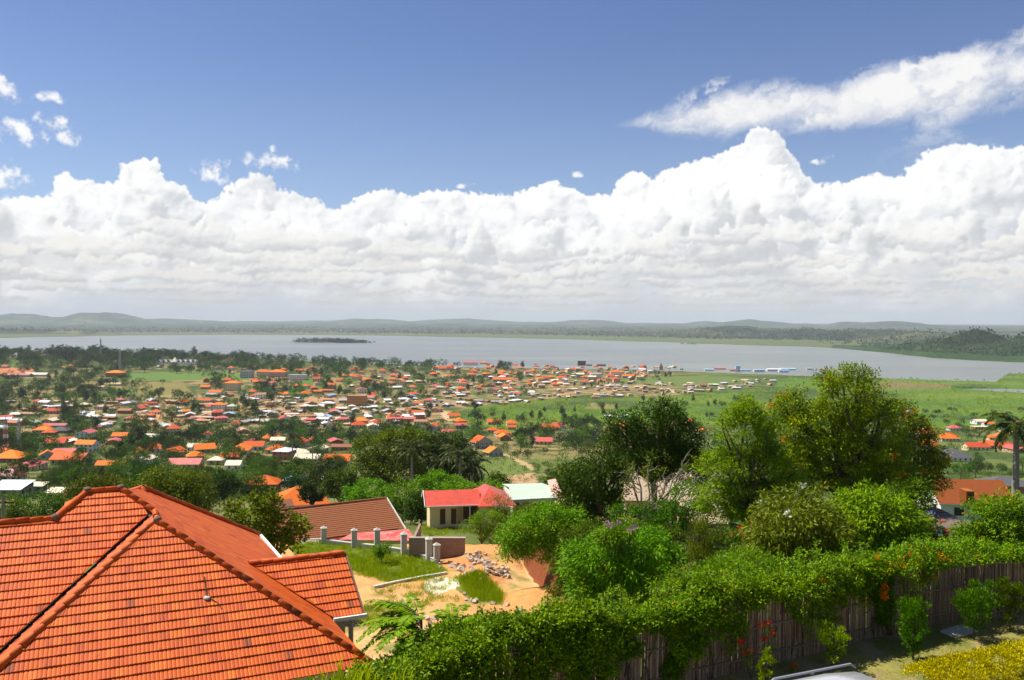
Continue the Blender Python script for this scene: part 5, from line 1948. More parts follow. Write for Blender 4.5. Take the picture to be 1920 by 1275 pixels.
scatter('undergrowth', 'mid', [([(-20,880),(640,870),(640,960),(-20,1010)], 700), ([(640,840),(1140,830),(1140,960),(640,990)], 900), ([(1130,820),(1930,800),(1930,1010),(1130,1010)], 1100), ([(0,790),(640,790),(640,870),(0,880)], 900), ([(840,1000),(1000,960),(1150,960),(1150,1000)], 60)], 0.55, 1.5, 26, 80, 1500, 21,
        cond=lambda C: ~((C[:, 1] < 95) & (np.abs(C[:, 0] + 8) < 13)))
scatter('marsh_reeds', 'grass', [([(835,790),(850,772),(930,756),(1000,752),(1120,738),(1200,744),(1320,740),(1455,727),(1462,706),(1560,701),(1600,696),(1885,698),(1930,700),(1930,790),(1500,800),(1100,800),(960,810)], 2600)], 1.0, 1.6, 10, 500, 2100, 22, 0.1)
scatter('far_shore_woods', 'fardark', [([(0,612),(1100,612),(1600,622),(1600,640),(1300,636),(960,628),(0,622)], 4200), ([(1300,615),(1930,615),(1930,650),(1600,650),(1400,630)], 900)], 9.0, 14.0, 7, 2600, 12500, 23, 0.05, box=1, cond=lambda C: (C[:, 2] > 1.2) & (C[:, 1] > 3000))
scatter('far_hill_woods', 'fardark', [([(1600,650),(1700,632),(1800,617),(1930,617),(1930,668),(1890,668),(1750,662)], 3600)], 4.0, 5.0, 7, 2600, 4700, 24, -0.35, box=1, cond=lambda C: C[:, 2] > 1.0)
rng = np.random.default_rng(31)
C = []
for (ip, idd, iw, idp, n) in [(615, 4480, 195, 28, 150), (662, 4400, 112, 14, 60), (1290, 4380, 45, 8, 20)]:
    u = unit(rng.standard_normal((n, 2))) * np.sqrt(rng.random((n, 1)))
    x, y = (ip - 960) / FPX * idd + u[:, 0] * iw, idd + u[:, 1] * idp
    C.append(np.stack([x, y, ground_z(x, y)], -1))
C = np.concatenate(C)
C = C[C[:, 2] > 0]
h = rng.uniform(7, 19, len(C)) * np.interp(C[:, 0], [-1150, -1120, -800, -700], [0.8, 1.1, 0.9, 0.4])
k = np.repeat(np.arange(len(C)), 40)
o = unit(rng.standard_normal((len(k), 3)))
P = C[k] + np.array([0, 0, 0.55]) * h[k, None] + o * rng.random((len(k), 1)) ** 0.4 * np.stack([h[k] * 0.6, h[k] * 0.6, h[k] * 0.5], -1)
g = Geo().add(*leaf_quads(P, unit(o + rng.standard_normal(o.shape) * 0.5), unit(np.array([0, 0, 1.0]) + 0.6 * rng.standard_normal(o.shape)), h[k] * 0.32, h[k] * 0.22, rng.random(len(k))))
tag(link('island_woods', g.mesh('island_woods', [LM['fardark']])), kind='stuff')
# ------------------------------------------------------------------ the tiled house below the hotel
def tile_near():
    def build(q, out):
        t = q.n('ShaderNodeAttribute', attribute_name='tint').outputs['Fac']
        p = q.n('ShaderNodeTexCoord').outputs['Object']
        big = q.noise(p, 0.55, 4, 0.6)
        mid = q.noise(p, 2.6, 5, 0.7)
        fine = q.noise(p, 30.0, 4, 0.65)
        mp = q.n('ShaderNodeMapping')
        q.put(mp.inputs[0], p)
        mp.inputs['Scale'].default_value = (6.0, 6.0, 0.9)
        run = q.noise(mp.outputs[0], 1.6, 4, 0.7)
        c = q.colramp(t, [(0.0, (0.16, 0.040, 0.012)), (0.10, (0.40, 0.055, 0.003)), (0.45, (0.53, 0.084, 0.003)), (0.8, (0.60, 0.108, 0.003)), (1.0, (0.64, 0.145, 0.007))])
        c = q.mix(q.mul(q.ramp(big, 0.35, 0.7), 0.25), c, (0.58, 0.085, 0.003))
        c = q.mix(q.mul(q.ramp(fine, 0.45, 0.8), 0.30), c, (0.54, 0.10, 0.006))
        soot = q.mul(q.ramp(run, 0.55, 0.72), q.ramp(mid, 0.46, 0.62))
        c = q.mix(q.mul(soot, 0.85), c, (0.085, 0.040, 0.022))
        c = q.mix(q.mul(q.ramp(q.noise(p, 5.0, 4, 0.7), 0.70, 0.8), 0.35), c, (0.45, 0.22, 0.10))
        principled(q, out, c, 0.62, 0.28, bump(q, fine, 0.35, 0.01))
    return material('clay_tiles', build)


CLAY = tile_near()
MORTAR = wall_mat('ridge_mortar', (0.20, 0.125, 0.085), (0.10, 0.07, 0.05), 0.6)
VALLEY = plain_mat('valley_lead', (0.030, 0.026, 0.024), 0.7)


def tiled_face(poly, u, v, course=0.315, rib=0.105, seed=0, lift=1.0):
    """interlocking tiles over a planar polygon; u along the eave, v up the slope"""
    rng = np.random.default_rng(seed)
    poly = [np.array(p, float) for p in poly]
    o, u, v = poly[0], np.array(u, float), np.array(v, float)
    n = np.cross(u, v)
    n = n * (1 if n[2] > 0 else -1)
    Q = np.array([[np.dot(p - o, u), np.dot(p - o, v)] for p in poly])

    def span(vv):
        xs = []
        m = len(Q)
        for i in range(m):
            (a0, b0), (a1, b1) = Q[i], Q[(i + 1) % m]
            if (b0 <= vv) != (b1 <= vv):
                xs.append(a0 + (vv - b0) / (b1 - b0) * (a1 - a0))
        return (min(xs), max(xs)) if len(xs) >= 2 else None
    g = Geo()
    v0, v1 = Q[:, 1].min(), Q[:, 1].max()
    umin = Q[:, 0].min()
    prof = np.array([0.0, 0.25, 0.5, 0.75])
    hgt = np.array([0.0, 0.92, 1.0, 0.9]) * 0.012 * lift
    rows = int(math.ceil((v1 - v0) / course))
    for r in range(rows):
        a, b = v0 + r * course, min(v0 + (r + 1) * course, v1)
        sa, sb = span(a + 1e-4), span(b - 1e-4)
        if sa is None or sb is None:
            continue
        lo, hi = min(sa[0], sb[0]), max(sa[1], sb[1])
        k0, k1 = int(math.floor((lo - umin) / rib)), int(math.ceil((hi - umin) / rib))
        ks = np.arange(k0, k1 + 1)
        us = (umin + (ks[:, None] + prof[None, :]) * rib).ravel()
        hs = np.tile(hgt, len(ks))
        tile = np.repeat((ks + (r % 2)) // 2, 4)
        jit = rng.uniform(-0.006, 0.006, tile.max() - tile.min() + 2)[tile - tile.min()]
        nt = tile.max() - tile.min() + 2
        tint = np.clip(rng.normal(0.58, 0.2, nt), 0.12, 1)
        tint = np.where(rng.random(nt) < 0.012, rng.uniform(0.0, 0.06, nt), tint)[tile - tile.min()]
        drop = (0.040 + jit) * lift
        layers = []
        for vv, h in ((a - 0.025, hs + drop - 0.034), (a - 0.02, hs + drop), (b, hs * 0.9 + 0.004)):
            s = span(min(max(vv, v0 + 1e-3), v1 - 1e-3)) or (lo, hi)
            uu = np.clip(us, s[0], s[1])
            layers.append(o + uu[:, None] * u + vv * v + np.asarray(h)[:, None] * n)
        m = len(us)
        V = np.concatenate(layers)
        i = np.arange(m - 1)
        # no faces where both ends were clamped together
        keep = np.ones(m - 1, bool)
        s = sa
        keep &= (us[1:] > lo) & (us[:-1] < hi)
        i = i[keep]
        F = np.concatenate([np.stack([i, i + 1, m + i + 1, m + i], -1), np.stack([m + i, m + i + 1, 2 * m + i + 1, 2 * m + i], -1)])
        g.add(V, F, np.tile(tint, 3))
    return g


def ridge_geo(pts, seed=0, r=0.100, L=0.37, up=0.03):
    """half-round caps along a line, each overlapping the next"""
    rng = np.random.default_rng(seed)
    g = Geo()
    t = np.linspace(-0.25, math.pi + 0.25, 9)
    for p0, p1 in zip(pts[:-1], pts[1:]):
        p0, p1 = np.array(p0, float), np.array(p1, float)
        d = p1 - p0
        ln = np.linalg.norm(d)
        d = d / ln
        s = unit(np.cross(d, [0, 0, 1.0]))
        w = np.cross(s, d)
        n = max(1, int(ln / L))
        for i in range(n):
            a, b = p0 + d * (ln * i / n - 0.05), p0 + d * (ln * (i + 1) / n)
            ra, rb = r * rng.uniform(1.04, 1.10), r * rng.uniform(0.90, 0.95)
            ju, js = rng.uniform(-0.012, 0.012), rng.uniform(-0.012, 0.012)
            rings = []
            for c, rad in ((a, ra - 0.018), (a, ra), (b, rb)):
                rings.append(c + s * js + w * (up + ju) + rad * (np.cos(t)[:, None] * s + np.sin(t)[:, None] * w))
            V = np.concatenate(rings)
            m = len(t)
            j = np.arange(m - 1)
            F = np.concatenate([np.stack([k * m + j, k * m + j + 1, (k + 1) * m + j + 1, (k + 1) * m + j], -1) for k in (0, 1)])
            g.add(V, F, float(np.clip(rng.normal(0.42, 0.2), 0, 1)))
    return g


def blob(c, r, seed, squash=0.7):
    rng = np.random.default_rng(seed)
    n, k = 7, 10
    V = []
    for i in range(n + 1):
        th = math.pi * i / n
        for j in range(k):
            ph = 2 * math.pi * j / k
            q = r * (1 + rng.uniform(-0.12, 0.12))
            V.append((c[0] + q * math.sin(th) * math.cos(ph), c[1] + q * math.sin(th) * math.sin(ph), c[2] + q * squash * math.cos(th)))
    F = [(i * k + j, i * k + (j + 1) % k, (i + 1) * k + (j + 1) % k, (i + 1) * k + j) for i in range(n) for j in range(k)]
    return Geo().add(V, F)


TP = 0.65
CP, SPN = 1 / math.hypot(1, TP), TP / math.hypot(1, TP)
DR = np.array([-0.429, 0.903, 0.0])
DF = np.array([0.903, 0.429, 0.0])
ZU = np.array([0, 0, 1.0])
Cc = np.array(at(697, 1247, 24.0))
SF = DR * CP + ZU * SPN                  # up the faces that look to us
SR = -DF * CP + ZU * SPN                 # up the right-hand slope
SL = DF * CP + ZU * SPN                  # up the narrow left slope of the wing


def plane_hit(px, py, o, a, b):
    n = np.cross(a, b)
    r = ray(px, py)
    t = np.dot(o - np.array([0, 0, CAM_Z]), n) / np.dot(r, n)
    return np.array([0, 0, CAM_Z]) + r * t


def build_tiled_house():
    root = empty('tiled_house', (float(Cc[0]) - 6, float(Cc[1]) + 4, 103.0), 0, 'big near house with hipped roof of weathered orange clay tiles', 'house')
    root_m = np.array(root.location)

    def put(name, g, mats, parent=root, smooth=False):
        for i in range(len(g.V)):
            g.V[i] = g.V[i] - root_m.astype(np.float32)
        return link(name, g.mesh('house_' + name, mats, smooth), parent)
    GAP = 1.35
    F1o = Cc + DR * GAP
    R = lambda px, py: plane_hit(px, py, Cc, DR, SR)
    F2 = lambda px, py: plane_hit(px, py, Cc, DF, SF)
    F1 = lambda px, py: plane_hit(px, py, F1o, DF, SF)
    hip0 = DR - DF + ZU * TP
    k_ = ray(295, 985)[0]
    A = Cc + hip0 * ((k_ * Cc[1] - Cc[0]) / (hip0[0] - k_ * hip0[1]))
    A1 = A + DR * GAP                                # where the ridge of the wing meets the main front
    hipd = DR - DF + ZU * TP
    k_ = ray(226, 930)[0]
    P = A1 + hipd * ((k_ * A1[1] - A1[0]) / (hipd[0] - k_ * hipd[1]))
    E2 = R(484, 1002)
    G = R(267, 916)
    Q = P - DF * 0.98
    half = float(np.dot(Cc - A, DF))
    C2 = Cc - DF * (2 * half)
    K = F1(103, 973)
    KL = K - DF * 9.0
    eF1 = F1o - DF * 24
    # front of the main roof, front of the wing, the right slope, the sliver beside the valley
    roofm = [CLAY]
    roof = link('roof', tiled_face([A1 - DF * 0.15, P, Q, K, KL, eF1, F1o - DF * (2 * half + 0.15)], DF, SF, seed=1).mesh('roof_front', roofm), root)
    fs = [('roof_slope', tiled_face([Cc, A, C2], DF, SF, seed=2)),
          ('roof_slope', tiled_face([Cc, E2, G, P, A1, A], DR, SR, seed=3, lift=0.14)),
          ('roof_slope', tiled_face([C2, A, A1 - DR * 0.12, C2 + DR * (GAP - 0.12)], DR, SL, seed=4))]
    roof.location = tuple(-root_m)
    for nm, g in fs:
        put(nm, g, roofm)
    # left end of the raised ridge, small gablet behind it, back slopes that close the roof
    nl = unit(np.cross(K - Q, [0, 0, 1.0]))
    La = Q + np.array([-0.9, 1.9, -1.2])
    sk = float(np.dot(Q - K, DF))
    put('roof_slope', tiled_face([K, Q, Q + (DR - DF - ZU * TP) * sk], DR, SL, seed=6), roofm)
    g0, g1, g2 = plane_hit(233, 927, G, DF, SF), G, plane_hit(286, 948, G, DF, SF)
    put('roof_slope', tiled_face([g0 - ZU * 0.02, plane_hit(222, 948, G, DF, SF), g2, g1 + ZU * 0.05], DF, SF, seed=7), roofm)
    Pb = Poly()
    back = lambda p, l: p - DF * 0 + DR * l - ZU * l * TP
    Gl = G - DF * 1.2
    Pb.face([G, E2, E2 - DF * 7, Gl])
    Pb.face([Gl, E2 - DF * 7, E2 - DF * 7 - DR * 8, P - DF * 2 - ZU * 2.5])
    Pb.face([P, G, Gl, P - DF * 2 - ZU * 2.5])
    Pb.face([KL, K, K + DR * 6 - ZU * 3.9, KL + DR * 6 - ZU * 3.9])
    Pb.face([Q, P, P + DR * 6 - ZU * 3.9, Q + DR * 6 - ZU * 3.9])
    Pb.V = [tuple(np.array(v) - root_m) for v in Pb.V]
    link('roof_back', Pb.mesh('house_roof_back', [ROOF['orange']]), root)
    # caps
    near = lambda p: np.array(p, float)
    for i, line in enumerate(([Cc + SF * 0.05, A], [C2, A + DR * 0.12 - DF * 0.02], [A + ZU * 0.02, A1 + ZU * 0.02], [A1 + (P - A1) * 0.03, P], [P, Q], [Q, K], [K, KL], [E2, G], [g0, G], [g2, G])):
        put('ridge_caps', ridge_geo([np.asarray(p) for p in line], 20 + i), roofm, smooth=True)
    for i, p in enumerate((A, Q, P, K)):
        put('mortar', blob(np.asarray(p) + ZU * 0.07, 0.14, 40 + i), [MORTAR], smooth=True)
    vb = C2 + DR * GAP
    gv = Poly()
    a, b = A1 - ZU * 0.01, vb - ZU * 0.01
    s = unit(np.cross(b - a, ZU))
    gv.face([a - s * 0.15 - root_m, a + s * 0.15 - root_m, b + s * 0.16 - root_m, b - s * 0.16 - root_m])
    link('valley_gutter', gv.mesh('house_valley', [VALLEY]), root)
    # the small gabled wing
    S0 = R(469, 1058)
    rw = ray(645, 1047)
    # length along DF so that the ridge end lies in the direction of its pixel column
    k = rw[0]
    L = (k * S0[1] - S0[0]) / (DF[0] - k * DF[1])
    S1 = S0 + DF * L
    SW = DR * math.cos(RAD(33)) + ZU * math.sin(RAD(33))
    ev = plane_hit(683, 1150, S0, DF, SW)
    dep = float(np.dot(S0 - ev, SW))
    e1 = S1 - SW * dep + DF * float(np.dot(ev - (S1 - SW * dep), DF)) * 0.6
    e0 = R(622, 1157)
    e0 = e1 - DF * float(np.dot(e1 - e0, DF))
    put('wing_roof', tiled_face([S0, S1, e1, e0], DF, SW, seed=9), roofm)
    put('ridge_caps', ridge_geo([S0, S1], 33), roofm, smooth=True)
    SB = -DR * math.cos(RAD(33)) + ZU * math.sin(RAD(33))
    Pw = Poly()
    b1 = S1 - SB * dep * 0.9
    Pw.face([v - root_m for v in (S1, S0, S0 - SB * dep * 0.9 + DF * 1.5, b1)])
    link('roof_back', Pw.mesh('wing_back', [ROOF['orange']]), root)
    Pw = Poly()
    Pw.bar(S1 - root_m + DF * 0.05 - ZU * 0.06, e1 - root_m + DF * 0.05 - ZU * 0.06, 0.05, 0.17)
    Pw.bar(S1 - root_m + DF * 0.05 - ZU * 0.06, b1 - root_m + DF * 0.05 - ZU * 0.06, 0.05, 0.17)
    link('verge_board', Pw.mesh('wing_verge', [MORTAR]), root)
    gt = Poly()
    gt.bar(e0 - root_m - DR * 0.08 - ZU * 0.04, e1 - root_m - DR * 0.08 - ZU * 0.04 + DF * 0.1, 0.13, 0.11)
    gt.bar(E2 - root_m + DF * 0.08 - ZU * 0.03, E2 + (Cc - E2) * 0.32 - root_m + DF * 0.08 - ZU * 0.03, 0.12, 0.10)
    link('gutter', gt.mesh('house_gutter', [TRIM]), root)
    ww = Poly()
    zt = float(e1[2] - root_m[2]) - 0.12
    for (i0, i1) in ((S1 - SW * dep * 0.86 - DF * 0.45, S1 - SB * dep * 0.8 - DF * 0.45),):
        a, b = i0 - root_m, i1 - root_m
        top = S1 - root_m - DF * 0.45 - ZU * 0.15
        ww.face([(a[0], a[1], -3), (b[0], b[1], -3), (b[0], b[1], zt + 0.1), tuple(top), (a[0], a[1], zt + 0.1)])
        c = a - DF * 5
        ww.face([(c[0], c[1], -3), (a[0], a[1], -3), (a[0], a[1], zt), (c[0], c[1], zt)])
    link('wall', ww.mesh('wing_wall', [WALL['grey']]), root)
    pp = Poly()
    pb = e1 - root_m - DF * 0.35 + DR * 0.2
    pp.bar((pb[0], pb[1], -3), (pb[0], pb[1], zt), 0.14, 0.14)
    link('porch_post', pp.mesh('wing_post', [WALL['grey']]), root)
    # walls of the main body under the eaves
    wb = Poly()
    q0, q1 = Cc - DF * 0.6 + DR * 0.6, E2 - DF * 0.6 - DR * 0.6
    q2, q3 = q1 - DF * 21, q0 - DF * 21
    zz = float(Cc[2] - root_m[2]) - 0.05
    pts = [p - root_m for p in (q0, q1, q2, q3)]
    for i in range(4):
        a, b = pts[i], pts[(i + 1) % 4]
        wb.face([(a[0], a[1], -3), (b[0], b[1], -3), (b[0], b[1], zz), (a[0], a[1], zz)])
    link('wall', wb.mesh('house_wall', [WALL['cream']]), root)
    # a cracked patch with an old aerial stub on the wing's front
    w0 = F2(388, 1122)
    put('roof_patch', blob(w0 + np.cross(DF, SF) * 0.02, 0.11, 77, 0.5), [CONC], smooth=True)
    wr = Geo().add(*tube([w0 + SF * 0.75 + ZU * 0.05, w0 + ZU * 0.07, w0 - SF * 0.32 + DF * 0.3 + ZU * 0.06, w0 - SF * 0.5 + DF * 0.35 + ZU * 0.05], [0.014] * 4, 5))
    put('aerial_cable', wr, [plain_mat('cable_dark', (0.04, 0.035, 0.03))])
    hole = plane_hit(158, 1104, C2, DR, SL)
    put('roof_hole', blob(hole + ZU * 0.02, 0.10, 78, 0.45), [VALLEY], smooth=True)


build_tiled_house()


# ------------------------------------------------------------------ cane fence, its creepers, the lawn
LAWN = 110.5


def fence_at(s):
    """point and left normal (away from the hotel) at arc position s along the fence"""
    seg = np.hypot(np.diff(FX), np.diff(FY))
    cum = np.concatenate([[0], np.cumsum(seg)])
    x, y = np.interp(s, cum, FX), np.interp(s, cum, FY)
    e = 0.3
    x1, y1 = np.interp(s + e, cum, FX), np.interp(s + e, cum, FY)
    x0, y0 = np.interp(s - e, cum, FX), np.interp(s - e, cum, FY)
    t = np.stack([x1 - x0, y1 - y0], -1)
    t = t / np.linalg.norm(t, axis=-1, keepdims=True)
    return x, y, t[..., 0], t[..., 1], cum[-1]


FLEN = float(fence_at(0.0)[4])


def s_of_px(px):
    """arc position whose fence foot appears in picture column px"""
    ss = np.linspace(0, FLEN, 600)
    x, y, _, _, _ = fence_at(ss)
    p, _, _ = project(x, y, np.full_like(x, LAWN))
    return float(np.interp(px, p, ss))


def build_fence():
    rng = np.random.default_rng(9)
    root = empty('cane_fence', (8.1, 23.9, LAWN), 0, 'tall fence of weathered brown canes tied to rails, overgrown with creepers', 'fence')
    o = np.array(root.location)

    def build(q, out):
        t = q.n('ShaderNodeAttribute', attribute_name='tint').outputs['Fac']
        p = q.n('ShaderNodeTexCoord').outputs['Object']
        mp = q.n('ShaderNodeMapping')
        q.put(mp.inputs[0], p)
        mp.inputs['Scale'].default_value = (14, 14, 1.2)
        n = q.noise(mp.outputs[0], 2.0, 5, 0.7)
        z = q.xyz(p)[2]
        node = q.ramp(q.m('ABSOLUTE', q.sub(q.m('FRACT', q.mad(z, 2.8, q.mul(t, 7.0))), 0.5)), 0.0, 0.05, 0.55, 1.0)
        c = q.colramp(t, [(0, (0.15, 0.10, 0.068)), (0.5, (0.29, 0.205, 0.14)), (0.85, (0.40, 0.30, 0.21)), (1, (0.52, 0.43, 0.31))])
        c = q.mix(q.mul(q.ramp(n, 0.4, 0.7), 0.55), c, (0.095, 0.062, 0.042))
        sc = q.n('ShaderNodeVectorMath', operation='SCALE')
        q.put(sc.inputs[0], c)
        q.put(sc.inputs['Scale'], node)
        principled(q, out, sc.outputs[0], 0.8, 0.2)
    m = material('weathered_cane', build)
    g = Geo()
    s = 0.0
    while s < FLEN:
        x, y, tx, ty, _ = fence_at(s)
        for row in (0, 1):
            r = rng.uniform(0.014, 0.026)
            h = 1.98 + rng.normal(0, 0.05) + 0.05 * math.sin(s * 1.7)
            off = row * 0.045 + rng.uniform(-0.01, 0.01)
            lx, ly = rng.normal(0, 0.012), rng.normal(0, 0.012)
            bx, by = x - ty * off - o[0], y + tx * off - o[1]
            g.add(*tube([(bx, by, -0.1), (bx + lx, by + ly, h * 0.55), (bx + lx * 2.2, by + ly * 2.2, h)], [r, r, r * 0.85], 5), T=float(np.clip(rng.normal(0.45, 0.25), 0, 1)))
        s += rng.uniform(0.036, 0.05)
    link('cane_screen', g.mesh('cane_screen', [m], True), root)
    for zr in (0.35, 1.12, 1.75):
        ss = np.linspace(0, FLEN, 60)
        x, y, tx, ty, _ = fence_at(ss)
        pts = np.stack([x + ty * 0.045 - o[0], y - tx * 0.045 - o[1], np.full_like(x, zr) + 0.02 * np.sin(ss * 2.2)], -1)
        link('rail', Geo().add(*tube(pts, np.full(60, 0.026), 6), T=0.35).mesh('fence_rail', [m], True), root)
    for s in np.arange(0.8, FLEN, 2.4):
        x, y, tx, ty, _ = fence_at(s)
        link('post', Geo().add(*tube([(x - ty * 0.12 - o[0], y + tx * 0.12 - o[1], -0.4), (x - ty * 0.12 - o[0], y + tx * 0.12 - o[1], 2.0)], [0.06, 0.055], 8), T=0.2).mesh('fence_post', [BARK], True), root)


build_fence()


def creeper(name, s0, s1, key, label, cat, n_cl, per, rc, top=2.35, back=1.3, drape=0.75, L=0.085, W=0.055, seed=0, blossoms=(), under=1.6, fade=True, tops=None):
    """growth lying over the fence from s0 to s1: heaped on the far side, hanging on the near side"""
    rng = np.random.default_rng(seed)
    x, y, tx, ty, _ = fence_at((s0 + s1) / 2)
    root = empty(name, (float(x), float(y), LAWN), 0, label, cat)
    o = np.array(root.location)
    s = rng.uniform(s0, s1, n_cl)
    a = rng.random(n_cl)
    wave = NZ[1].fbm(s * 0.55 + seed, s * 0 + 3.1, 3)
    hang = drape * np.clip((NZ[2].fbm(s * 0.8 + seed * 3, s * 0 + 7.7, 3) - 0.36) * 4.6, 0.04, 2.3)
    lat = np.where(a < 0.24, rng.uniform(-0.32, -0.02, n_cl), np.where(a < 0.5, rng.uniform(-0.2, 0.5, n_cl), rng.uniform(0.3, back, n_cl)))
    tp = top if tops is None else np.interp(s, [p[0] for p in tops], [p[1] for p in tops])
    crest = tp + (wave - 0.5) * (0.4 if tops is not None else 0.85)
    z = np.where(a < 0.24, 2.05 - rng.random(n_cl) * hang, np.where(a < 0.5, crest - rng.random(n_cl) * 0.35, crest - (np.clip(lat, 0, None) / back) ** 2 * under * rng.random(n_cl) - rng.random(n_cl) * 0.3))
    x, y, tx, ty, _ = fence_at(s)
    C = np.stack([x - ty * lat - o[0], y + tx * lat - o[1], z], -1)
    g = Geo().add(*clump_leaves(rng, C, rc * rng.uniform(0.6, 1.3, n_cl), per, L, W, 0.45, 0.75, C.mean(0) - np.array([0, 0, 3.0]), 0.5))
    link('foliage', g.mesh(name + '_foliage', [LM[key]]), root)
    st = Geo()
    for i in range(12):
        q = rng.uniform(s0, s1)
        x, y, tx, ty, _ = fence_at(q)
        w = rng.uniform(0.06, 0.3)
        b = np.array([x - ty * w - o[0], y + tx * w - o[1], -0.1])
        st.add(*tube(bent(b, b + np.array([rng.normal(0, 0.3), rng.normal(0, 0.15), rng.uniform(1.7, 2.3)]), 0.0, rng, 6, 0.05), np.linspace(0.022, 0.009, 6), 5))
    sh = Geo()
    for i in range(int((s1 - s0) * 5)):
        q = rng.uniform(s0, s1)
        x, y, tx, ty, _ = fence_at(q)
        w = rng.uniform(-0.25, back * 0.8)
        tq = float(np.interp(q, s, crest)) if False else (top if tops is None else float(np.interp(q, [p[0] for p in tops], [p[1] for p in tops])))
        b = np.array([x - ty * w - o[0], y + tx * w - o[1], tq - 0.1])
        L_ = rng.uniform(0.3, 0.8)
        e = b + np.array([rng.normal(0, 0.3), rng.normal(0, 0.25) - 0.1, rng.uniform(0.15, 0.75)]) * L_ * 1.3
        p = bent(b, e, 0.15, rng, 6, 0.04)
        st.add(*tube(p, np.linspace(0.010, 0.004, 6), 4))
        sh.add(*clump_leaves(rng, p[1:], np.full(5, 0.07), 7, L, W, 0.2, 0.6))
    link('foliage', sh.mesh(name + '_shoots', [LM[key]]), root)
    link('stem', st.mesh(name + '_stems', [BARK], True), root)
    for (nm, k, cnt, per2, rr, LL, WW) in blossoms:
        f = np.nonzero(a < 0.6)[0]
        pk = C[rng.choice(f, cnt)] + np.array([0, -0.05, 0.12]) + rng.normal(0, 0.08, (cnt, 3))
        link(nm, Geo().add(*clump_leaves(rng, pk, np.full(cnt, rr), per2, LL, WW, 0.2, 0.5, None, 0.3)).mesh(name + '_' + nm, [LM[k]]), root)
    return root


sa, sb, sc_, sd = s_of_px(1080), s_of_px(1330), s_of_px(1600), FLEN
creeper('creeper', 0.0, sa + 0.8, 'vine', 'thick dark-based hedge of creeper heaped at the lower end of the cane fence', 'creeper', 1150, 66, 0.23, 2.45, 1.1, 1.7, 0.085, 0.058, 1, [('blossom', 'yellow', 40, 3, 0.05, 0.045, 0.035)], 1.3, tops=[(s_of_px(740), 1.8), (s_of_px(850), 2.1), (s_of_px(1000), 2.3), (s_of_px(1100), 2.35)])
creeper('creeper', sa, sb + 0.5, 'vine', 'bright green creeper with yellowing leaves hanging over the middle of the cane fence', 'creeper', 620, 62, 0.22, 2.30, 1.7, 0.95, 0.08, 0.056, 2, [('blossom', 'orange', 26, 4, 0.06, 0.05, 0.04), ('blossom', 'yellow', 20, 3, 0.06, 0.05, 0.035)], 1.2)
creeper('creeper', sb, sc_ + 0.4, 'vine', 'light green creeper with small yellow flowers on the cane fence before the mango bushes', 'creeper', 560, 62, 0.22, 2.30, 1.6, 0.8, 0.078, 0.054, 3, [('blossom', 'yellow', 30, 3, 0.06, 0.05, 0.035), ('blossom', 'orange', 12, 5, 0.08, 0.06, 0.045)], 1.2)
creeper('trumpet_vine', sc_, s_of_px(1760), 'vine', 'trumpet vine with orange flower clusters trailing down the cane fence', 'vine', 330, 62, 0.22, 2.40, 1.3, 1.7, 0.075, 0.05, 4, [('blossom', 'orange', 34, 9, 0.11, 0.07, 0.045), ('blossom', 'red', 8, 6, 0.07, 0.06, 0.045)], 1.2)
creeper('creeper', s_of_px(1740), FLEN, 'vine', 'dense green creeper topping the far end of the cane fence', 'creeper', 680, 58, 0.21, 2.28, 1.3, 0.35, 0.075, 0.05, 5, [('blossom', 'orange', 14, 3, 0.06, 0.05, 0.04)], 1.2)


def hanging_vine(s0, s1, label, n, seed, low=0.2):
    """dark runners clinging to the near face of the fence"""
    rng = np.random.default_rng(seed)
    x, y, tx, ty, _ = fence_at((s0 + s1) / 2)
    root = empty('hanging_vine', (float(x), float(y), LAWN), 0, label, 'vine')
    o = np.array(root.location)
    s = rng.uniform(s0, s1, n * 3)
    z = rng.uniform(low, 2.1, n * 3)
    m = NZ[3].fbm(s * 1.3 + seed, z * 0.8, 3) + 0.10 * (z - 1.0)
    k = np.argsort(-m)[:n]
    s, z = s[k], z[k]
    x, y, tx, ty, _ = fence_at(s)
    lat = -rng.uniform(0.05, 0.24, n)
    C = np.stack([x - ty * lat - o[0], y + tx * lat - o[1], z], -1)
    link('foliage', Geo().add(*clump_leaves(rng, C, 0.15 * rng.uniform(0.6, 1.3, n), 30, 0.075, 0.05, 0.5, 0.5, C.mean(0) + np.array([0, 2.0, 0]), 0.5)).mesh('hanging_leaves', [LM['mid']]), root)
    st = Geo()
    for i in range(int((s1 - s0) * 5)):
        q = rng.uniform(s0, s1)
        x, y, tx, ty, _ = fence_at(q)
        b = np.array([x + ty * 0.07 - o[0], y - tx * 0.07 - o[1], 0.0])
        st.add(*tube(bent(b, b + np.array([rng.normal(0, 0.25), 0, rng.uniform(1.5, 2.1)]), 0.0, rng, 6, 0.03), np.linspace(0.016, 0.006, 6), 5))
    link('stem', st.mesh('hanging_stems', [BARK], True), root)


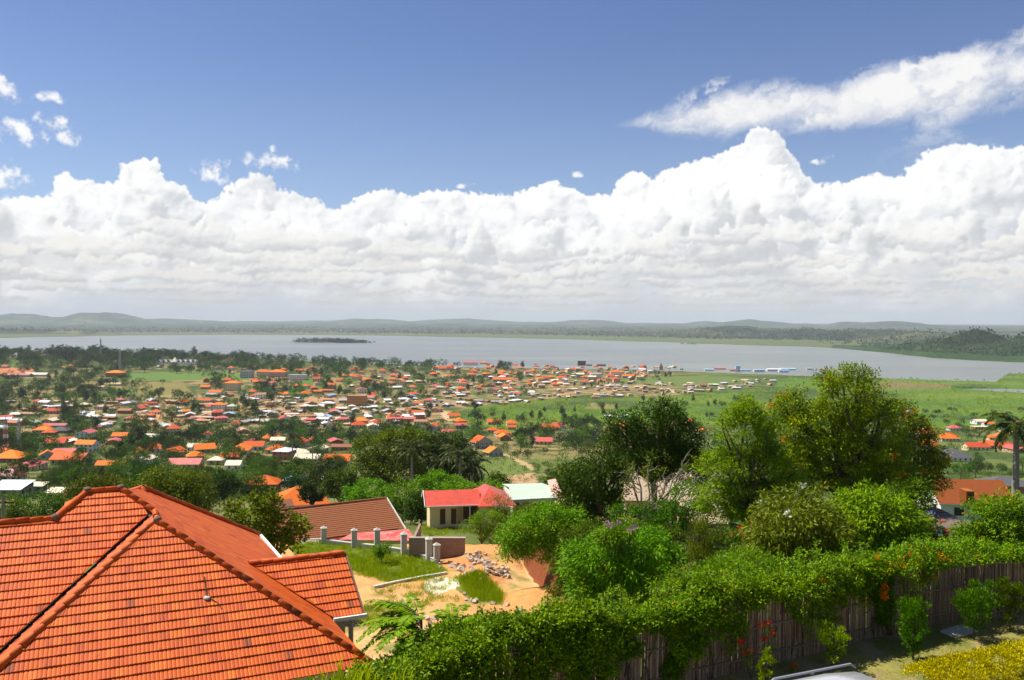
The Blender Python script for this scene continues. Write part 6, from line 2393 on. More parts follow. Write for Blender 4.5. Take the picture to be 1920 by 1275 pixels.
x, y, tx, ty, _ = fence_at(s_of_px(1655))
tv = [o for o in COL.objects if o.name == 'trumpet_vine'][0]
tip = at(1658, 1108, float(y) - 0.5) - tv.location
rng = np.random.default_rng(64)
link('blossom', Geo().add(*clump_leaves(rng, np.array(tip) + rng.normal(0, 0.1, (9, 3)) * np.array([0.6, 0.6, 1.3]), np.full(9, 0.09), 26, 0.06, 0.045, 0.6, 0.4)).mesh('trumpet_cluster', [LM['orange']]), tv)
link('stem', Geo().add(*tube(bent(np.array(tip) + np.array([0.1, 0.5, 0.5]), np.array(tip), 0.1, rng, 6, 0.03), np.linspace(0.012, 0.006, 6), 5)).mesh('trumpet_stem', [BARK], True), tv)
hanging_vine(s_of_px(1060), s_of_px(1190), 'dark vine covering the lower fence face left of the open canes', 300, 61)
hanging_vine(s_of_px(1235), s_of_px(1345), 'dark vine curtain hanging between two open stretches of cane', 230, 62, 0.1)
hanging_vine(s_of_px(1610), s_of_px(1700), 'dark trailing vine reaching the ground under the orange trumpet flowers', 260, 63, 0.05)


def shrub(px, pyb, top, wpx, label, key='bright', cat='shrub', name='shrub', n_cl=85, per=46, L=0.075, seed=0, Y=None, narrow=1.0, group='clipped shrubs along the lawn'):
    g = ground_at(px, pyb) if Y is None else at(px, pyb, Y)
    Y = g.y
    h = (pyb - top) * Y / FPX
    w = wpx * Y / FPX / 2
    rng = np.random.default_rng(seed + int(px))
    root = empty(name, g, 0, label, cat, group)
    lobes = [(0, 0, h * 0.62, w * 0.85, w * 0.85, h * 0.24), (0, 0, h * 0.42, w * 0.6, w * 0.6, h * 0.2), (0, 0, h * 0.22, w * 0.34, w * 0.34, h * 0.14)] + [(w * rng.uniform(0.35, 0.75) * math.cos(a), w * rng.uniform(0.35, 0.75) * math.sin(a), h * rng.uniform(0.68, 0.95), w * 0.34, w * 0.34, h * 0.15) for a in (0.3, 1.4, 2.5, 3.4, 4.4, 5.5)]
    C, _ = lobe_clumps(rng, lobes, n_cl, 0.4, 0.4)
    gg = Geo().add(*clump_leaves(rng, C, np.full(len(C), w * 0.22), per, L, L * 0.42, -1.0, 0.4, (0, 0, h * 0.4), 0.5))
    link('foliage', gg.mesh(name + '_foliage', [LM[key]]), root)
    st = Geo()
    limbs_to(st, rng, np.array([0, 0, -0.1]), np.array([0, 0, h * 0.22]), C[:12], 0.035, k=6)
    link('stem', st.mesh(name + '_stem', [BARK], True), root)
    return root


shrub(1560, 1252, 1176, 66, 'yellow-green young shrub on the lawn by the silver car roof', 'lime', n_cl=44, per=36, L=0.085)
shrub(1712, 1237, 1132, 70, 'dark green vase-shaped shrub in the middle of the lawn', 'mid', n_cl=105)
shrub(1826, 1199, 1096, 80, 'broad bushy shrub on the lawn third along from the car', 'mid', n_cl=105)
shrub(1894, 1184, 1090, 62, 'shrub at the far end of the lawn by the picture edge', 'mid', n_cl=95)
shrub(1437, 1312, 1214, 36, 'thin upright yellow-green seedling below the red bougainvillea sprays', 'lime', name='seedling', n_cl=22, per=26, L=0.09, group=None)


def spray(px, py, Y, label, blooms, leaf=True, seed=0, r=0.10, name='bougainvillea'):
    """a branch of bright bracts leaning off the fence"""
    rng = np.random.default_rng(seed + px)
    base = at(px + 10, py + 90, Y)
    x, y = base.x, float(np.interp(base.x, FX, FY)) - 0.55
    root = empty(name, (x, y, LAWN), 0, label, 'bougainvillea')
    o = np.array(root.location)
    tips = np.array([np.array(at(a, b, y - 0.25)) - o for a, b in blooms])
    st, fl, lf = Geo(), Geo(), Geo()
    for t in tips:
        p = bent((0, 0, 0.0), t, 0.06, rng, 7, 0.03)
        st.add(*tube(p, np.linspace(0.012, 0.005, 7), 5))
        lf.add(*clump_leaves(rng, p[3:], np.full(4, 0.10), 9, 0.08, 0.05, 0.2, 0.5))
    fl.add(*clump_leaves(rng, tips, np.full(len(tips), r * 0.9), 34, 0.055, 0.045, 0.1, 0.4, None, 0.3))
    link('stem', st.mesh(name + '_stem', [BARK], True), root)
    link('foliage', lf.mesh(name + '_leaves', [LM['bright']]), root)
    link('blossom', fl.mesh(name + '_blossom', [LM['red']]), root)


spray(1436, 1175, 22.5, 'upper bougainvillea spray with crimson bracts against the cane fence', [(1428, 1170), (1440, 1168), (1446, 1186), (1432, 1196)])
spray(1402, 1218, 22.3, 'lower bougainvillea spray with crimson bracts left of the upper one', [(1392, 1204), (1405, 1219), (1398, 1222)])
spray(1490, 1250, 22.5, 'small low bougainvillea sprig with one crimson cluster near the car', [(1489, 1249)], r=0.08)


def lawn_grass():
    rng = np.random.default_rng(3)
    n = 60000
    x = rng.uniform(2, 22, n)
    y = rng.uniform(15, 28.5, n)
    yf = np.interp(x, FX, FY)
    k = (y < yf - 0.15)
    p, q, _ = project(x, y, np.full(n, LAWN))
    k &= (p > 1280) & (p < 1990) & (q > 1100) & (q < 1330)
    k &= rng.random(n) < np.clip(NZ[0].fbm(x / 0.9, y / 0.9, 3) * 1.7 - 0.25, 0.08, 1)
    x, y = x[k], y[k]
    P = np.stack([x, y, ground_z(x, y) - 0.005], -1)
    D = unit(rng.standard_normal((len(x), 3)) * np.array([1, 1, 0.25]) + np.array([0, 0, 0.75]))
    N = unit(rng.standard_normal((len(x), 3)) + np.array([0, -0.6, 0.6]))
    g = Geo().add(*leaf_quads(P, D, N, rng.uniform(0.03, 0.075, len(x)), 0.011, rng.random(len(x))))
    tag(link('lawn_grass', g.mesh('lawn_grass', [LM['drygrass']])), kind='stuff')


lawn_grass()


def build_car():
    """silver estate car, of which the roof and its rails show"""
    base = at(1600, 1262, 17.2)
    c = Vector((6.33, 17.85, LAWN))
    root = empty('silver_car', c, RAD(203), 'silver estate car with black roof rails parked by the lawn', 'car')
    paint = material('silver_paint', lambda q, out: principled(q, out, (0.62, 0.62, 0.63), 0.28, 0.5, None, 0.35, **{'Coat Weight': 0.6}))
    glass = plain_mat('car_glass', (0.02, 0.024, 0.026), 0.06, 0.6)
    black = plain_mat('car_black', (0.02, 0.02, 0.022), 0.5)
    tyre = plain_mat('car_tyre', (0.018, 0.018, 0.018), 0.85)
    rail = plain_mat('rail_grey', (0.22, 0.23, 0.25), 0.35, 0.5)
    # cross sections along the length: x, half-width low, half-width at belt, half-width at roof, belt height, roof height
    secs = [(-2.2, 0.72, 0.70, 0.52, 0.88, 0.95), (-2.1, 0.85, 0.84, 0.60, 0.98, 1.30), (-1.75, 0.89, 0.88, 0.64, 1.02, 1.66), (-0.9, 0.90, 0.90, 0.67, 1.03, 1.735), (0.1, 0.90, 0.90, 0.67, 1.02, 1.74), (0.65, 0.90, 0.89, 0.64, 1.00, 1.66), (1.05, 0.90, 0.88, 0.66, 0.98, 1.30), (1.35, 0.89, 0.87, 0.72, 0.95, 1.02), (1.95, 0.86, 0.80, 0.62, 0.82, 0.90), (2.2, 0.74, 0.70, 0.5, 0.66, 0.70)]
    ring = lambda x, a, b, r, zb, zr: [(x, -a, 0.32), (x, -b, zb * 0.6), (x, -b, zb), (x, -(b * 0.35 + r * 0.65), zb + (zr - zb) * 0.72), (x, -r * 0.86, zr - 0.03 * (zr > 1.2)), (x, -r * 0.45, zr + 0.015), (x, 0, zr + 0.02), (x, r * 0.45, zr + 0.015), (x, r * 0.86, zr - 0.03 * (zr > 1.2)), (x, b * 0.35 + r * 0.65, zb + (zr - zb) * 0.72), (x, b, zb), (x, b, zb * 0.6), (x, a, 0.32)]
    V = [v for s in secs for v in ring(*s)]
    k = 13
    F = [(i * k + j, (i + 1) * k + j, (i + 1) * k + j + 1, i * k + j + 1) for i in range(len(secs) - 1) for j in range(k - 1)]
    F += [tuple(range(k)), tuple(reversed(range((len(secs) - 1) * k, len(secs) * k)))]
    F += [(i * k, i * k + k - 1, (i + 1) * k + k - 1, (i + 1) * k) for i in range(len(secs) - 1)]
    me = mesh_from('car_body', V, F, [paint])
    for p in me.polygons:
        p.use_smooth = len(p.vertices) == 4
    link('body', me, root)
    for s in (-1, 1):
        for x0, x1 in ((-1.75, -0.95), (-0.85, 0.05), (0.15, 0.85)):
            P = Poly()
            f = [(x0, s * 0.905, 1.06), (x1, s * 0.905, 1.05), (x1 - 0.12 * (x1 > 0.5), s * 0.775, 1.50), (x0 + 0.10 * (x0 < -1.5), s * 0.775, 1.50)]
            P.face(f if s < 0 else f[::-1])
            link('side_window', P.mesh('car_window', [glass]), root)
        P = Poly()
        P.bar((-1.7, s * 0.60, 1.78), (0.45, s * 0.60, 1.79), 0.045, 0.04)
        P.bar((-1.85, s * 0.60, 1.68), (-1.7, s * 0.60, 1.78), 0.04, 0.04)
        P.bar((0.45, s * 0.60, 1.79), (0.62, s * 0.60, 1.69), 0.04, 0.04)
        P.bar((-0.6, s * 0.60, 1.72), (-0.6, s * 0.60, 1.78), 0.06, 0.04)
        link('roof_rail', P.mesh('car_rail', [rail]), root)
        for x in (-1.35, 1.35):
            w = []
            t = np.linspace(0, 2 * math.pi, 22, endpoint=False)
            w = [(x + r * math.cos(a), s * yy, 0.33 + r * math.sin(a)) for yy, r in ((0.72, 0.30), (0.74, 0.33), (0.90, 0.33), (0.92, 0.30), (0.92, 0.22)) for a in t]
            F = [(i * 22 + j, i * 22 + (j + 1) % 22, (i + 1) * 22 + (j + 1) % 22, (i + 1) * 22 + j) for i in range(4) for j in range(22)]
            wh = link('wheel', mesh_from('car_tyre', w, F, [tyre], True), root)
            link('rim', mesh_from('car_rim', [(x + 0.22 * math.cos(a), s * 0.915, 0.33 + 0.22 * math.sin(a)) for a in t] + [(x, s * 0.90, 0.33)], [(i, (i + 1) % 22, 22) for i in range(22)], [STEEL_GREY]), wh)
        P = Poly()
        P.box(0.70, 0.86, s * 0.98 - 0.09, s * 0.98 + 0.09, 1.02, 1.16)
        link('mirror', P.mesh('car_mirror', [black]), root)
        P = Poly()
        P.box(2.02, 2.18, s * 0.55 - 0.16, s * 0.55 + 0.16, 0.62, 0.74)
        link('headlight', P.mesh('car_headlight', [STEEL_WHITE]), root)
    P = Poly()
    P.face([(0.70, -0.60, 1.64), (1.09, -0.66, 1.28), (1.33, -0.74, 1.06), (1.33, 0.74, 1.06), (1.09, 0.66, 1.28), (0.70, 0.60, 1.64)])
    P.V = [(v[0] + 0.03, v[1], v[2] + 0.03) for v in P.V]
    link('windscreen', P.mesh('car_windscreen', [glass]), root)


build_car()

# clipped golden hedge at the corner of the lawn
rng = np.random.default_rng(12)
c = at(1850, 1240, 22.2)
root = empty('golden_hedge', (c.x, c.y, LAWN), 0, 'low clipped hedge of yellow-green leaves at the lawn corner', 'hedge')
n = 620
u, v = rng.uniform(-2.3, 4.2, n), rng.uniform(-0.95, 0.75, n)
ang = RAD(25)
top = 0.62 + 0.10 * NZ[0].fbm(u * 0.9, v * 0.9, 2) - 0.35 * np.abs(v / 0.75) ** 4
z = np.where(rng.random(n) < 0.7, top, rng.random(n) * top)
C = np.stack([u * math.cos(ang) - v * math.sin(ang), u * math.sin(ang) + v * math.cos(ang), z], -1)
link('foliage', Geo().add(*clump_leaves(rng, C, np.full(n, 0.15), 54, 0.06, 0.036, -0.5, 0.6, (0, 0, -2), 0.4)).mesh('hedge_foliage', [LM['gold']]), root)
st = Geo()
for i in range(60):
    b = np.array([C[i, 0], C[i, 1], -0.05])
    st.add(*tube([b, b + np.array([0, 0, 0.25]), b + np.array([0.03, 0.02, 0.5])], [0.014, 0.01, 0.006], 5))
link('stem', st.mesh('hedge_stems', [BARK], True), root)

# concrete slab set in the lawn under the fence
c = at(1788, 1170, 26.3)
P = Poly()
P.box(-0.55, 0.55, -0.28, 0.28, -0.1, 0.06)
tag(link('concrete_slab', P.mesh('slab', [CONC]), None, (c.x, c.y - 0.35, LAWN), 0.55), 'grey concrete slab lying in the shade at the fence foot', 'slab')


# ------------------------------------------------------------------ the plot: block wall, pillars, rubble, houses beyond
def block_mat():
    def build(q, out):
        p = q.n('ShaderNodeTexCoord').outputs['Object']
        br = q.n('ShaderNodeTexBrick')
        q.put(br.inputs['Vector'], q.vec(*(lambda s: (q.add(s[0], s[1]), s[2], 0.0))(q.xyz(p))))
        for k, val in (('Scale', 1.0), ('Mortar Size', 0.018), ('Brick Width', 0.42), ('Row Height', 0.21)):
            br.inputs[k].default_value = val
        br.inputs['Color1'].default_value = (0.30, 0.20, 0.15, 1)
        br.inputs['Color2'].default_value = (0.37, 0.26, 0.19, 1)
        br.inputs['Mortar'].default_value = (0.20, 0.16, 0.13, 1)
        n = q.noise(p, 3.0, 5, 0.7)
        principled(q, out, q.mix(q.mul(n, 0.5), br.outputs[0], (0.20, 0.15, 0.12)), 0.95, 0.1)
    return material('block_wall', build)


BLOCK = block_mat()
wall_pts = [(545, 1016), (600, 1018), (664, 1026), (706, 1030), (757, 1038), (806, 1052), (820, 1058)]
g3 = [ground_at(px, py) for px, py in wall_pts]
root = empty('boundary_wall', g3[3], 0, 'low concrete boundary wall with grey capped pillars across the grassy plot', 'wall')
o = Vector(root.location)
P, K = Poly(), Poly()
for a, b in zip(g3[:-1], g3[1:]):
    a, b = a - o, b - o
    P.bar(a + Vector((0, 0, 0.0)), b + Vector((0, 0, 0.0)), 0.22, 0.7)
    K.bar(a + Vector((0, 0, 0.38)), b + Vector((0, 0, 0.38)), 0.30, 0.07)
link('base_course', P.mesh('plot_wall', [CONC]), root)
link('coping', K.mesh('plot_coping', [CONC]), root)
for (px, py, top) in [(551, 1012, 983), (607, 1019, 985), (664, 1026, 989), (707, 1030, 988), (757, 1040, 996), (804, 1052, 1005), (819, 1056, 1016)]:
    g = ground_at(px, py)
    h = (py - top) * g.y / FPX
    P = Poly()
    w = 0.24
    P.box(-w, w, -w, w, -0.5, h - 0.28)
    P.box(-w - 0.05, w + 0.05, -w - 0.05, w + 0.05, h - 0.28, h - 0.20)
    for f in ([(-w, -w), (w, -w)], [(w, -w), (w, w)], [(w, w), (-w, w)], [(-w, w), (-w, -w)]):
        P.face([(f[0][0], f[0][1], h - 0.20), (f[1][0], f[1][1], h - 0.20), (0, 0, h)])
    pl = link('pillar', P.mesh('plot_pillar', [CONC]), root, Vector(g) - o)
    pl.rotation_euler.z = 0.3
yb = ground_at(850, 1045).y
a, b = at(770, 1030, yb + 1), at(872, 1044, yb)
root = empty('block_wall', b, 0, 'brown block wall ending at the red soil bank behind the pillars', 'wall')
P = Poly()
zt = at(830, 1009, yb).z
zb = at(830, 1046, yb).z - 0.8
P.box(-0.02 - (b.x - a.x), 0, -0.1, 0.1, zb - b.z, zt - b.z)
P.box(-4.6, -4.4, 0.1, 6.0, zb - b.z, zt - b.z - 0.2)
link('blockwork', P.mesh('block_wall', [BLOCK]), root)
P = Poly()
P.box(-0.06 - (b.x - a.x), 0.04, -0.14, 0.14, zt - b.z + 0.003, zt - b.z + 0.08)
link('coping', P.mesh('block_coping', [CONC]), root)

# rubble: broken blocks strewn below the wall end and along the cut
rng = np.random.default_rng(6)
P = Poly()
for (px0, py0, px1, py1, n) in [(880, 1040, 950, 1082, 95), (835, 1058, 905, 1082, 34), (850, 1120, 1050, 1165, 22), (720, 1100, 840, 1200, 10)]:
    for i in range(n):
        t = rng.random()
        g = ground_at(px0 + (px1 - px0) * t + rng.normal(0, 9), py0 + (py1 - py0) * t + rng.normal(0, 4))
        s = rng.uniform(0.04, 0.15)
        M = Matrix.Rotation(rng.uniform(0, 3), 3, 'Z') @ Matrix.Rotation(rng.normal(0, 0.5), 3, 'X') @ Matrix.Rotation(rng.normal(0, 0.5), 3, 'Y')
        q = [M @ Vector((sx * s * 1.5 * rng.uniform(0.7, 1.1), sy * s * rng.uniform(0.7, 1.1), sz * s * 0.8)) + g + Vector((0, 0, s * 0.5)) for sz in (-1, 1) for sy in (-1, 1) for sx in (-1, 1)]
        for f in ((0, 2, 3, 1), (4, 5, 7, 6), (0, 1, 5, 4), (2, 6, 7, 3), (0, 4, 6, 2), (1, 3, 7, 5)):
            P.face([q[j] for j in f])
tag(link('rubble', P.mesh('rubble', [wall_mat('broken_block', (0.52, 0.42, 0.33), (0.34, 0.2, 0.12), 0.6)])), kind='stuff')
# kerb line of concrete blocks across the plot
P = Poly()
kk = [ground_at(px, py) for px, py in [(700, 1103), (740, 1094), (790, 1084), (838, 1076)]]
for p, q in zip(kk[:-1], kk[1:]):
    P.bar(p + Vector((0, 0, 0.06)), q + Vector((0, 0, 0.06)), 0.25, 0.22)
tag(link('foundation_strip', P.mesh('foundation', [CONC])), 'pale concrete foundation strip across the grassy plot', 'foundation')


def grass_tufts(name, polys, seed, L, per=26, key='grass', R=0.16):
    rng = np.random.default_rng(seed)
    C = []
    for poly, n in polys:
        xs, ys = [p[0] for p in poly], [p[1] for p in poly]
        while n > 0:
            px, py = rng.uniform(min(xs), max(xs)), rng.uniform(min(ys), max(ys))
            if inside(poly, np.array([px]), np.array([py]))[0]:
                C.append(tuple(ground_at(px, py, 20, 130)))
                n -= 1
    C = np.array(C)
    k = np.repeat(np.arange(len(C)), per)
    P = C[k] + rng.normal(0, R, (len(k), 3)) * np.array([1, 1, 0])
    P[:, 2] = ground_z(P[:, 0], P[:, 1]) - 0.02
    D = unit(rng.standard_normal((len(k), 3)) * np.array([0.6, 0.6, 0.2]) + np.array([0, 0, 0.9]))
    N = unit(rng.standard_normal((len(k), 3)) + np.array([0, -0.7, 0.3]))
    t = rng.random(len(C))
    g = Geo().add(*leaf_quads(P, D, N, L * rng.uniform(0.5, 1.3, len(k)), 0.028, np.clip(t[k] * 0.6 + 0.4 * rng.random(len(k)), 0, 1)))
    return tag(link(name, g.mesh(name, [LM[key]])), kind='stuff')


grass_tufts('plot_grass', [([(545,1014),(690,1020),(800,1050),(838,1074),(795,1088),(735,1094),(665,1078),(560,1060)], 900), ([(860,1084),(900,1072),(938,1112),(940,1134),(885,1124)], 260), ([(640,1150),(720,1130),(745,1150),(690,1180)], 60), ([(700,1100),(860,1080),(860,1130),(720,1150)], 70), ([(780,990),(870,985),(880,1000),(800,1006)], 120)], 5, 0.42)

# houses just past the plot
root = empty('brown_roof_house', at(650, 1012, 93), 0, 'long house under a brown tiled gable with white verge behind the plot wall', 'house')
o = np.array(root.location)
r0, r1 = np.array(at(545, 954, 95.4)), np.array(at(724, 934, 101))
dirr = unit(r1 - r0)
r0 = r1 - dirr * 14.5
fw = unit(np.cross(dirr, ZU)) * 1.0
fw = fw if fw[1] < 0 else -fw
ef1 = r1 + fw * 5.4 - ZU * 2.6 + dirr * 0.2
ef0 = r0 + fw * 5.4 - ZU * 2.6
vs = unit(r1 - (ef1 - dirr * 0.2))
g = tiled_face([r0 - o, r1 - o, ef1 - o, ef0 - o], dirr, vs, 0.34, 0.15, 14, 1.1)
BROWNCLAY = tile_mat('clay_tiles_brown', (0.20, 0.062, 0.025), (0.32, 0.115, 0.046), stain=0.5, course=0.2)
link('roof', g.mesh('brown_roof', [BROWNCLAY]), root)
P = Poly()
bk1, bk0 = r1 - fw * 5.4 - ZU * 2.6, r0 - fw * 5.4 - ZU * 2.6
P.face([r1 - o, r0 - o, bk0 - o, bk1 - o])
link('roof_back', P.mesh('brown_roof_back', [BROWNCLAY]), root)
link('ridge_caps', ridge_geo([r0 - o, r1 - o], 51, 0.13, 0.45).mesh('brown_ridge', [BROWNCLAY], True), root)
P = Poly()
P.bar(r1 - o + dirr * 0.1, ef1 - o + dirr * 0.1, 0.08, 0.24)
P.bar(r1 - o + dirr * 0.1, bk1 - o + dirr * 0.3, 0.08, 0.24)
link('verge_board', P.mesh('brown_verge', [TRIM]), root)
P = Poly()
w0, w1, w2, w3 = ef0 - o - fw * 0.5, ef1 - o - fw * 0.5 - dirr * 0.5, bk1 - o + fw * 0.5 - dirr * 0.3, bk0 - o + fw * 0.5
for a, b in ((w0, w1), (w1, w2), (w2, w3), (w3, w0)):
    P.face([(a[0], a[1], -4), (b[0], b[1], -4), (b[0], b[1], min(a[2], b[2]) - 0.1), (a[0], a[1], min(a[2], b[2]) - 0.1)])
P.face([tuple(w1), tuple(w2), tuple(r1 - o - dirr * 0.4 - ZU * 0.15)])
link('wall', P.mesh('brown_wall', [WALL['tan']]), root)
P = Poly()
P.bar(ef0 - o + fw * 0.06, ef1 - o + fw * 0.06, 0.12, 0.1)
link('gutter', P.mesh('brown_gutter', [ROOF['salmon']]), root)

REDTIN = tin_mat('roof_tin_red_new', (0.58, 0.070, 0.036), (0.42, 0.06, 0.035), 0.1, 0.38)
root = empty('lean_to', at(710, 1022, 84), 0, 'faded red tin lean-to between the brown roof and the pillars', 'shed')
o = np.array(root.location)
P = Poly()
q = [np.array(at(*p)) - o for p in ((634, 1012, 83), (780, 1014, 82), (766, 992, 87), (660, 1000, 87))]
P.slab([q[0], q[1], q[2], q[3]], 0.06)
link('roof', P.mesh('leanto_roof', [tin_mat('roof_tin_faded_red', (0.48, 0.055, 0.04), (0.52, 0.20, 0.15), 0.18, 0.6)]), root)
P = Poly()
for a, b in ((q[0], q[1]), (q[1], q[2]), (q[3], q[0])):
    P.face([(a[0], a[1], -2.5), (b[0], b[1], -2.5), (b[0], b[1], b[2] - 0.08), (a[0], a[1], a[2] - 0.08)])
link('wall', P.mesh('leanto_wall', [WALL['tan']]), root)

# the red-roofed house: long wing with doors, cross wing to the right
g = at(806, 986, 113)
root = empty('red_roof_house', (g.x, g.y, g.z), RAD(10), 'cream house with red tin roof and two dark doors beyond the plot', 'house')
s = g.y / FPX
W1, D1, H1 = 96 * s, 5.2, 2.75
P = Poly()
P.box(0, 52 * s, 0, D1, -2.5, H1)
P.box(52 * s, 95 * s, 1.6, D1, -2.5, H1)
P.box(92 * s, 92 * s + 4.2, -1.0, 7.2, -3.5, H1)
P.face([(0, 0, H1), (0, D1, H1), (0, D1 / 2, H1 + 1.25)][::-1])
link('wall', P.mesh('redhouse_wall', [wall_mat('wall_pale_yellow', (0.74, 0.60, 0.33), (0.5, 0.36, 0.2), 0.3)]), root)
P = Poly()
e, r = H1, H1 + 1.45
P.slab([(-0.7, -0.75, e - 0.05), (97 * s, -0.75, e - 0.05), (97 * s, D1 / 2, r), (-0.7, D1 / 2, r)], 0.08)
P.slab([(97 * s, D1 + 0.6, e), (-0.7, D1 + 0.6, e), (-0.7, D1 / 2, r), (97 * s, D1 / 2, r)], 0.08)
x0, xm, x1 = 89 * s, 92 * s + 1.6, 92 * s + 4.9
yy0, yy1 = -1.8, 7.9
rr = H1 + 1.75
P.slab([(x1, yy0, e), (x1, yy1, e), (xm, yy1 - 3.0, rr), (xm, yy0 + 3.4, rr)], 0.08)
P.slab([(x0, yy1, e), (x0, yy0, e), (xm, yy0 + 3.4, rr), (xm, yy1 - 3.0, rr)], 0.08)
P.slab([(x0, yy0, e), (x1, yy0, e), (xm, yy0 + 3.4, rr)], 0.08)
link('roof', P.mesh('redhouse_roof', [REDTIN]), root)
P = Poly()
P.bar((-0.72, -0.75, e), (-0.72, D1 / 2, r + 0.04), 0.07, 0.22)
P.bar((-0.72, D1 + 0.6, e), (-0.72, D1 / 2, r + 0.04), 0.07, 0.22)
P.bar((-0.7, -0.8, e - 0.04), (95 * s, -0.8, e - 0.04), 0.08, 0.16)
link('fascia', P.mesh('redhouse_fascia', [TRIM]), root)
for x, w in ((19 * s, 0.72), (40 * s, 0.72)):
    P = Poly()
    P.box(x, x + w, -0.05, 0.1, 0.15, 2.2)
    link('door', P.mesh('redhouse_door', [DOORBROWN]), root)
for x in (66 * s, 80 * s):
    P = Poly()
    P.box(x, x + 0.9, 1.55, 1.75, 0.2, 2.3)
    link('door', P.mesh('redhouse_porch_door', [DOORBROWN]), root)
P = Poly()
P.box(94 * s + 1.5, 94 * s + 3.0, -1.06, -0.9, 0.8, 2.0)
link('window', P.mesh('redhouse_window', [DARKGLASS]), root)
P = Poly()
P.box(53 * s, 91 * s, -0.6, 1.59, -2.5, 0.06)
link('porch_floor', P.mesh('redhouse_porch', [CONC]), root)
P = Poly()
P.box(74 * s, 74 * s + 0.14, -0.5, -0.36, 0, e - 0.06)
link('porch_post', P.mesh('redhouse_post', [TRIM]), root)
near_house('house', 905, 975, 84, 'orange roof just showing behind the red tin roof', roof='hip', rk='orange', wk='white', Y=128, ratio=0.7, pitch=26, hgt=2.6, base_z=gz(-4, 128) + 1.1)
near_house('house', 940, 984, 15, 'tiny pale outhouse with a red-brown lid roof before the red tin cross wing', roof='shed', rk='maroon', wk='white', Y=104, ratio=0.8, hgt=2.4)
# pale green roof behind the dark tree
root = empty('green_roof_hall', at(1010, 965, 122), RAD(8), 'hall under a pale mint green tin roof left of the dark tree', 'hall')
s = 122 / FPX
P = Poly()
z0, z1 = at(1000, 936, 122).z - root.location.z, at(1010, 912, 128).z - root.location.z
P.slab([(-52 * s, 0, z0), (34 * s, 0, z0 + 0.2), (34 * s, 6, z1 + 0.1), (-46 * s, 6, z1)], 0.08)
P.slab([(34 * s, 12, z0), (-50 * s, 12, z0), (-46 * s, 6, z1), (34 * s, 6, z1 + 0.1)], 0.08)
link('roof', P.mesh('mint_roof', [ROOF['mint']]), root)
P = Poly()
P.box(-48 * s, 30 * s, 0.5, 11.5, -3, z0)
link('wall', P.mesh('mint_wall', [WALL['white']]), root)
P = Poly()
P.slab([(30 * s, -1.2, z0 - 0.6), (52 * s, -1.2, z0 - 0.6), (46 * s, 5.5, z1 + 1.2), (30 * s, 5.5, z1 + 1.0)], 0.25)
P.box(34 * s, 50 * s, -0.8, 5, -3, z0 - 0.7)
link('porch_gable', P.mesh('mint_gable', [WALL['pink']]), root)
for i in range(5):
    P = Poly()
    x = (-44 + i * 15) * s
    P.box(x, x + 0.8, 0.44, 0.6, 0.6, 1.7)
    link('window', P.mesh('mint_window', [DARKGLASS]), root)
# cream tiled roof seen through the bare branches
CREAMTILE = tile_mat('roof_cream_tiles', (0.36, 0.27, 0.18), (0.46, 0.36, 0.25), 0.22, 0.5, 0.3)
root = empty('cream_roof_house', at(1245, 960, 84), RAD(-6), 'house under a cream tiled roof behind the bare white branches', 'house')
s = 84 / FPX
ro = root.location
P = Poly()
za, zb = at(1245, 940, 84).z - ro.z, at(1245, 885, 90).z - ro.z
P.slab([(-75 * s, 0, za), (72 * s, 0, za), (60 * s, 6, zb), (-62 * s, 6, zb)], 0.15)
P.slab([(72 * s, 12, za), (-75 * s, 12, za), (-62 * s, 6, zb), (60 * s, 6, zb)], 0.15)
P.slab([(72 * s, 0, za), (72 * s, 12, za), (60 * s, 6, zb)], 0.15)
link('roof', P.mesh('cream_roof', [CREAMTILE]), root)
P = Poly()
P.box(-70 * s, 67 * s, 0.6, 11.4, -4, za)
link('wall', P.mesh('cream_wall', [WALL['cream']]), root)
for i in range(5):
    P = Poly()
    x = (-60 + i * 26) * s
    P.box(x, x + 1.0, 0.54, 0.7, za - 2.0, za - 0.8)
    link('window', P.mesh('cream_window', [DARKGLASS]), root)
root = empty('cream_roof_outhouse', at(1335, 1010, 66), RAD(-6), 'low outhouse with cream tiles glimpsed right of the conifer', 'outhouse')
s = 66 / FPX
P = Poly()
P.slab([(-60 * s, 0, 1.2), (30 * s, 0, 1.2), (26 * s, 4.5, 3.0), (-56 * s, 4.5, 3.0)], 0.12)
link('roof', P.mesh('outhouse_roof', [CREAMTILE]), root)
P = Poly()
P.box(-56 * s, 26 * s, 0.4, 4.3, -3, 1.15)
link('wall', P.mesh('outhouse_wall', [WALL['tan']]), root)

ROOF['clay'] = tile_mat('clay_tiles_old_orange', (0.25, 0.062, 0.013), (0.36, 0.105, 0.028), stain=0.6, course=1.0)
# right side: gabled tiled house, dull shed with a red post
near_house('house', 1836, 965, 132, 'orange-brown tiled gable house with small dark dormer left of the palm trunk', roof='gable', rk='clay', wk='white', Y=108, ratio=0.85, hgt=2.4, pitch=30, rz=RAD(-4), over=0.4, base_z=at(1836, 962, 108).z - 1.2)
root = [o for o in COL.objects if o.get('label', '').startswith('orange-brown tiled gable house')][0]
s = 108 / FPX
P = Poly()
P.box(-28 * s, -14 * s, -2.0 - 3.0, -3.0, 2.6, 4.2)
dm = link('dormer', P.mesh('dormer_box', [ROOF['clay']]), root)
P = Poly()
P.box(-25 * s, -15 * s, -5.1, -4.9, 2.75, 3.9)
link('dormer_window', P.mesh('dormer_dark', [DARKGLASS]), dm)
root = empty('garden_shed', at(1775, 1012, 54), RAD(-5), 'open garden shelter with dull grey-brown roof and a red post', 'shelter')
s = 54 / FPX
ro = root.location
za, zb = at(1775, 990, 54).z - ro.z, at(1780, 952, 60).z - ro.z
P = Poly()
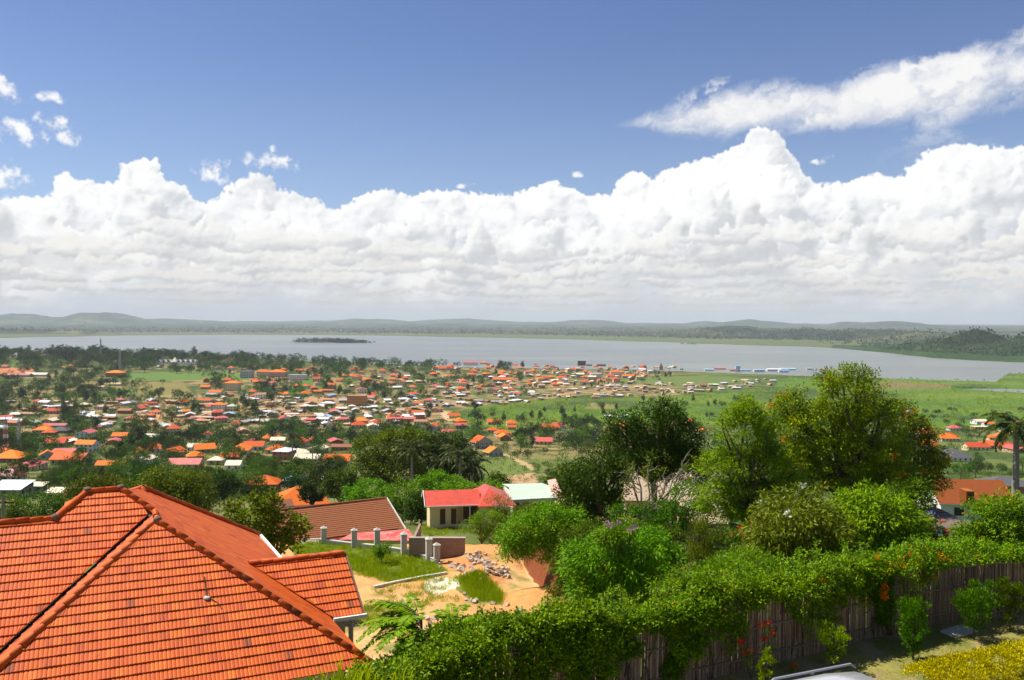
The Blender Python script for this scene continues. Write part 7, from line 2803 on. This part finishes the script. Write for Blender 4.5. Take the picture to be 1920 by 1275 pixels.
P.slab([(-70 * s, 0, za), (62 * s, 0, za), (56 * s, 6, zb), (-56 * s, 6, zb)], 0.14)
link('roof', P.mesh('shelter_roof', [ROOF['old']]), root)
for x, m, nm in ((20 * s, STEEL_RED, 'post'), (-60 * s, BARK, 'post'), (58 * s, BARK, 'post')):
    P = Poly()
    P.box(x - 0.11, x + 0.11, 0.3, 0.52, -3, za - 0.1)
    pst = link(nm, P.mesh('shelter_post', [m]), root)
    if m is STEEL_RED:
        pst['label'] = 'red painted post'
P = Poly()
P.box(-62 * s, 58 * s, 4.5, 4.7, -3, za)
link('wall', P.mesh('shelter_wall', [WALL['dark']]), root)
# ------------------------------------------------------------------ trees and bushes one can tell apart, near to far
def based(px, Y):
    x = ray(px, 800)[0] * Y
    return (x, Y, gz(x, Y))


RT = lambda s: np.random.default_rng(s)
top_part = lambda C, lb: np.nonzero(C[:, 2] > np.median(C[:, 2]))[0]
right_part = lambda C, lb: np.nonzero((C[:, 0] > np.percentile(C[:, 0], 62)) & (C[:, 2] < np.percentile(C[:, 2], 80)))[0]
# mango bushes over the fence
make_tree('mango_tree', RT(1), px_lobes([(1490, 985, 82, 62), (1440, 1020, 42, 42), (1545, 1000, 50, 50), (1490, 1030, 70, 34)], 38.5), based(1490, 38.5), 'mango', 330, 0.46, 56, 0.24, 0.06, 'rounded mango tree with pale olive drooping leaves behind the fence', droop=0.75, r0=0.2, flat=0.35, extra=[('blossom', 'white', 5, 10, 0.16, 0.16, 0.12, top_part)])
make_tree('mango_tree', RT(2), px_lobes([(1635, 965, 62, 50), (1690, 985, 42, 55), (1600, 985, 45, 60), (1650, 1010, 80, 34)], 40.5), based(1645, 40.5), 'lime', 330, 0.46, 56, 0.25, 0.065, 'mango tree with glossy yellow-green leaves right of the pale one', droop=0.75, r0=0.2, flat=0.35)
make_tree('bushy_tree', RT(3), px_lobes([(1590, 1025, 40, 45), (1562, 1000, 30, 36)], 42), based(1590, 42), 'bright', 90, 0.4, 46, 0.15, 0.06, 'dark hollowed green bush between the two mango trees', r0=0.1)
# the tall yellow-green tree and its neighbour
T1 = [(1590, 745, 66, 55), (1610, 705, 26, 20), (1560, 720, 22, 24), (1545, 800, 75, 48), (1640, 795, 60, 52), (1500, 820, 50, 60), (1580, 860, 105, 60), (1670, 870, 55, 50), (1500, 880, 60, 55), (1630, 920, 70, 36), (1480, 770, 28, 40)]
make_tree('flowering_tree', RT(4), px_lobes(T1, 60, 0.9), based(1600, 60), 'lime', 760, 0.60, 66, 0.21, 0.09, 'tallest yellow-green tree with scattered orange flowers rising above the marsh', droop=0.4, r0=0.42, n_limb=40, ts=0.65, shell=0.45, fork=np.array(at(1600, 935, 60)),
          extra=[('blossom', 'orange', 34, 16, 0.30, 0.15, 0.10, None), ('dry_tuft', 'gold', 20, 40, 0.5, 0.2, 0.09, None)])
make_tree('cassia_tree', RT(5), px_lobes([(1715, 850, 48, 40), (1745, 880, 36, 36), (1700, 900, 42, 30), (1725, 815, 30, 26), (1690, 785, 40, 30)], 64, 0.8), based(1700, 64), 'olive', 210, 0.55, 52, 0.2, 0.09, 'olive tree tipped with yellow blossom right of the tallest tree', r0=0.2, shell=0.4,
          extra=[('blossom', 'gold', 60, 36, 0.38, 0.16, 0.08, right_part), ('flower', 'orange', 14, 14, 0.26, 0.14, 0.1, None), ('flower', 'violet', 6, 18, 0.28, 0.13, 0.1, top_part)])
make_tree('feathery_tree', RT(6), px_lobes([(1400, 815, 58, 48), (1360, 880, 48, 40), (1440, 880, 55, 50), (1350, 940, 42, 40), (1420, 945, 70, 42), (1470, 940, 40, 50), (1400, 770, 34, 26)], 54, 0.85), based(1410, 54), 'lime', 600, 0.52, 72, 0.20, 0.07, 'feathery pale green tree left of the tallest one', droop=0.25, r0=0.3, n_limb=26, flat=0.9, squash=0.5, ts=0.6)
make_tree('dark_tree', RT(7), px_lobes([(1240, 800, 62, 42), (1185, 830, 55, 40), (1290, 830, 48, 44), (1225, 850, 80, 45), (1280, 875, 55, 40), (1250, 775, 34, 24), (1160, 800, 30, 28)], 76, 0.85), based(1230, 76), 'dark', 380, 0.72, 56, 0.26, 0.12, 'tall dark tree with outstretched limbs above the cream tiled roof', r0=0.34, n_limb=28, ts=0.6, fork=np.array(at(1225, 905, 76)))
make_tree('dark_tree', RT(8), px_lobes([(1120, 900, 60, 48), (1085, 945, 44, 44), (1135, 950, 50, 50), (1110, 985, 55, 36), (1140, 860, 34, 34)], 68, 0.9), based(1112, 68), 'dark', 330, 0.6, 58, 0.20, 0.11, 'dense dark round tree covering the right end of the mint roof', r0=0.3, ts=0.55)
make_tree('small_tree', RT(9), px_lobes([(1285, 945, 42, 38), (1255, 975, 40, 30), (1190, 970, 44, 28), (1310, 970, 36, 34), (1220, 1000, 50, 24)], 62), based(1265, 62), 'mid', 230, 0.5, 46, 0.17, 0.09, 'small mid-green tree under the bare white branches', r0=0.16)
# bare branching tree
rng = RT(10)
b = based(1215, 66)
root = empty('bare_tree', b, 0, 'half-bare tree with whitish twisting branches before the cream roof', 'tree')
g = Geo()
fork = np.array(at(1215, 985, 66)) - np.array(b)
tips = [np.array(at(px, py, 66 + dy)) - np.array(b) for px, py, dy in [(1195, 880, 0), (1215, 872, 1), (1232, 900, -1), (1258, 890, 0), (1292, 862, 1), (1300, 880, 0), (1180, 905, -1), (1225, 935, -2), (1310, 905, 0), (1205, 955, -1), (1240, 950, 0)]]
limbs_to(g, rng, np.array([0, 0, -0.4]), fork, tips, 0.22)
for t in tips:
    for _ in range(4):
        e = t + rng.normal(0, 0.7, 3)
        g.add(*tube(bent(fork + (t - fork) * rng.uniform(0.55, 0.9), e, 0.1, rng, 5, 0.06), np.linspace(0.05, 0.012, 5), 5))
link('trunk', g.mesh('bare_trunk', [BARK_GREY], True), root)
C = np.array(tips)[rng.integers(0, len(tips), 60)] + rng.normal(0, 0.75, (60, 3))
link('crown', Geo().add(*clump_leaves(rng, C, np.full(60, 0.4), 26, 0.16, 0.09)).mesh('bare_leaves', [LM['olive']]), root)
# bushes between plot and fence
make_tree('leafy_bush', RT(11), px_lobes([(1150, 1060, 80, 50), (1115, 1110, 48, 44), (1200, 1040, 70, 48), (1175, 1120, 80, 40), (1095, 1060, 38, 44), (1235, 1090, 50, 44)], 36), based(1135, 37), 'bright', 470, 0.38, 58, 0.20, 0.055, 'big bright green bush with long drooping leaves beside the soil cut', droop=0.7, r0=0.16, flat=0.35, cat='bush')
make_tree('flowering_shrub', RT(51), px_lobes([(1150, 1005, 26, 18), (1175, 990, 16, 16)], 35), based(1155, 36), 'bright', 40, 0.28, 40, 0.18, 0.05, 'shrub with mauve flower spikes atop the big drooping-leaved bush', droop=0.6, r0=0.06, cat='shrub', extra=[('flower_spike', 'mauve', 9, 30, 0.13, 0.06, 0.05, top_part)])
make_tree('leafy_bush', RT(12), px_lobes([(985, 1000, 46, 36), (1030, 985, 48, 40), (960, 1022, 32, 26), (1015, 1025, 52, 26), (1065, 1000, 40, 40), (1060, 1045, 36, 28)], 58), based(1062, 61), 'bright', 560, 0.5, 54, 0.16, 0.08, 'rounded green bush crowning the red soil cut', r0=0.14, cat='bush', ts=0.4)
make_tree('leafy_bush', RT(53), px_lobes([(1078, 1066, 40, 40), (1056, 1096, 26, 22), (1105, 1020, 44, 40), (1075, 1030, 30, 30)], 47), based(1085, 48), 'mid', 230, 0.42, 52, 0.18, 0.07, 'darker green bush filling in between the two big bushes by the soil cut', droop=0.5, r0=0.1, cat='bush')
make_tree('leafy_bush', RT(13), px_lobes([(893, 992, 28, 26), (915, 975, 24, 20), (925, 1000, 22, 22)], 84), based(900, 86), 'bright', 110, 0.5, 44, 0.15, 0.09, 'small green bush in front of the red tin cross wing', r0=0.1, cat='bush')
make_tree('small_tree', RT(14), px_lobes([(940, 950, 24, 24), (930, 975, 18, 24)], 92), based(938, 92), 'mid', 60, 0.45, 40, 0.16, 0.09, 'thin young tree standing before the red tin roof', r0=0.1)
make_tree('leafy_bush', RT(15), px_lobes([(1340, 1085, 75, 30), (1400, 1065, 60, 30), (1290, 1110, 55, 26), (1380, 1105, 80, 26)], 29.5), based(1350, 30.5), 'vine', 330, 0.30, 56, 0.13, 0.030, 'fine-leaved light green bush with tiny yellow flowers behind the fence', droop=0.2, r0=0.08, flat=0.3, cat='bush', extra=[('blossom', 'yellow', 26, 4, 0.08, 0.05, 0.04, top_part)])
make_tree('conifer', RT(16), px_lobes([(1315, 985, 12, 20), (1315, 1015, 20, 24), (1314, 1040, 24, 20)], 44), based(1315, 44), 'olive', 70, 0.32, 56, 0.16, 0.03, 'small olive conifer beside the cream-tiled outhouse', droop=-0.5, r0=0.08)
make_tree('bougainvillea', RT(17), px_lobes([(1405, 1005, 30, 18), (1425, 1025, 22, 20), (1385, 1015, 22, 18)], 43), based(1405, 43), 'mid', 70, 0.36, 40, 0.12, 0.07, 'red flowering bougainvillea bush left of the pale mango tree', r0=0.08, cat='bougainvillea', extra=[('blossom', 'red', 12, 16, 0.16, 0.08, 0.07, top_part)])
make_tree('hibiscus', RT(18), px_lobes([(1748, 995, 20, 22), (1735, 1020, 26, 18)], 41), based(1745, 41), 'mid', 50, 0.32, 40, 0.13, 0.08, 'bush with red flowers under the grey-brown shelter roof', r0=0.07, cat='bush', extra=[('blossom', 'red', 12, 14, 0.13, 0.10, 0.09, None), ('flower', 'violet', 5, 30, 0.18, 0.09, 0.07, top_part)])
make_tree('leafy_bush', RT(19), px_lobes([(1880, 965, 62, 34), (1832, 998, 36, 18), (1910, 1000, 50, 34), (1850, 1012, 50, 20)], 36), based(1880, 36.5), 'bright', 330, 0.38, 56, 0.13, 0.055, 'wide bright green bush with yellow flowers at the far fence end', r0=0.14, cat='bush', ts=0.5, flat=0.8, squash=0.5, extra=[('blossom', 'yellow', 20, 8, 0.07, 0.07, 0.06, top_part)])
make_tree('leafy_bush', RT(20), px_lobes([(1700, 940, 40, 34), (1725, 925, 26, 26), (1670, 950, 36, 24)], 50), based(1700, 50), 'mid', 110, 0.48, 44, 0.17, 0.08, 'dark bushy growth left of the grey-brown shelter roof', r0=0.12, cat='bush')
make_tree('leafy_bush', RT(21), px_lobes([(1250, 1020, 50, 28), (1300, 1050, 34, 20), (1215, 1005, 34, 24), (1355, 1025, 40, 28)], 46), based(1255, 47), 'mid', 130, 0.42, 46, 0.15, 0.08, 'low green bush in front of the cream tiled outhouse', r0=0.1, cat='bush')
make_tree('leafy_bush', RT(22), px_lobes([(880, 930, 40, 26), (840, 925, 34, 22), (920, 925, 34, 24)], 132), based(880, 134), 'bright', 130, 0.8, 46, 0.28, 0.16, 'bright green thicket behind the red tin roof', r0=0.2, cat='bush')
make_tree('leafy_bush', RT(23), px_lobes([(718, 1030, 18, 14), (712, 1036, 14, 8)], 70), based(716, 70.5), 'bright', 36, 0.26, 40, 0.14, 0.09, 'small round bush in the grass before the pillars', r0=0.05, cat='bush')
make_tree('leafy_bush', RT(52), px_lobes([(965, 962, 30, 15), (1005, 960, 34, 16), (1040, 960, 26, 18)], 110), based(1000, 111), 'olive', 120, 0.6, 44, 0.2, 0.1, 'dusty olive bush growing under the eave of the mint green roof', r0=0.1, cat='bush')
# left: open-crowned tree in front of the brown roof
make_tree('almond_tree', RT(24), px_lobes([(470, 960, 50, 26), (530, 985, 46, 26), (450, 1000, 40, 24), (520, 1020, 36, 24), (500, 935, 34, 16), (560, 1000, 22, 16)], 50, 0.8), based(505, 52), 'olive', 150, 0.36, 30, 0.24, 0.13, 'open-crowned tree with large olive leaves left of the brown roof', r0=0.16, n_limb=26, shell=0.35, bark=BARK)
make_tree('round_olive_tree', RT(25), px_lobes([(310, 915, 62, 36), (270, 925, 40, 34), (355, 930, 46, 40), (320, 950, 70, 40)], 112, 0.9), based(312, 113), 'olive', 330, 0.85, 50, 0.34, 0.18, 'round olive-green tree just behind the orange ridge', r0=0.3, ts=0.45)
make_tree('round_olive_tree', RT(26), px_lobes([(185, 915, 46, 24), (150, 925, 30, 20), (215, 925, 30, 24)], 128, 0.9), based(185, 129), 'olive', 170, 0.85, 44, 0.34, 0.18, 'lower rusty-olive tree left of the round olive one', r0=0.25, ts=0.45, extra=[('blossom', 'orange', 8, 10, 0.3, 0.2, 0.12, None)])
# grove with palms
make_tree('grove_tree', RT(27), px_lobes([(720, 840, 56, 30), (690, 880, 46, 34), (760, 825, 40, 22), (740, 880, 60, 36)], 178, 0.8), based(720, 180), 'olive', 330, 1.25, 46, 0.5, 0.26, 'broad pale olive tree at the left of the palm grove', r0=0.5, ts=0.5, cat='tree')
make_tree('grove_tree', RT(28), px_lobes([(820, 835, 50, 26), (860, 850, 36, 30), (800, 870, 60, 34), (860, 885, 40, 30)], 186, 0.8), based(820, 188), 'dark', 330, 1.25, 46, 0.5, 0.26, 'broad darker tree on the right of the palm grove', r0=0.5, ts=0.5)
for i, (px, top, Y, lab) in enumerate([(772, 826, 165, 'left royal palm standing in front of the olive grove'), (862, 838, 160, 'right royal palm standing before the darker grove tree'), (830, 846, 170, 'middle royal palm with a lower crown in the grove'), (884, 856, 166, 'outer royal palm right of the grove, partly behind leaves')]):
    b = based(px, Y)
    make_palm('palm_tree', RT(60 + i), b, at(px, top + 18, Y).z - b[2], lab, 20, 4.6, 1.0, 0.26)
for i, (px, top, Y, lab) in enumerate([(586, 800, 470, 'lone palm above the long cream roof'), (548, 808, 460, 'short palm left of the lone palm above the cream roof')]):
    b = based(px, Y)
    make_palm('palm_tree', RT(70 + i), b, at(px, top + 8, Y).z - b[2], lab, 16, 4.8, 1.2, 0.3)
b = based(1905, 88)
make_palm('palm_tree', RT(75), b, at(1905, 800, 88).z - b[2], 'tall royal palm at the picture edge beside the dark grey roof', 22, 4.0, 1.0, 0.34)
for i, (px, py, wx, wy, Y, key, lab) in enumerate([
        (690, 925, 42, 26, 138, 'bright', 'bright bushy tree left end of the row behind the brown roof'),
        (755, 935, 44, 30, 132, 'bright', 'second bushy tree of the row behind the brown roof'),
        (828, 910, 44, 26, 142, 'bright', 'fresh green tree behind the left end of the red tin roof'),
        (640, 905, 34, 24, 160, 'mid', 'mid-green tree right of the small white tin shed'),
        (935, 915, 26, 26, 150, 'mid', 'green tree left of the mint roof and behind the orange roof'),
        (1060, 895, 34, 30, 140, 'mid', 'tree with a full crown above the mint roof'),
        (460, 905, 40, 30, 300, 'mid', 'dark green tree just left of the orange hipped pavilion'),
        (560, 885, 36, 24, 330, 'mid', 'round tree between the orange hipped house and palms'),
        (615, 880, 30, 26, 300, 'dark', 'dark tree beside the brick-brown gabled house'),
        (70, 955, 60, 34, 118, 'mid', 'bushy tree crowding the ridge by the utility pole'),
        (20, 975, 36, 34, 104, 'mid', 'green bush at the foot of the utility pole'),
        (585, 920, 20, 18, 200, 'dark', 'small dark conical tree right of the orange pyramid'),
        (420, 905, 30, 22, 240, 'dark', 'dark tree right of the round olive tree'),
        (790, 950, 26, 30, 122, 'dark', 'dark shrub filling the gap left of the red roof')]):
    make_tree('garden_tree', RT(100 + i), px_lobes([(px, py, wx, wy), (px - wx * 0.5, py + wy * 0.4, wx * 0.6, wy * 0.7), (px + wx * 0.5, py + wy * 0.3, wx * 0.6, wy * 0.7)], Y, 0.9), based(px, Y + 1), key, 120, wy * Y / FPX * 0.32, 44, 0.10 * (Y / 50) ** 0.75 * 1.6, 0.10 * (Y / 50) ** 0.75 * 0.9, lab, r0=0.2, ts=0.45)


# feathery saplings below the hedge: long pinnate leaves
def pinnate(name, px, py, Y, spread, label, seed, n=9, flen=1.5):
    rng = RT(seed)
    base = at(px, py, Y)
    gzb = gz(base.x, Y)
    root = empty(name, (base.x, Y, gzb), 0, label, 'sapling')
    top = base.z - gzb
    st, fr = Geo(), Geo()
    st.add(*tube([(0, 0, -0.2), (0.05, 0, top * 0.5), (0, 0, top)], [0.06, 0.045, 0.03], 6))
    for i in range(n):
        a = spread[0] + (spread[1] - spread[0]) * (i + 0.5) / n + rng.normal(0, 0.15)
        e0 = rng.uniform(0.25, 0.9)
        m = 22
        t = np.linspace(0, 1, m)
        el = e0 - t * rng.uniform(0.9, 1.5)
        L = flen * rng.uniform(0.75, 1.2)
        dx, dz = np.cumsum(np.cos(el)) * L / m, np.cumsum(np.sin(el)) * L / m
        R = np.stack([dx * math.cos(a), dx * math.sin(a), top - rng.uniform(0, 0.35) + dz], -1)
        st.add(*tube(R, np.linspace(0.012, 0.003, m), 4))
        d = unit(np.gradient(R, axis=0))
        side = np.array([-math.sin(a), math.cos(a), 0])
        for s in (-1, 1):
            k = np.repeat(np.arange(3, m), 2)
            P = R[k] + d[k] * rng.uniform(0, L / m, (len(k), 1))
            D = unit(side * s + d[k] * 0.45 + np.array([0, 0, -0.25]) + rng.normal(0, 0.1, (len(k), 3)))
            N = unit(np.array([0, 0, 1.0]) + rng.normal(0, 0.2, (len(k), 3)))
            fr.add(*leaf_quads(P, D, N, 0.30 * np.interp(t[k], [0, 0.4, 1], [0.7, 1, 0.4]) * flen / 1.5, 0.075, 0.4 + 0.6 * rng.random(len(k))))
    link('stem', st.mesh(name + '_stem', [BARK], True), root)
    link('frond', fr.mesh(name + '_fronds', [LM['bright']]), root)


pinnate('feathery_sapling', 790, 1160, 21.0, (2.0, 4.6), 'sapling with long feathery fronds reaching over the sandy soil left of the hedge', 41, 20, 1.5)
pinnate('feathery_sapling', 850, 1170, 21.5, (0.6, 2.4), 'smaller feathery sapling standing upright at the hedge corner', 42, 14, 1.15)

# long grass blades sticking up at the very front
def grass_clump(px, py, Y, n, hmax, label, seed, wid=0.3):
    rng = RT(seed)
    c = at(px, py, Y)
    root = empty('tall_grass', (c.x, Y, c.z), 0, label, 'grass clump')
    g = Geo()
    for i in range(n):
        a = rng.uniform(0, 6.28)
        h = rng.uniform(0.3, 0.8) * hmax if i < n - 5 else rng.uniform(0.85, 1.1) * hmax
        b = np.array([rng.normal(0, wid), rng.normal(0, 0.15), 0.0])
        lean = rng.uniform(0.05, 0.55) * h
        t = np.linspace(0, 1, 8)
        mid = b + np.stack([np.cos(a) * lean * t ** 2, np.sin(a) * lean * t ** 2, h * (t - 0.22 * t ** 3)], -1)
        w = 0.013 * (1 - t ** 2) + 0.002
        s = np.array([-math.sin(a), math.cos(a), 0]) * 0.6 + np.array([0.7, 0, 0])
        V = np.concatenate([mid - s * w[:, None], mid + s * w[:, None]])
        F = np.stack([np.arange(7), np.arange(1, 8), 8 + np.arange(1, 8), 8 + np.arange(7)], -1)
        g.add(V, F, rng.random())
    link('blades', g.mesh('tall_blades', [LM['grass']]), root)


grass_clump(650, 1300, 15.0, 70, 1.15, 'clump of tall grass blades standing before the orange roof eave', 44)
grass_clump(700, 1290, 15.5, 60, 0.55, 'short tangled grass at the roof corner beside the hedge', 45, 0.35)
make_tree('leafy_bush', RT(47), px_lobes([(800, 1228, 52, 30), (860, 1200, 55, 30), (930, 1185, 55, 26), (760, 1262, 50, 28)], 20.4), tuple(at(840, 1330, 20.4)), 'vine', 300, 0.20, 50, 0.09, 0.055, 'low leafy tangle between the feathery saplings and the hedge', r0=0.03, cat='bush', n_limb=10)
# low growth in front of the eave
make_tree('leafy_bush', RT(46), px_lobes([(690, 1300, 60, 40), (610, 1310, 70, 28), (740, 1290, 50, 45)], 16.5), tuple(at(690, 1400, 16.5)), 'vine', 170, 0.16, 46, 0.08, 0.05, 'low leafy growth at the very front below the orange roof corner', r0=0.03, cat='bush', n_limb=10)
resolve_labels()
